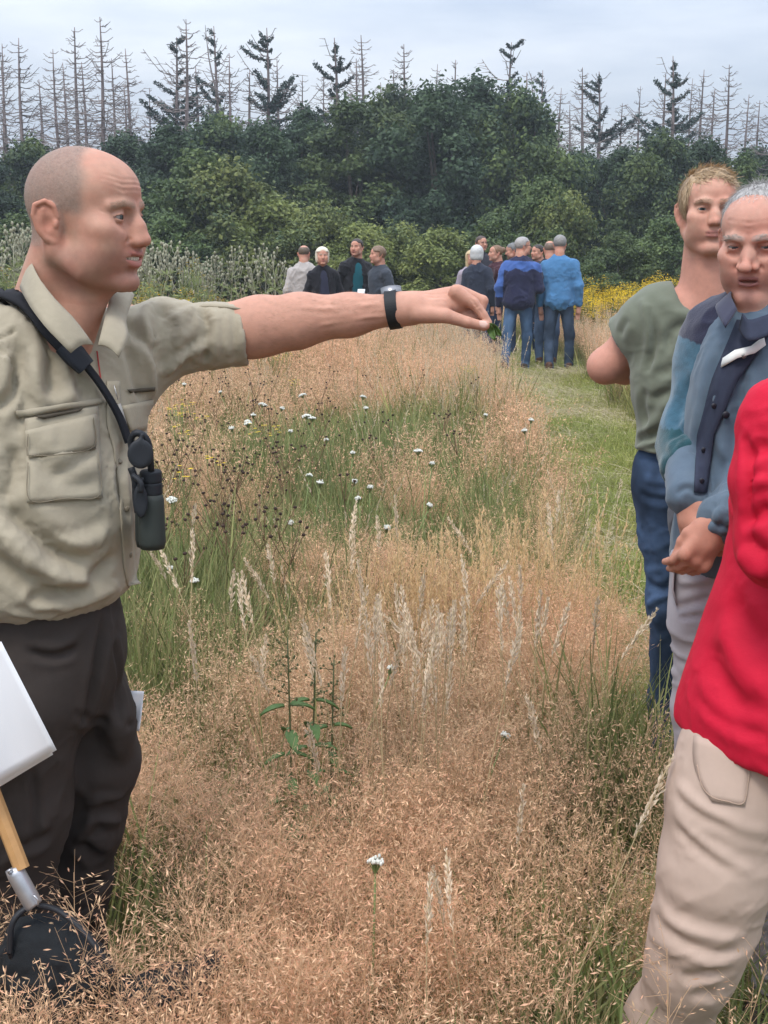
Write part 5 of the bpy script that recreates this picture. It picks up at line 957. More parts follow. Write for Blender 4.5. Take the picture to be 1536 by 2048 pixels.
def shoe(b, T, g, col='boot_leather'):
    b = np.array(b, float); b[2] = 0; d = unit(T.w(0, -1, 0) - T.t); sb = SDF(); sb.C([b + V3(0, 0, .048) - d * .04, b + V3(0, 0, .038) + d * .13], [0.047, 0.04], .02); sb.C([b + V3(0, 0, .05) - d * .02, b + V3(0, 0, .11) - d * .02], [.045, .05], .02)
    sb.half((0, 0, -1), (0, 0, 0.004), 0.003); Vb, Fb = sb.mesh(b - V3(.22, .22, .01), b + V3(.22, .22, .2), .010); part('shoe', Vb, Fb, mat('boot_leather', (0.05, 0.035, 0.025), 0.6), g)
if want('older'): build_older()

def build_blond():
    D = 3.5; T = Frame((W(1400, 700, D)[0], D, 0), rotz(R(6))); H = Frame(W(1418, 431, 3.47), rotz(R(-5)) @ rotx(R(2)) * .93); H.l = lambda P, H=H: ((np.asarray(P) - H.t) @ H.R) / .93 ** 2
    g = empty('person', T.t, 'young man with short blond hair in a grey green tee shirt and blue jeans', 'man')
    s = SDF(); head(s, H, jaw=1.0, nose=.92, nosew=.85, slit=0.0031, neck=False, lip=.8, brow=1.25, chin=0.004)
    s.C([H.w(0, 0.022, -0.045), T.w(0, 0.01, 1.44)], [0.055, 0.064], 0.03); s.C([H.w(0, -0.035, -0.075), T.w(0, -0.045, 1.43)], [0.034, 0.05], 0.03); s.C([T.w(-0.12, 0.01, 1.435), T.w(0.12, 0.01, 1.435)], [0.05, 0.05], 0.06); s.E((0, -0.01, 1.36), (0.14, 0.08, 0.12), 0.04, fr=T)
    rs, re, rw = W(1318, 628, 3.5), W(1209, 732, 3.58), W(1305, 736, 3.67)
    s.C([T.w(-.1, 0, 1.40), rs, W(1262, 690, 3.57), re], [0.055, 0.056, 0.050, 0.044], 0.03, kk=.03); s.C([W(1213, 732, 3.585), W(1250, 736, 3.62), rw], [0.044, 0.042, 0.033], 0.03, kk=.02)
    hand(s, rw, rw + V3(.09, .03, -.03), V3(0, 0, 1), V3(.2, -1, 0), 0.3)
    ls, le, lw = T.w(0.19, 0.02, 1.38), T.w(0.26, 0.06, 1.10), T.w(0.22, -0.05, 0.88); s.C([T.w(.1, 0, 1.4), ls, le, lw], [.055, .055, .043, .03], .03, kk=.02); hand(s, lw, lw + V3(0, 0, -.09), V3(-.3, -1, 0), V3(-1, .3, 0), .4)
    V, F = s.mesh((0.45, 3.2, 0.70), (1.25, 4.0, 1.86), 0.0036); Q = H.l(V); hd = (Q[:, 2] > -0.115) & (np.linalg.norm(Q, axis=1) < 0.22)
    c = np.tile(SKIN * V3(1.10, 0.98, 0.98), (len(V), 1)) * (0.93 + 0.14 * frac_noise(V * 40, 4))[:, None]
    c[hd] = skin_colour(Q[hd], SKIN * V3(1.16, 1.12, 1.12), brow=0.5, browcol=(0.22, 0.14, 0.08), stubble=0.2, lips=(0.40, 0.17, 0.14)); part('body', V, F, skin_mat(), g, col=c); brow_hair(H, V, F, g, (.22, .14, .08), 170, .006); eyes(H, g, look=(-0.05, -1, -0.03), iris=(0.045, 0.055, 0.06))
    N = None; hf = lambda P, r: ((P[:, 2] > 0.080 - 0.35 * np.maximum(P[:, 1], 0)) & (P[:, 1] > -0.074)) | ((P[:, 1] > -0.045 - .3 * (P[:, 2] - .05)) & (P[:, 2] > 0.004 - 0.3 * np.maximum(P[:, 1], 0)) & (np.abs(P[:, 0]) > 0.04)) | ((P[:, 1] > 0.03) & (P[:, 2] > -.02))
    hair_cap(H, g, (0.40, 0.27, 0.15), lambda Q: np.minimum.reduce([np.maximum(0.083 - 0.5 * np.maximum(Q[:, 1], 0) * 2 - Q[:, 2], -0.076 - Q[:, 1]), np.maximum(-0.035 - 0.2 * (Q[:, 2] - .05) - Q[:, 1], 0.006 - Q[:, 2]) + 0 * Q[:, 0], np.maximum(0.03 - Q[:, 1], -.03 - Q[:, 2])]), 0.0085, 5)
    scalp_hair(H, hf, 6500, 0.030, 0.0016, lambda P: np.stack([0.35 + P[:, 0] * 4, -0.7 + 0 * P[:, 0], 0.35 - 2.2 * (np.abs(P[:, 0]) > 0.055)], -1), (0.47, 0.335, 0.20), 21, g, lift=0.20, jit=0.22, droop=.35, scale=(0.0845, 0.1015, 0.091), cvar=.35)
    tee = mat('green_tee', (0.135, 0.148, 0.108), 0.95, noise=(40, 0.06), bump=[(900, .2, .001), (40, .2, .003)], sheen=.2, spec=.1)
    s = SDF(); s.E((0, 0.0, 1.27), (0.185, 0.128, 0.24), 0.05, fr=T); s.E((0, 0, 1.06), (0.163, 0.125, 0.15), 0.06, fr=T); s.C([(-0.155, 0.01, 1.415), (0.155, 0.01, 1.415)], 0.062, 0.06, fr=T); s.C([(-.06, .02, 1.465), (.06, .02, 1.465)], .045, .06, fr=T)
    d = unit(re - rs); s.CC([rs, W(1248, 693, 3.585), W(1225, 715, 3.6)], [0.080, 0.074, .072], [(d, W(1256, 684, 3.56))], .04); s.CC([ls, T.w(0.25, .05, 1.15)], [.078, .074], [(le - ls, T.w(.245, .05, 1.20))], .04)
    s.C([W(1248, 696, 3.56), W(1200, 740, 3.60)], [0.060, .060], .004, -1)
    s.add(lambda P: d_ell(T.l(P) - V3(0, -.03, 1.50), np.zeros(3), V3(.088, .11, .075)), .01, -1); s.half((0, 0, -1), (0, 0, 1.075), .006)
    V, F = s.mesh((0.4, 3.2, 1.0), (1.25, 3.9, 1.56), 0.005)
    V = wrinkle(V, F, [([(1300, 620), (1310, 680), (1296, 740)], .010, -.010), ([(1285, 600), (1300, 640), (1298, 700)], .012, .007), ([(1330, 690), (1350, 660), (1390, 640)], .014, -.009), ([(1320, 750), (1355, 730), (1380, 690)], .014, -.008), ([(1300, 800), (1345, 780), (1370, 740)], .014, -.008), ([(1290, 860), (1320, 830), (1335, 800)], .014, .008), ([(1275, 880), (1310, 868), (1340, 850)], .010, -.010), ([(1275, 895), (1310, 885), (1335, 880)], .007, .008), ([(1320, 600), (1360, 630), (1400, 640)], .016, .005), ([(1255, 640), (1240, 670), (1225, 690)], .012, -.006), ([(1290, 780), (1285, 820), (1290, 850)], .012, -.008)], s)
    N = mesh_normals(V, F); V = cloth_relief(V, N, T, 0.006, 9, 3); V = cloth_ridge(V, F, T, .0045, 9, 6, (1.2, 1.2, .5), .8); V = cloth_ridge(V, F, T, .002, 22, 9); part('shirt', V, F, tee, g)
    a = np.linspace(0, 2 * math.pi, 41); ring = []
    for t in a:
        d = V3(math.sin(t), -math.cos(t), 0); best = 0
        for r_ in np.linspace(0.05, 0.13, 33):
            p = T.w(V3(0, -.012, 0) + d * r_ + V3(0, 0, 1.52 - 0.055 * max(0, math.cos(t)) * (r_ / .1)))
            pass
        ring.append(T.w(V3(0, -0.022, 1.468 - 0.040 * math.cos(t)) + d * V3(.088, .082, 0)))
    denim = mat('blue_jeans', attr=True, rough=0.9, noise=(45, 0.16), bump=[(800, .3, .001), (30, .25, .004)], spec=.15)
    build_jeans(T, g, [W(1325, 930, 3.52), W(1338, 1060, 3.50), W(1344, 1200, 3.50), W(1345, 1400, 3.55), W(1348, 1720, 3.6)], [.068, .072, .066, .066, .06], denim, [([(1290, 960), (1330, 965), (1370, 955)], .010, .006), ([(1285, 990), (1330, 1000), (1370, 990)], .010, -.007), ([(1298, 1170), (1330, 1180), (1350, 1165)], .012, -.010), ([(1296, 1210), (1320, 1195), (1350, 1185)], .010, .008), ([(1300, 1040), (1312, 1090), (1318, 1140)], .012, .006)], (0.030, 0.050, 0.090))
    for k in (-.11, .11): shoe(T.w(k, 0, 0), T, g)
def build_jeans(T, g, leg, rad, m, wr_, base):
    s = SDF(); s.E((0, 0.01, 0.98), (0.160, 0.130, 0.15), 0.04, fr=T); s.C(leg, rad, 0.05, kk=.04); s.C([T.w(.085, 0, .92), T.w(.10, -.01, .52), T.w(.11, 0, .06)], [.09, .068, .058], .05, kk=.04); s.half((0, 0, 1), (0, 0, 1.09), .004); s.half((0, 0, -1), (0, 0, .045), .004)
    V, F = s.mesh(T.t + V3(-.45, -.3, 0), T.t + V3(.4, .35, 1.12), .007); V = wrinkle(V, F, wr_, s); N = mesh_normals(V, F); V = cloth_relief(V, N, T, .008, 9, 3); V = cloth_ridge(V, F, T, .005, 11, 3, (.8, .8, 1.5)); V = cloth_ridge(V, F, T, .003, 26, 6)
    n = frac_noise(T.l(V) * V3(10, 10, 6), 4, 3); f = (0.6 + 1.1 * sstep(.40, .75, n))[:, None] * np.exp(-0.0 * V[:, :1]); part('jeans', V, F, m, g, col=np.array(base) * f)
if want('blond'): build_blond()

def build_red():
    T = Frame((W(1560, 1000, 2.0)[0], 2.0, 0), rotz(R(112))); g = empty('person', T.t, 'woman in bright red jacket and beige trousers, cut off by the frame edge', 'woman')
    H = Frame(W(1745, 470, 2.02), rotz(R(112))); s = SDF(); head(s, H, jaw=.94, nose=.9, neck=False)
    sh = W(1690, 790, 2.03); s.C([H.w(0, .022, -.045), sh], [.05, .06], .03); s.E(sh - V3(0, 0, .06), (.10, .12, .13), .05)
    rs, re, rw = W(1572, 846, 1.90), W(1560, 1090, 1.86), W(1700, 1150, 1.84); s.C([sh, rs, re, rw], [.05, .045, .036, .024], .03, kk=.02); hand(s, rw, rw + V3(.09, -.01, -.03), V3(0, -.3, 1), V3(0, 1, .2), .5, .9)
    ls, le, lw = W(1690, 800, 2.22), W(1720, 1080, 2.24), W(1800, 1090, 2.1); s.C([sh, ls, le, lw], [.05, .045, .036, .024], .03, kk=.02); hand(s, lw, lw + V3(.08, -.05, -.02), V3(0, .3, 1), V3(0, 1, 0), .5, .9)
    V, F = s.mesh((0.35, 1.6, 0.85), (1.2, 2.6, 1.8), .005); Q = H.l(V); hd = np.linalg.norm(Q, axis=1) < .2; c = np.tile(SKIN * 1.05, (len(V), 1)); c[hd] = skin_colour(Q[hd], SKIN * 1.08, brow=.6); part('body', V, F, skin_mat(), g, col=c); eyes(H, g)
    hair_cap(H, g, (.16, .09, .05), lambda Q: np.maximum(-Q[:, 2] - .09 + 0 * Q[:, 0], np.maximum(-.03 - Q[:, 1], 0) * 0 + np.where(Q[:, 2] > .075, -1, -.02 - Q[:, 1])), .014, 3, extra=lambda s2: s2.E((0, .05, -.02), (.075, .055, .09), .04, fr=H))
    red = mat('red_shell', (0.50, 0.008, 0.032), 0.75, noise=(18, 0.06), bump=[(500, .25, .001), (90, .25, .002), (28, .35, .005)], spec=.2)
    s = SDF(); P = [W(1720, 820, 2.03), W(1650, 960, 2.03), W(1640, 1060, 2.03), W(1612, 1250, 2.03), W(1585, 1420, 2.04), W(1572, 1560, 2.05)]
    s.C(P, [.125, .125, .122, .145, .172, .185], .05, kk=.06); s.C([sh + V3(.05, 0, 0), rs, W(1558, 960, 1.88), re], [.06, .066, .062, .058], .03, kk=.03); s.C([re, rw - V3(.03, 0, 0)], [.058, .045], .03); s.C([ls, le, lw - V3(.02, 0, 0)], [.07, .058, .045], .03, kk=.03)
    up = unit(np.cross(unit(W(1536, 1500, 2.0) - W(1378, 1468, 2.0)), V3(0, 1, 0))); up = up if up[2] > 0 else -up; s.half(-up, W(1378, 1474, 2.0), .012)
    s.C([H.w(0, .03, -.06), sh], [.05, .05], .01, -1)
    V, F = s.mesh((0.35, 1.55, 0.65), (1.25, 2.55, 1.62), .0055)
    V = wrinkle(V, F, [([(1492, 880), (1500, 960), (1495, 1050)], .008, -.010), ([(1500, 1045), (1518, 1030), (1536, 1010)], .010, -.012), ([(1496, 920), (1515, 900), (1536, 890)], .010, -.010), ([(1497, 1075), (1515, 1095), (1536, 1105)], .012, -.010), ([(1480, 1110), (1505, 1140), (1536, 1150)], .014, .008), ([(1500, 980), (1518, 965), (1536, 960)], .008, .008), ([(1470, 1200), (1500, 1260), (1536, 1290)], .020, -.008), ([(1420, 1300), (1460, 1380), (1500, 1430)], .025, -.008), ([(1400, 1400), (1450, 1445), (1536, 1470)], .010, -.004), ([(1440, 1250), (1480, 1340), (1536, 1390)], .025, .008)], s)
    N = mesh_normals(V, F); V = cloth_relief(V, N, T, .006, 8, 3); V = cloth_ridge(V, F, T, .004, 8, 5, (1.3, 1.3, .5), .6); V = cloth_ridge(V, F, T, .003, 20, 8); jk = part('jacket', V, F, red, g)
    beige = mat('beige_trousers', (0.46, 0.345, 0.28), 0.88, noise=(30, 0.05), bump=[(900, .15, .001), (35, .15, .003)], spec=.15)
    s = SDF(); s.E(W(1580, 1400, 2.06), (.125, .13, .12), .05); s.C([W(1520, 1430, 2.03), W(1470, 1510, 2.0), W(1452, 1600, 1.99), W(1432, 1740, 1.98), W(1408, 1850, 1.985), W(1385, 1925, 2.0), W(1335, 2048, 2.05), W(1250, 2260, 2.12)], [.08, .082, .088, .087, .078, .070, .068, .052], .03, kk=.04)
    s.C([W(1600, 1500, 2.12), W(1640, 1850, 2.12), W(1660, 2300, 2.14)], [.09, .07, .05], .04, kk=.04); s.half((0, 0, 1), (0, 0, 0.98), .004); s.half((0, 0, -1), (0, 0, .05), .004)
    V, F = s.mesh((0.25, 1.6, 0.0), (1.15, 2.55, 1.02), .0052)
    V = wrinkle(V, F, [(a, b * 1.2, c * .42) for a, b, c in [([(1352, 1565), (1395, 1610), (1450, 1640), (1530, 1665)], .008, .008), ([(1355, 1590), (1400, 1630), (1460, 1655)], .008, -.008), ([(1355, 1630), (1390, 1670), (1440, 1710), (1500, 1740)], .008, .008), ([(1352, 1655), (1395, 1695), (1450, 1735)], .007, -.006), ([(1320, 1815), (1370, 1855), (1430, 1875), (1485, 1875)], .008, .010), ([(1312, 1840), (1360, 1880), (1420, 1905), (1470, 1905)], .007, -.011), ([(1300, 1865), (1350, 1905), (1400, 1925), (1450, 1930)], .008, .008), ([(1360, 1950), (1390, 1955), (1430, 1945)], .009, -.012), ([(1330, 1790), (1380, 1830), (1450, 1850)], .010, -.005), ([(1290, 1890), (1320, 1925), (1350, 1945)], .010, -.006), ([(1345, 1700), (1400, 1780), (1450, 1800)], .02, -.003), ([(1385, 1990), (1410, 1985), (1430, 1990)], .01, -.01)]], s)
    N = mesh_normals(V, F); V = cloth_relief(V, N, T, .003, 10, 3); V = cloth_ridge(V, F, T, .0028, 14, 4, (.8, .8, 1.3), .5); V = cloth_ridge(V, F, T, .0016, 34, 7); tr = part('trousers', V, F, beige, g)
    s = MeshHit(V, F)
    def on(l, off): return [p for p in (s.hit(x, y, off=off) for x, y in l) if p is not None]
    cs = [(1388, 1490), (1392, 1550), (1408, 1590), (1425, 1603), (1460, 1613), (1492, 1614), (1498, 1560), (1506, 1508)]
    q4 = [np.array(q, float) for q in ((1388, 1470), (1504, 1506), (1490, 1612), (1424, 1603))]
    G = np.array([[s.hit(*((q4[0] * (1 - u) + q4[1] * u) * (1 - v) + ((q4[3] + (1400 - 1424) * (1 - v) * (1 - u) * V3(1, 0, 0)[:2] * 0) * (1 - u) + q4[2] * u) * v + np.array([-16 * math.sin(math.pi * v) * (1 - u), 0])), off=.0032) for v in np.linspace(0, 1, 9)] for u in np.linspace(0, 1, 9)])[:, ::-1]
    V, F = sheet(G, .0022); pk = part('back_pocket', V, F, beige, tr)
    V, F = tube(spline(on([(1503, 1508), (1497, 1560), (1487, 1606), (1455, 1603), (1424, 1594), (1404, 1572), (1394, 1530)], .0046), 40), .0009, 4); part('stitching', V, F, mat('stitch', (.40, .29, .22), .8), pk)
    for b in (W(1250, 2260, 2.14), W(1665, 2300, 2.14)): shoe(b, T, g)
if want('red'): build_red()
# ------------------------------------------------------------------ the two groups further off along the path
def far_person(px, D, face, hgt, label, cat, top, trouser, hair, haircut='short', gender='m', top_len=0.86, arms=('hang', 'hang'), yoke=None, inner=None, build=1.0, tilt=0, bare=False, glasses=False, open_front=False, stance=0.10, head_turn=0, hairgrey=0, step=0.0, zoff=0.0, hfun=None, skin=None, shoe_col=(0.04, 0.03, 0.025)):
    k = hgt / 1.78; base = np.array([W(px, 700, D)[0], D, zoff]); lr = np.random.default_rng(int(px)); T = Frame(base, rotz(R(face)) @ rotx(R(lr.uniform(-1, 4))) @ roty(R(lr.uniform(-2.5, 2.5))) * k)
    T.l = lambda P, T=T, k=k: ((np.asarray(P) - T.t) @ T.R) / (k * k)
    u = T.w; g = empty('person', base, label, cat); nx = T.w
    H = Frame(u(0, -0.015, 1.652), rotz(R(face + head_turn)) @ rotx(R(tilt))); f = gender == 'f'; bw = build * (0.92 if f else 1.0)
    sk = SKIN * V3(1.05, .98, .95) if skin is None else np.array(skin)
    S = lambda v: v * k
    s = SDF(); head(s, H, jaw=.93 if f else 1.03, brow=.7 if f else 1.0, nose=.92 if f else 1.0)
    s.C([u(0, .02, 1.55), u(0, .01, 1.40)], [S(.055), S(.07)], .03)
    J = {}
    for sx, kind in zip((-1, 1), arms):
        sh = u(sx * .172 * bw, .015 - .02 * build, 1.395)
        if kind == 'hang': el, wr, kn = u(sx * .235 * bw, .045, 1.13), u(sx * .235 * bw, -.02, .89), u(sx * .225 * bw, -.035, .80)
        elif kind == 'front': el, wr, kn = u(sx * .235 * bw, .02, 1.13), u(sx * .06, -.20, 1.06), u(-sx * .02, -.22, 1.06)
        elif kind == 'pocket': el, wr, kn = u(sx * .265 * bw, .07, 1.14), u(sx * .19 * bw, -.06, .93), u(sx * .16, -.07, .85)
        elif kind == 'back': el, wr, kn = u(sx * .245 * bw, .10, 1.14), u(sx * .08, .17, .98), u(-sx * .0, .18, .94)
        else: el, wr, kn = u(sx * .235 * bw, .03, 1.12), u(sx * .17, -.20, 1.0), u(sx * .14, -.29, 1.0)
        J[sx] = (sh, el, wr, kn); s.C([u(0, 0, 1.40), sh, el, wr], [S(.05), S(.045), S(.037), S(.026)], .03)
        s.C([wr, kn], [S(.027), S(.032)], .02)
        d = unit(kn - wr); fl = unit(np.cross(d, unit(u(0, -1, 0) - u(0, 0, 0)) + V3(.01, .02, .03)))
        for o in (-.024, -.008, .008, .024): s.C([kn + fl * S(o), kn + fl * S(o) + d * S(.045) + V3(0, 0, -.01), kn + fl * S(o) * .8 + d * S(.07) + V3(0, .0, -.03)], S(.0085), .004)
        s.C([wr + d * S(.03), wr + d * S(.06) + (u(0, -1, 0) - u(0, 0, 0)) * .035], [S(.014), S(.010)], .01)
    V, F = s.mesh(base + V3(-.75, -.75, .7), base + V3(.75, .75, 2.0), .0085, 20); Q = H.l(V); hd = (Q[:, 2] > -.13) & (np.linalg.norm(Q, axis=1) < .22); c = np.tile(sk, (len(V), 1))
    c[hd] = skin_colour(Q[hd], sk, brow=.8, browcol=np.array(hair) * .6 + .01, stubble=0 if f else .2, red=1.2); part('body', V, F, skin_mat(), g, col=c)
    # hair
    if haircut == 'short': sel = lambda Q: np.minimum(np.maximum(-.015 - .45 * (Q[:, 2] - .04) - Q[:, 1], .008 - .9 * np.maximum(Q[:, 1], 0) - Q[:, 2]), np.maximum(.070 - Q[:, 2], -.080 - Q[:, 1])); th = .012
    elif haircut == 'balding': sel = lambda Q: np.maximum.reduce([-.0 - Q[:, 1], -.005 - .7 * np.maximum(Q[:, 1], 0) - Q[:, 2], Q[:, 2] - .098]); th = .003
    elif haircut == 'bob': sel = lambda Q: np.maximum(np.where(Q[:, 2] > .070, -.085, -.028) - Q[:, 1], -.075 - Q[:, 2]); th = .020
    elif haircut == 'long': sel = lambda Q: np.maximum(np.where(Q[:, 2] > .070, -.085, -.020) - Q[:, 1], -.20 - Q[:, 2]); th = .016
    elif haircut == 'bun': sel = lambda Q: np.maximum(-.03 - .5 * (Q[:, 2] - .05) - Q[:, 1], -.03 - .3 * Q[:, 1] - Q[:, 2]); th = .009
    elif haircut == 'tousled': sel = lambda Q: np.maximum(np.where(Q[:, 2] > .060, -.086, -.010) - Q[:, 1], -.045 - Q[:, 2]); th = .017
    ex = None
    if haircut == 'bun': ex = lambda s2: s2.E((0, .105, .06), .042, .02, fr=H)
    if haircut == 'bob': ex = lambda s2: (s2.E((.068, .015, -.025), (.026, .045, .06), .03, fr=H, sym=True), s2.E((0, .06, -.03), (.07, .05, .06), .03, fr=H))
    if haircut == 'long': ex = lambda s2: (s2.E((.062, .01, -.06), (.026, .04, .12), .03, fr=H, sym=True), s2.E((0, .06, -.06), (.07, .05, .12), .03, fr=H))
    hair_cap(H, g, hair, sel, th, int(px), .0065, extra=ex)
    # trousers
    s = SDF(); s.E(u(0, .01, .95), (S(.165 * bw), S(.13), S(.13)), .05)
    for sx in (-1, 1):
        st = step * sx; s.C([u(sx * .085, 0, .90), u(sx * (.085 + stance) / 1.6, -.015 + st * .4, .50), u(sx * stance, .01 + st, .06)], [S(.095), S(.066), S(.058)], .03, kk=.04)
    s.half((0, 0, 1), u(0, 0, 1.06), .004); s.half((0, 0, -1), u(0, 0, .05), .004); V, F = s.mesh(base + V3(-.6, -.6, 0), base + V3(.6, .6, 1.2), .013, 20)
    N = mesh_normals(V, F); V = cloth_relief(V, N, Frame(base), .009, 11, int(px)); n = frac_noise((V - base) * V3(9, 9, 5), int(px) + 1); c = np.array(trouser)[None] * (.65 + .8 * sstep(.35, .75, n))[:, None]; part('trousers', V, F, mat('far_trousers', attr=True, rough=.9, bump=[(30, .3, .004)], spec=.1), g, col=c)
    for sx in (-1, 1): 
        b = u(sx * stance, .0 + step * sx, 0); sb = SDF(); d = unit(u(0, -1, 0) - u(0, 0, 0)); sb.C([b + V3(0, 0, .05) - d * .05, b + V3(0, 0, .035) + d * .13], [.045, .038], .02); sb.C([b + V3(0, 0, .05) - d * .03, b + V3(0, 0, .13) - d * .03], [.045, .05], .02); sb.half((0, 0, -1), b + V3(0, 0, .004), .003)
        Vb, Fb = sb.mesh(b - V3(.25, .25, .02), b + V3(.25, .25, .22), .014); part('shoe', Vb, Fb, mat('far_shoe', attr=True, rough=.6), g, col=np.tile(V3(*shoe_col), (len(Vb), 1)))
    # top
    def top_sdf(infl):
        s = SDF(); s.E(u(0, .0, 1.27), (S(.182 * bw + infl), S(.125 * build + infl), S(.26)), .05); s.E(u(0, -.005, 1.08), (S(.168 * bw * (.95 if f else 1) + infl), S(.128 * build + infl), S(.17)), .06); s.C([u(-.145 * bw, .0, 1.375), u(-.05, .012, 1.435), u(.05, .012, 1.435), u(.145 * bw, .0, 1.375)], [S(.060 + infl), S(.056 + infl), S(.056 + infl), S(.060 + infl)], .07, kk=.03); s.C([u(0, .02, 1.43), u(0, .015, 1.50)], [S(.07), S(.062)], .04)
        if top_len < .98: s.C([u(0, 0, 1.0), u(0, 0, top_len)], [S(.165 * bw + infl), S(.170 * bw + infl)], .05, sq=None) if False else s.E(u(0, .005, .96), (S(.178 * bw + infl), S(.142 + infl), S(.16)), .06)
        return s
    def cut(s, z): s.half((0, 0, -1), u(0, 0, z), .006); s.C([u(0, .01, 1.48), H.w(0, .02, -.03)], [S(.050), S(.050)], .004, -1)
    s = top_sdf(.012)
    for sx in (-1, 1):
        sh, el, wr, kn = J[sx]; s.C([sh, el, wr - (wr - el) * .06], [S(.070), S(.058), S(.045)], .04, kk=.03)
    cut(s, top_len)
    if open_front: s.C([u(0, -.14, 1.55), u(0, -.17, 1.2), u(0, -.17, .8)], [S(.06), S(.085), S(.10)], .01, -1)
    V, F = s.mesh(base + V3(-.7, -.7, .6), base + V3(.7, .7, 1.75), .0105, 20); N = mesh_normals(V, F); V = cloth_relief(V, N, Frame(base), .010, 9, int(px) + 3); V = cloth_ridge(V, F, Frame(base), .016, 9, int(px) + 4, (1, 1, .7), .5); V = cloth_ridge(V, F, Frame(base), .008, 18, int(px) + 5)
    q = T.l(V); c = np.tile(np.array(top, float), (len(V), 1)) * (.88 + .24 * frac_noise((V - base) * 20, 8))[:, None]
    if yoke is not None: m = yoke[1](q); c[m] = yoke[0]
    part('jacket' if (open_front or top_len < .9) else 'sweater', V, F, mat('far_cloth', attr=True, rough=.9, bump=[(25, .35, .006)], sheen=.1, spec=.1), g, col=c)
    if inner is not None:
        s = top_sdf(-.004); cut(s, .93); V, F = s.mesh(base + V3(-.5, -.5, .7), base + V3(.5, .5, 1.75), .013, 20); part('shirt', V, F, MATS['far_cloth'], g, col=np.tile(np.array(inner, float), (len(V), 1)))
    if glasses:
        gv = []
        for sx in (-1, 1):
            a = np.linspace(0, 2 * math.pi, 13)[:-1]; ring = np.stack([sx * .034 + .02 * np.cos(a), np.full(12, -.109), .018 + .015 * np.sin(a)], -1); gv.append(tube(np.vstack([ring, ring[:1]]), .002, 4)); gv.append(tube(V3(*[(sx * .054, -.105, .022), (sx * .078, 0.0, .016)]).reshape(2, 3), .002, 4))
        V, F = join(gv); part('glasses', H.w(V), F, mat('dark_frame', (.02, .02, .02), .4), g)
    return g, T, H, J, k
def build_crowd():
    P = far_person; navy = (.022, .026, .042); jean = (.050, .085, .150); dj = (.030, .045, .080)
    # left group, in front of the hedge
    P(613, 18.6, 172, 1.70, 'man in beige grey jacket with his back turned beside the fair haired woman', 'man', (.36, .33, .31), (.30, .34, .42), (.10, .07, .045), 'balding', top_len=.90, arms=('pocket', 'hang'), build=1.08)
    P(655, 18.0, 8, 1.66, 'smiling woman with white blond bob in black cardigan over navy sweater', 'woman', (.012, .012, .016), dj, (.62, .56, .44), 'bob', 'f', arms=('pocket', 'pocket'), inner=(.022, .024, .045), open_front=True, top_len=.92)
    P(701, 18.4, 18, 1.79, 'dark haired man in open black jacket over teal sweater', 'man', (.013, .013, .016), (.42, .42, .44), (.030, .020, .015), 'short', inner=(.010, .085, .110), open_front=True, top_len=.90, arms=('hang', 'pocket'), head_turn=-42)
    g, T, H, J, k = P(770, 18.0, -55, 1.68, 'short haired woman in slate jacket holding a white paper sheet', 'woman', (.040, .048, .062), dj, (.16, .10, .06), 'tousled', 'f', arms=('fore', 'hang'), top_len=.90, head_turn=-15)
    p = J[-1][3] + V3(0, -.03, .03); G = np.array([[p + V3(-.07 + .10 * v + .05 * u_, -.02 * v, -.14 + .30 * u_) for v in (0, .5, 1)] for u_ in (0, .33, .66, 1)]); V, F = sheet(G, .003)
    tag(link('paper_sheet', mesh_data('paper_sheet', V - p, F, mat('paper', (.78, .79, .82), .7)), loc=p), 'small white paper sheet in the hand of the woman in slate jacket', 'paper')
    # right group on the path
    P(936, 20.4, 20, 1.62, 'woman with long fair hair mostly hidden behind the grey haired woman', 'woman', (.30, .26, .30), (.20, .22, .30), (.48, .36, .20), 'long', 'f', arms=('hang', 'hang'))
    P(960, 19.0, 165, 1.69, 'grey haired woman in dark navy jacket seen from behind', 'woman', (.026, .032, .050), (.045, .070, .120), (.50, .50, .49), 'bob', 'f', top_len=.82, arms=('hang', 'front'))
    P(965, 21.0, 30, 1.86, 'dark haired man in glasses standing tall behind the grey haired woman', 'man', (.03, .03, .04), dj, (.06, .035, .025), 'short', glasses=True)
    P(990, 19.8, -80, 1.70, 'woman with brown hair in a bun and dark maroon top', 'woman', (.050, .018, .025), dj, (.17, .095, .05), 'bun', 'f')
    P(1022, 20.2, -100, 1.74, 'man with dark grey hair looking down between the bun and the blue shoulders', 'man', (.04, .045, .055), dj, (.13, .13, .13), 'short', tilt=12)
    P(1030, 17.4, 172, 1.80, 'man in navy fleece with bright blue shoulder panels and faded jeans', 'man', (.020, .022, .052), (.060, .105, .180), (.30, .28, .27), 'short', top_len=.84, arms=('front', 'hang'), build=1.12, glasses=True, head_turn=-65, stance=.13, step=.06,
      yoke=((.050, .105, .30), lambda q: ((q[:, 2] > 1.36 + .02 * np.sin(q[:, 0] * 30)) & (q[:, 1] > -.02) & (q[:, 2] < 1.475)) | ((np.abs(q[:, 0]) > .215) & (q[:, 1] > .0) & (q[:, 2] > 1.0) & (q[:, 0] > 0))))
    P(1079, 20.8, -60, 1.72, 'dark haired person just showing behind the balding man', 'person', (.05, .06, .12), dj, (.03, .02, .015), 'short')
    P(1092, 18.4, 178, 1.76, 'balding man in black jacket and jeans half hidden behind the bright blue jacket', 'man', (.016, .017, .022), (.048, .075, .125), (.16, .11, .08), 'balding', top_len=.90, arms=('front', 'front'), shoe_col=(.07, .03, .015), stance=.09, step=-.05)
    P(1119, 17.4, 168, 1.83, 'grey haired man in bright blue jacket with his back to the camera', 'man', (.060, .165, .320), (.035, .052, .080), (.20, .19, .18), 'short', top_len=.83, arms=('hang', 'hang'), build=1.06, stance=.12, step=.10, shoe_col=(.07, .03, .015))
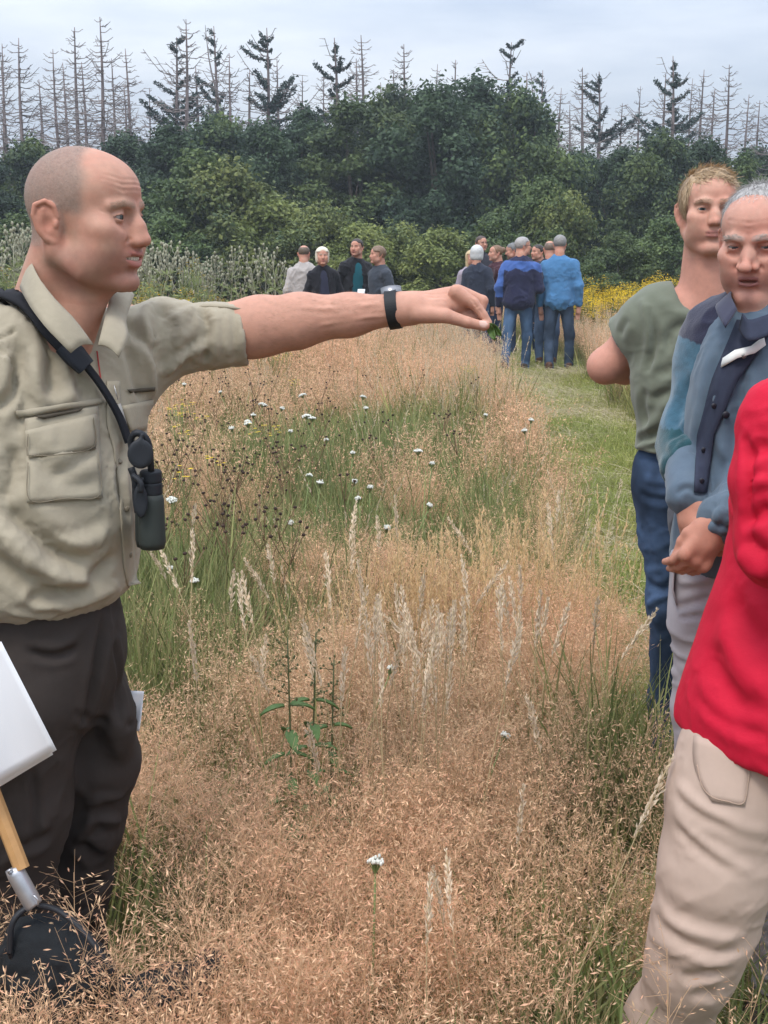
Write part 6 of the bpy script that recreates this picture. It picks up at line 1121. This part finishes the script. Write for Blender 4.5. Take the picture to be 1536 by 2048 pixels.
    P(1543, 3.05, 30, 1.60, 'person in olive brown trousers almost hidden behind the older man in blue', 'person', (.05, .05, .06), (.135, .115, .080), (.10, .08, .06), 'short')
if want('crowd'): build_crowd()
# ------------------------------------------------------------------ things held, worn and carried
def build_items():
    G_ = GUIDE; shirt, D0, T = G_['hit'], G_['D0'], G_['T']
    # wristwatch: strap round the wrist, case and pale dial on top
    wc = W(787, 619, 2.336); ax = unit(W(810, 616, 2.33) - W(760, 624, 2.336)); up = unit(V3(0, .25, 1) - ax * (V3(0, .25, 1) @ ax)); sd = np.cross(ax, up)
    w = empty('wristwatch', wc, 'black wristwatch with woven strap on the outstretched wrist', 'watch'); a = np.linspace(0, 2 * math.pi, 49); prof = [(-.0105, -.002), (-.0105, .0034), (.0105, .0034), (.0105, -.002)]; V = []
    for t in a[:-1]:
        r0 = V3(math.cos(t) * .0288, 0, math.sin(t) * .0312)
        for x, h in prof: V.append(wc + ax * x + sd * (math.cos(t) * (.0310 + h)) + up * (math.sin(t) * (.0318 + h)))
    i = np.arange(48)[:, None] * 4; j = np.arange(4)[None]; n2 = (i + 4) % 192; q = np.stack([i + j, i + (j + 1) % 4, n2 + (j + 1) % 4, n2 + j], -1).reshape(-1, 4)
    rub = mat('black_strap', (.012, .013, .015), .6, bump=[(700, .3, .001)]); part('strap', np.array(V), [q[:, ::-1]], rub, w, smooth=False)
    ph = np.linspace(0, 2 * math.pi, 25)[:-1]
    def disc(r, h0, h1, c0):
        Vd = [c0 + ax * (r * math.cos(t)) + sd * (r * math.sin(t)) + up * h for h in (h0, h1) for t in ph] + [c0 + up * h1]; j = np.arange(24); k = (j + 1) % 24; return np.array(Vd), [np.stack([j, k, k + 24, j + 24], -1), np.stack([j + 24, k + 24, np.full(24, 48)], -1)]
    V, F = disc(.0185, .028, .0395, wc); part('watch_case', V, F, mat('watch_case', (.25, .25, .26), .3, metal=.8), w); V, F = disc(.0158, .039, .0402, wc); part('dial', V, F, mat('dial', (.75, .76, .78), .3), w)
    for k_ in (-.6, -.42): 
        Vb = np.array([wc + ax * x + sd * (math.cos(t) * .0312) * -1 * -1 + up * (math.sin(t) * .0332) for t in (k_ - 1.4 + math.pi, k_ - 1.3 + math.pi) for x in (-.011, .011)])
    V, F = tube(np.array([wc + ax * x - sd * .0295 - up * .0175 for x in (-.0115, .0115)]), .0028, 6); part('buckle', V, F, mat('buckle', (.10, .10, .09), .4, metal=.7), w)
    # sprig pinched between thumb and finger
    base = W(975, 648, D0 - .012); r = np.random.default_rng(3); lf = empty('plant_sprig', base, 'small green leafy sprig pinched between the thumb and finger of the outstretched hand', 'leaf')
    grn = mat('sprig_leaf', (.085, .150, .035), .5, noise=(200, .25), bump=[(300, .4, .001)], transl=.2)
    for dx, dz, L, wd, yw in ((.020, -.012, .030, .015, .3), (.012, -.022, .026, .013, -.5), (.026, -.022, .024, .012, .9), (.006, -.010, .018, .010, 1.3)):
        d = unit(V3(dx, yw * .012, dz)); s_ = unit(np.cross(d, V3(.2 * yw, 1, .5))); G = np.array([[base + d * L * u + s_ * (wd * .5 * v * math.sin(math.pi * min(1, .08 + u * .92)) ** .8) + V3(0, -.004 * v * v - .003 * math.sin(u * 9), -.006 * u * u) for v in (-1, -.5, 0, .5, 1)] for u in np.linspace(0, 1, 9)]); V, F = sheet(G, .0008); part('leaf', V, F, grn, lf)
    V, F = tube(spline([base + V3(-.004, 0, .003), base + V3(.010, -.001, -.014), base + V3(.016, 0, -.030)], 8), np.linspace(.0012, .0007, 8), 5); part('stem', V, F, grn, lf)
    V, F = tube(spline([base + V3(.004, 0, -.004), base + V3(-.010, 0, -.016), base + V3(-.022, 0, -.026)], 6), np.linspace(.0008, .0005, 6), 4); part('stem', V, F, mat('pale_stem', (.35, .36, .28), .7), lf)
    # binoculars on their harness strap
    b0 = W(285, 925, 2.07); b = empty('binoculars', b0, 'dark green binoculars hanging at the chest of the man in khaki', 'binoculars'); X = unit(T.w(1, 0, 0) - T.t); Yf = unit(T.w(0, -1, 0) - T.t); blk = mat('black_rubber', (.014, .016, .020), .55, bump=[(600, .2, .001)]); olv = mat('green_armour', (.030, .036, .032), .6, bump=[(800, .2, .0006)])
    px = lambda x, y, o=0.0: W(x, y, b0[1] + o)
    def barrel(x0, y0, x1, y1, r0, r1, o, name, m, n=18, bev=True):
        p0, p1 = px(x0, y0, o), px(x1, y1, o); t = np.linspace(0, 1, 9); rr = r0 + (r1 - r0) * t; rr = rr.copy(); rr[0] *= .86; rr[-1] *= .90; V, F = tube(p0 + (p1 - p0) * t[:, None] ** 1.0, rr, n); return part(name, V, F, m, b)
    ob = barrel(302, 985, 305, 1096, .0205, .0220, .0, 'barrel', olv); barrel(302, 962, 302, 990, .0180, .0190, .0, 'eyepiece', blk); barrel(301, 940, 302, 966, .0175, .0185, .0, 'eyecup', blk)
    barrel(294, 985, 297, 1092, .0200, .0215, .050, 'barrel', olv); barrel(294, 950, 294, 990, .0180, .0190, .050, 'eyepiece', blk)
    barrel(292, 990, 293, 1050, .013, .013, .028, 'focus_bridge', blk); barrel(290, 968, 291, 990, .012, .012, .028, 'focus_wheel', blk)
    def lens_cap(x, y, rx, ry, o, lbl):
        c = px(x, y, o); s = SDF(); f = Frame(c, rotz(R(14)) @ rotx(R(-6))); s.E((0, 0, 0), (rx, .0055, ry), .004, fr=f); s.E((0, -.0052, 0), (rx * .86, .002, ry * .86), .002, fr=f, op=-1); s.C([(0, .002, ry * .9), (.004, .002, ry * 1.25)], .0035, .004, fr=f); V, F = s.mesh(c - .045, c + .045, .0016); part('lens_cap', V, F, blk, b)
    lens_cap(281, 908, .0205, .0235, -.035, 'upper'); lens_cap(281, 1002, .0115, .0275, -.030, 'lower')
    V, F = tube(spline([px(262, 935, -.02), px(270, 960, -.02), px(272, 1000, -.015), px(276, 1025, -.02)], 12), .006, 6); part('cap_tether', V, F, blk, b)
    V, F = tube(spline([px(303, 945, -.01), px(296, 885, -.02), px(276, 866, -.025), px(262, 880, -.02), px(270, 925, -.015)], 20), .0058, 6); part('strap_loop', V, F, blk, b)
    V, F = tube(spline([px(264, 950, -.035), px(281, 965, -.04), px(281, 985, -.04)], 8), .0045, 6); part('cap_tether', V, F, blk, b)
    Vb = np.vstack([px(x, y, -.012 - .018 * k) for x, y in ((292, 980), (309, 980), (308, 986), (292, 986)) for k in (0, 1)]); 
    st = empty('shoulder_strap', shirt.hit(60, 640), 'padded black carrying strap running over the khaki shirt to the binoculars', 'strap')
    def ribbon(line, wd, off, th, m, name):
        pts = spline(np.array(line, float), 36); w_ = np.interp(np.linspace(0, 1, 36), np.linspace(0, 1, len(wd)), wd); tg = np.gradient(pts, axis=0); nn = np.stack([-tg[:, 1], tg[:, 0]], -1); nn /= np.linalg.norm(nn, axis=1, keepdims=True); G = np.zeros((36, 5, 3))
        last = None
        for i in range(36):
            for j in range(5):
                p = pts[i] + nn[i] * w_[i] * (j / 4 - .5); h = G_['sdf'].hit(p[0], p[1], off=off); h = h if h is not None and h[1] < 2.6 else last; G[i, j] = h; last = h
        G[:, 1:4] = G[:, 1:4] * .6 + .2 * (G[:, :3] + G[:, 2:5]); G[1:-1] = .5 * G[1:-1] + .25 * (G[:-2] + G[2:]); V, F = sheet(G[:, ::-1], th); return part(name, V, F, m, st)
    web = mat('black_webbing', (.011, .012, .016), .8, bump=[(900, .3, .001)])
    ribbon([(-30, 566), (20, 580), (62, 604), (100, 655), (138, 700)], [36, 40, 44, 40, 34], .016, .006, web, 'webbing'); pd = ribbon([(128, 688), (150, 712), (172, 735)], [40, 42, 34], .021, .008, mat('strap_pad', (.018, .022, .030), .6, bump=[(400, .3, .002)]), 'pad'); ribbon([(170, 728), (205, 775), (238, 832), (258, 885)], [12, 11, 11, 12], .017, .006, web, 'cord')
    # red lanyard cord and a slim pen in the pocket
    pts = [shirt.hit(x, y, off=.006) for x, y in ((194, 702), (199, 740), (203, 768))]; V, F = tube(spline(pts, 10), .0013, 5); tag(link('neck_cord', mesh_data('neck_cord', V - pts[0], F, mat('red_cord', (.35, .04, .035), .7)), loc=pts[0]), 'thin red cord hanging in the open collar of the khaki shirt', 'cord')
    pen0 = shirt.hit(243, 835, off=.016); V, F = tube(np.array([shirt.hit(228, 770, off=.012), shirt.hit(236, 800, off=.014)]), [.0006, .0010], 6); pe = empty('pen', pen0, 'slim silver pen clipped at the shirt pocket beside the strap', 'pen'); part('tip', V, F, mat('steel', (.45, .45, .46), .3, metal=.8), pe); V, F = tube(np.array([shirt.hit(237, 808, off=.014), shirt.hit(250, 850, off=.016)]), [.004, .0042], 8); part('barrel', V, F, mat('grey_plastic', (.30, .29, .27), .4), pe)
    # papers
    wp = mat('paper', (.78, .79, .82), .7)
    def paper(c, D, bow, label, name='paper_sheet'):
        tl, tr, br, bl = [np.array(q, float) for q in c]; G = np.zeros((14, 14, 3))
        for i in range(14):
            for j in range(14):
                u, v = i / 13, j / 13; p = (tl * (1 - u) + tr * u) * (1 - v) + (bl * (1 - u) + br * u) * v; G[i, j] = W(p[0], p[1], D + bow * math.sin(math.pi * u) - bow * .5 * math.sin(math.pi * v) + .004 * math.sin(7 * u + 5 * v))
        V, F = sheet(G, .0012); o = G[7, 7]; return tag(link(name, mesh_data(name, V - o, F, wp), loc=o), label, 'paper')
    paper([(-135, 1335), (2, 1283), (113, 1500), (-20, 1575)], 1.90, .02, 'white paper sheet held low in front of the dark brown trousers, foremost of two')
    paper([(-140, 1350), (-4, 1300), (106, 1509), (-25, 1588)], 1.912, .018, 'white paper sheet lying just behind the foremost sheet by the dark trousers')
    paper([(240, 1380), (288, 1383), (279, 1462), (236, 1458)], 2.245, .004, 'folded white paper sticking out of the trouser pocket', 'folded_paper')
    # long handled insect net
    hb = W(40, 1735, 1.93); nt = empty('insect_net', hb, 'insect net with wooden handle, metal socket and black net bag standing in the grass', 'net'); V, F = tube(np.array([W(-190, 1130, 2.06), W(44, 1738, 1.93)]), .0128, 8); part('handle', V, F, mat('ash_wood', (.42, .235, .095), .5, noise=(14, .2), bump=[(60, .2, .001)]), nt, smooth=False)
    V, F = tube(np.array([W(27, 1735, 1.931), W(33, 1748, 1.929), W(66, 1808, 1.921), W(70, 1813, 1.92)]), [.0140, .0150, .0150, .0135], 14); fe = part('socket', V, F, mat('galvanised', (.42, .43, .45), .38, metal=.75, noise=(40, .15)), nt); V, F = tube(spline([W(24, 1738, 1.915), W(16, 1743, 1.912), W(20, 1748, 1.915)], 6), .002, 5); part('clip', V, F, MATS['steel'], fe); V, F = tube(spline([W(66, 1790, 1.905), W(76, 1800, 1.903), W(76, 1812, 1.905)], 6), .002, 5); part('clip', V, F, MATS['steel'], fe)
    # black bag: a dome hanging from the hoop that leaves the socket, its tail lying in the grass
    black = mat('black_net', (.010, .012, .014), .9, bump=[(500, .6, .002)]); rim = [(20, 1905, 1.90), (24, 1850, 1.905), (45, 1822, 1.915), (75, 1812, 1.92), (118, 1822, 1.90), (165, 1862, 1.87), (205, 1915, 1.85), (228, 1965, 1.85), (200, 2010, 1.88), (120, 2020, 1.92), (50, 1980, 1.93), (20, 1905, 1.90)]
    V, F = tube(spline([W(*q) for q in rim], 60), .0052, 7, False); part('hoop', V, F, mat('black_rim', (.016, .017, .020), .5), nt)
    def bag(blobs, lo, hi, seed):
        s = SDF()
        for x, y, D, q, fz in blobs: s.E(W(x, y, D), (q * 1.15, q, q * fz), .04)
        V, F = s.mesh(lo, hi, .005); N = mesh_normals(V, F); V = V + N * ((frac_noise(V * 26, seed, 3) - .5) * .022 + (frac_noise(V * 90, seed + 1, 2) - .5) * .006)[:, None]; part('net_bag', V, F, black, nt)
    p0 = W(120, 1930, 1.92); bag([(80, 1890, 1.945, .050, .95), (125, 1908, 1.935, .052, .85), (160, 1955, 1.92, .046, .8), (58, 1935, 1.95, .045, 1.0), (130, 1985, 1.94, .07, .9)], p0 - .3, p0 + .3, 4)
    p0 = W(330, 1925, 1.96); bag([(250, 2010, 1.93, .040, .50), (310, 1985, 1.95, .042, .45), (375, 1950, 1.98, .036, .45), (428, 1920, 2.00, .022, .6), (350, 2000, 1.95, .045, .5), (200, 2010, 1.93, .045, .6)], p0 - .3, p0 + .3, 9)
if want('guide'): build_items()
# ------------------------------------------------------------------ single plants that can be told apart
def umbel(seed, h, d):
    r = np.random.default_rng(seed); st = tube(spline([(0, 0, 0), (.02, .01, h * .6), (0, 0, h)], 7), np.linspace(.0035, .0022, 7), 5); hd = []; g = Rib(); n = 26
    a = np.arange(n) * 2.4; q = d * .5 * np.sqrt((np.arange(n) + .5) / n); tips = np.stack([q * np.cos(a), q * np.sin(a), h + .030 - 2.2 * q * q / d * .35 + r.normal(0, .002, n)], -1)
    for t in tips: hd.append(tube(np.array([(0, 0, h), t]), [.0011, .0008], 3, False))
    f = []; 
    for t in tips: f.append(ball(t, (d * .105, d * .105, .0045), 7, 4))
    return mesh_data('stem', *join([st] + hd), mat('umbel_stem', (.16, .20, .07), .7)), mesh_data('flower_head', *join(f), mat('umbel_white', (.62, .62, .55), .8, bump=[(300, .8, .003)]))
def dark_head(seed, h):
    r = np.random.default_rng(seed); P, F = [], []; p = spline([(0, 0, 0), r.normal(0, .03, 3) * V3(1, 1, 0) + V3(0, 0, h * .6), r.normal(0, .05, 3) * V3(1, 1, 0) + V3(0, 0, h)], 7); out = [tube(p, np.linspace(.0030, .0018, 7), 5)]; cs = [np.tile(V3(.15, .095, .05), (len(out[0][0]), 1))]
    tips = [p[-1]]
    for k in range(r.integers(1, 4)): b = p[4] * .5 + p[5] * .5; e = b + V3(r.normal(0, .05), r.normal(0, .05), h * r.uniform(.12, .24)); t = tube(spline([b, (b + e) / 2 + V3(0, 0, -.01), e], 4), .0016, 4); out.append(t); cs.append(np.tile(V3(.15, .095, .05), (len(t[0]), 1))); tips.append(e)
    for t in tips: b = ball(t, (.0075, .0075, .0055), 8, 5); b[0][:] = b[0] + (frac_noise(b[0] * 300, seed, 1) - .5)[:, None] * .004; out.append(b); cs.append(np.tile(V3(.040, .022, .016), (len(b[0]), 1)))
    V, F = join(out); return mesh_data('seed_head_stalk', V, F, mat('dead_herb', attr=True, rough=.9, objrand=.25), np.vstack(cs))
def plume(seed, h):
    """tall grass stalk with a dense pale flower spike"""
    r = np.random.default_rng(seed); lean = r.normal(0, .10, 2); p = np.array([(lean[0] * (z / h) ** 2 * h, lean[1] * (z / h) ** 2 * h, z * (1 - .04 * (z / h) ** 3)) for z in np.linspace(0, h, 9)]); st = tube(p, np.linspace(.0016, .0010, 9), 4); g = Rib(); m = 100; t = r.uniform(.80, 1.0, m); u = (t - .80) / .2; b = p[7] + (p[8] - p[7]) * ((t - .875) / .125)[:, None]; ax = unit(p[8] - p[7])[None] * .9 + rnd_unit(r, m) * .45; ax /= np.linalg.norm(ax, axis=1, keepdims=True); s2 = np.cross(ax, rnd_unit(r, m)); s2 /= np.linalg.norm(s2, axis=1, keepdims=True); wdt = np.sin(np.clip(u, 0.02, .98) * math.pi) ** .5
    g.flakes(b + rnd_unit(r, m) * (.005 * wdt)[:, None], ax, s2, .007 + .010 * wdt, .0020 + .0024 * wdt, V3(.74, .61, .45) * r.uniform(.75, 1.15, (m, 1))); return mesh_data('stem', *st, mat('straw_stem', (.42, .33, .18), .8)), g.data('spike', mat('pale_spike', attr=True, rough=.85, transl=.25, objrand=.12))
def weed(seed, h):
    r = np.random.default_rng(seed); out, cs = [], []; fl = Rib(); p = spline([(0, 0, 0), (r.normal(0, .05), r.normal(0, .05), h * .6), (r.normal(0, .1), r.normal(0, .1), h)], 8); out.append(tube(p, np.linspace(.011, .005, 8), 5))
    for k in range(13):
        t = r.uniform(.40, .97); b = p[int(t * 7)] + (p[min(7, int(t * 7) + 1)] - p[int(t * 7)]) * ((t * 7) % 1); a = r.uniform(0, 6.283); L = .34 * (1.15 - t) + .12; e = b + V3(math.cos(a) * L * .6, math.sin(a) * L * .6, L); out.append(tube(spline([b, (b + e) / 2 + V3(math.cos(a), math.sin(a), -.3) * .04, e], 4), .004, 4)); hd = ball(e, (.020, .020, .030), 6, 4); out.append(hd)
    V, F = join(out); m = 90; t = r.uniform(.05, .8, m); ii = (t * 7).astype(int); b = p[ii]; ax = rnd_unit(r, m) * V3(1, 1, .6); ax /= np.linalg.norm(ax, axis=1, keepdims=True); fl.flakes(b, ax, np.cross(ax, rnd_unit(r, m)), r.uniform(.08, .20, m), r.uniform(.02, .045, m), V3(.22, .26, .105) * r.uniform(.6, 1.4, (m, 1)))
    return mesh_data('stem', V, F, mat('weed_stem', (.27, .265, .185), .9, objrand=.2)), fl.data('leaves', mat('weed_leaf', attr=True, rough=.8, transl=.2))
def yellow_plant(seed, h):
    r = np.random.default_rng(seed); out = []; fl = Rib(); p = spline([(0, 0, 0), (r.normal(0, .02), 0, h * .6), (0, 0, h)], 6); out.append(tube(p, np.linspace(.004, .0025, 6), 5)); tips = []
    for k in range(7): a = k * 2.4; b = p[3]; e = V3(math.cos(a) * .05, math.sin(a) * .05, h * r.uniform(.93, 1.02)); out.append(tube(spline([b, (b + e) / 2 + V3(math.cos(a), math.sin(a), 0) * .02, e], 4), .0016, 4)); tips.append(e)
    m = 12
    for t in tips: a = np.arange(m) * 6.283 / m; ax = np.stack([np.cos(a), np.sin(a), np.full(m, .15)], -1); fl.flakes(np.tile(t, (m, 1)), ax, np.cross(ax, V3(0, 0, 1)), np.full(m, .017), np.full(m, .007), np.tile(V3(.75, .53, .03), (m, 1)) * r.uniform(.8, 1.1, (m, 1)))
    V, F = join(out); return mesh_data('stem', V, F, mat('umbel_stem', (.16, .20, .07), .7)), fl.data('flower_head', mat('yellow_petal', attr=True, rough=.7, transl=.3))
def set_plant(name, parts, loc, label, cat, group, rz=0, k=1.0, tilt=(0, 0)):
    if len(parts) == 1: o = link(name, parts[0], loc=loc); tag(o, label, cat, group)
    else:
        o = empty(name, loc, label, cat, group)
        for pm in parts: link(pm.name.split('.')[0], pm, o)
    o.rotation_euler = (tilt[0], tilt[1], rz); o.scale = (k, k, k); return o
def build_plants():
    r = np.random.default_rng(12)
    def foot(px, py, z): p = at_z(px, py, z); return p[0], p[1]
    # white umbels
    um = [umbel(i, .66, d) for i, d in ((1, .056), (2, .044), (3, .032), (4, .024))]
    spots = [(474, 804, 0), (458, 812, 1), (510, 805, 2), (492, 826, 2), (500, 846, 2), (523, 845, 1), (546, 862, 3), (620, 838, 1), (637, 832, 0), (672, 779, 0), (705, 793, 1), (742, 815, 2), (650, 881, 3), (690, 908, 3), (826, 905, 1), (568, 942, 2), (620, 967, 2), (636, 948, 3), (337, 946, 1), (677, 966, 3), (706, 965, 3), (730, 985, 3), (708, 1008, 3), (742, 995, 3), (360, 760, 2), (492, 780, 3), (1045, 842, 2), (1092, 852, 2), (318, 1138, 3), (393, 1137, 3), (430, 1155, 2), (648, 1332, 3), (722, 1764, 2), (800, 1448, 3), (940, 830, 3), (838, 930, 3)]
    lab = {0: 'broad white carrot umbel', 1: 'middle sized white carrot umbel', 2: 'small white carrot umbel', 3: 'tiny white flower cluster'}
    for i, (x, y, k) in enumerate(spots):
        z = .66 if y < 1100 else .58; fx, fy = foot(x, y, z); set_plant('wild_carrot', um[k], (fx, fy, gz(fx, fy) + z - .69 * (z / .66)), lab[k], 'flower', 'white umbels in the meadow' + (' of size %s' % 'abcd'[k] if False else ' (' + ['broad', 'tilted', 'small', 'tiny'][k] + ')'), r.uniform(0, 6.28), z / .66, (r.normal(0, .22), r.normal(0, .22)))
    # dead dark seed heads
    dh = [dark_head(i, h) for i, h in enumerate((.50, .56, .62, .68, .58, .64))]; n = 0
    while n < 115:
        x, y = (r.normal(410, 120), r.normal(900, 110)) if r.random() < .8 else (r.uniform(300, 1000), r.uniform(740, 880))
        if not (300 < x < 1000 and 750 < y < 1190) or (x > 800 and y > 900): continue
        k = r.integers(0, 6); h = (.50, .56, .62, .68, .58, .64)[k]; fx, fy = foot(x, y, h)
        set_plant('seed_head_stalk', [dh[k]], (fx, fy, gz(fx, fy)), 'dead brown stalk with dark seed heads', 'plant', 'dead herb stalks with dark heads', r.uniform(0, 6.28)); n += 1
    # pale grass plumes
    pm = [plume(i, h) for i, h in enumerate((.72, .80, .88, .76, .84))]; hs = (.72, .80, .88, .76, .84)
    pl = [(840 + r.normal(0, 40), 1225 + r.normal(0, 40)) for _ in range(26)] + [(1010 + r.normal(0, 90), 1195 + r.normal(0, 40)) for _ in range(15)] + [(r.uniform(560, 760), r.uniform(1040, 1200)) for _ in range(8)] + [(r.uniform(300, 1250), r.uniform(980, 1150)) for _ in range(14)] + [(660, 1275), (730, 1370), (1165, 1318), (1010, 1465), (870, 1770), (920, 1745), (1015, 1770), (385, 1245), (480, 1265), (1045, 1560), (600, 1080), (620, 1110), (28, 1850), (205, 1905), (780, 1200)]
    for i, (x, y) in enumerate(pl):
        k = r.integers(0, 5); h = hs[k] * (1 if y < 1500 else .82); fx, fy = foot(x, y, h * .97); fg = y > 1500
        if not free(np.array([fx]), np.array([fy]), path=True, pad=-.08)[0]: continue
        set_plant('grass_plume', pm[k], (fx, fy, gz(fx, fy)), 'pale seed plume close to the camera' if fg else 'tall pale grass plume', 'grass plume', 'pale plumes close to the camera' if fg else 'pale plumes over the meadow', r.uniform(0, 6.28), h / hs[k], (r.normal(0, .14), r.normal(0, .14)))
    # grey green weeds in front of the shrubs, left
    wd = [weed(i, 1.6) for i in range(5)]
    for i in range(64):
        x = r.uniform(-60, 585); D = r.uniform(19.5, 24); y = np.interp(x, [-60, 100, 330, 400, 470, 520, 585], [448, 452, 478, 500, 485, 474, 515]) + abs(r.normal(0, 28)); h = CAM_H + (505 - y) / F_PX * D - .1; fx = W(x, 500, D)[0]; set_plant('tall_weed', wd[i % 5], (fx, D, gz(fx, D)), 'tall grey green weed', 'weed', 'tall weeds at the meadow edge', r.uniform(0, 6.28), h / 1.65)
    yp = [yellow_plant(i, .8) for i in range(4)]
    for x, y in [(283, 545), (300, 540), (303, 530), (318, 552), (330, 535), (345, 560), (368, 520), (386, 515), (395, 530), (398, 545), (412, 550), (372, 548), (450, 568), (500, 575), (5, 520), (18, 545), (40, 560), (555, 575), (290, 560), (355, 545), (10, 590)]:
        D = r.uniform(16, 19.5); k = (CAM_H + (505 - y) / F_PX * D - .25) / .8; fx = W(x, 500, D)[0]; set_plant('yellow_ragwort_plant', yp[r.integers(4)], (fx, D, gz(fx, D)), 'yellow ragwort at the meadow edge', 'flower', 'yellow ragworts at the meadow edge', r.uniform(0, 6.28), max(k, .9))
    for x, y in [(362, 806), (353, 815), (402, 822), (363, 850), (375, 797), (347, 812), (430, 910), (365, 930), (545, 848), (510, 846), (930, 728), (945, 732), (590, 760), (512, 712), (525, 722), (545, 720), (558, 728), (575, 724), (536, 715), (567, 718)]:
        fx, fy = foot(x, y, .66); set_plant('yellow_flower_plant', yp[r.integers(4)], (fx, fy, gz(fx, fy)), 'small yellow flower in the meadow', 'flower', 'small yellow flowers in the meadow', r.uniform(0, 6.28), .80)
    # figwort in the foreground
    D = 2.72; gx = W(598, 1500, D)[0]; f = empty('figwort_plant', (gx, D, 0), 'green figwort with broad toothed leaves and tall dark flower spikes in the middle foreground', 'plant'); gm = mat('figwort_stem', (.105, .125, .050), .6); lm = mat('figwort_leaf', (.13, .215, .065), .5, noise=(60, .2), bump=[(160, .5, .002)], transl=.25)
    for x0, x1, ytop, off in ((578, 575, 1275, 0), (600, 632, 1265, .04), (640, 668, 1320, .08)):
        a, b = W(x0, 1700, D + off), W(x1, ytop, D + off); a[2] = 0.0; V, F = tube(spline([a, a * .5 + b * .5 + V3(.006, 0, 0), b], 10), np.linspace(.0040, .0018, 10), 6); st = part('stem', V, F, gm, f)
        h0 = b[2]; sp = []
        for k in range(26):
            t = r.uniform(0, 1); z = h0 - .16 * t; c = a + (b - a) * ((z - a[2]) / (b[2] - a[2])); e = c + V3(r.normal(0, .012 + .01 * t), r.normal(0, .012 + .01 * t), r.uniform(.004, .018)); sp += [tube(np.array([c, e]), [.0009, .0007], 3), ball(e, (.0028, .0028, .0034), 6, 4)]
        V, F = join(sp); part('flower_spike', V, F, mat('figwort_bud', (.115, .125, .050), .7), st)
        for k, z in enumerate(np.arange(h0 - .16, .28, -.055)):
            for sgn in (-1, 1):
                if r.random() < .08: continue
                c = a + (b - a) * (z / b[2]); an = (k % 2) * 1.5 + .3 + (0 if sgn > 0 else math.pi); d = unit(V3(math.cos(an), math.sin(an) * .8, r.uniform(-.15, .35))); L = (.040 + .045 * (h0 - z) / h0) * r.uniform(.8, 1.15); s_ = unit(np.cross(d, V3(0, 0, 1))); wd_ = L * .46
                G = np.array([[c + d * (.008 + L * u) + s_ * (wd_ * .5 * v * (math.sin(math.pi * min(1., .10 + u * .88)) ** .75) * (1 + .10 * math.sin(u * 40))) + V3(0, 0, .006 * v * v - L * .45 * u * u) for v in (-1, -.5, 0, .5, 1)] for u in np.linspace(0, 1, 13)]); V, F = sheet(G, .0007); part('leaf', V, F, lm, st)
if want('set'): build_plants()
# ------------------------------------------------------------------ haze, and a label for each repeated plant
def build_haze():
    x0, x1, y0, y1, z0, z1 = -90, 90, -6, 75, -1.2, 13.5
    V = np.array([(x, y, z) for x in (x0, x1) for y in (y0, y1) for z in (z0, z1)], float); F = np.array([(0, 1, 3, 2), (4, 6, 7, 5), (0, 4, 5, 1), (2, 3, 7, 6), (0, 2, 6, 4), (1, 5, 7, 3)])
    m = bpy.data.materials.new('thin_air'); m.use_nodes = True; nt = m.node_tree; nt.nodes.clear(); v = nt.nodes.new('ShaderNodeVolumePrincipled'); v.inputs['Density'].default_value = 0.0013; v.inputs['Color'].default_value = (.86, .93, 1, 1); v.inputs['Anisotropy'].default_value = 0.2; o = nt.nodes.new('ShaderNodeOutputMaterial'); nt.links.new(v.outputs[0], o.inputs['Volume'])
    tag(link('haze', mesh_data('haze', V, F, m, smooth=False)), kind='stuff')
def label_repeats():
    num = ['leftmost'] + [w for w in ORD[1:]]
    def region(px, py):
        if py > 1450: return 'in the foreground grass'
        if py < 640 and px < 620: return 'left of his nose' if px < 290 else 'between his nose and the beige jacket'
        x = 'beside the binoculars' if px < 420 else 'below the forearm' if px < 640 else 'below the watch' if px < 850 else 'below the hand' if px < 1010 else 'beside the path'
        y = 'far' if py < 830 else 'midway' if py < 960 else 'nearer' if py < 1120 else 'near'
        return y + ' ' + x
    groups = {}
    for o in COL.objects:
        if o.parent is None and o.get('group') and o.get('label') and o.name.split('.')[0] in ('wild_carrot', 'grass_plume', 'seed_head_stalk', 'tall_weed', 'yellow_ragwort_plant', 'yellow_flower_plant'):
            h = {'wild_carrot': .66, 'grass_plume': .8, 'seed_head_stalk': .6, 'tall_weed': 1.4, 'yellow_ragwort_plant': .8, 'yellow_flower_plant': .65}[o.name.split('.')[0]]
            p = np.array(o.location) + V3(0, 0, h * o.scale[2] * 1.0) - V3(0, 0, CAM_H); yc = (p[2] * _ct + p[1] * _st) / (p[1] * _ct - p[2] * _st); px = 768 + F_PX * p[0] / (p[1] * _ct - p[2] * _st); py = 1024 - F_PX * yc
            groups.setdefault((o['label'], region(px, py)), []).append((px, o))
    for (l, rg), v in groups.items():
        v.sort(key=lambda t: t[0])
        for i, (_, o) in enumerate(v):
            if len(v) == 1: o['label'] = '%s, %s' % (l, rg)
            elif i < len(num): o['label'] = '%s, %s%s %s' % (l, num[i], '' if i == 0 else ' from left', rg)
if want('set'):
    build_haze(); label_repeats()
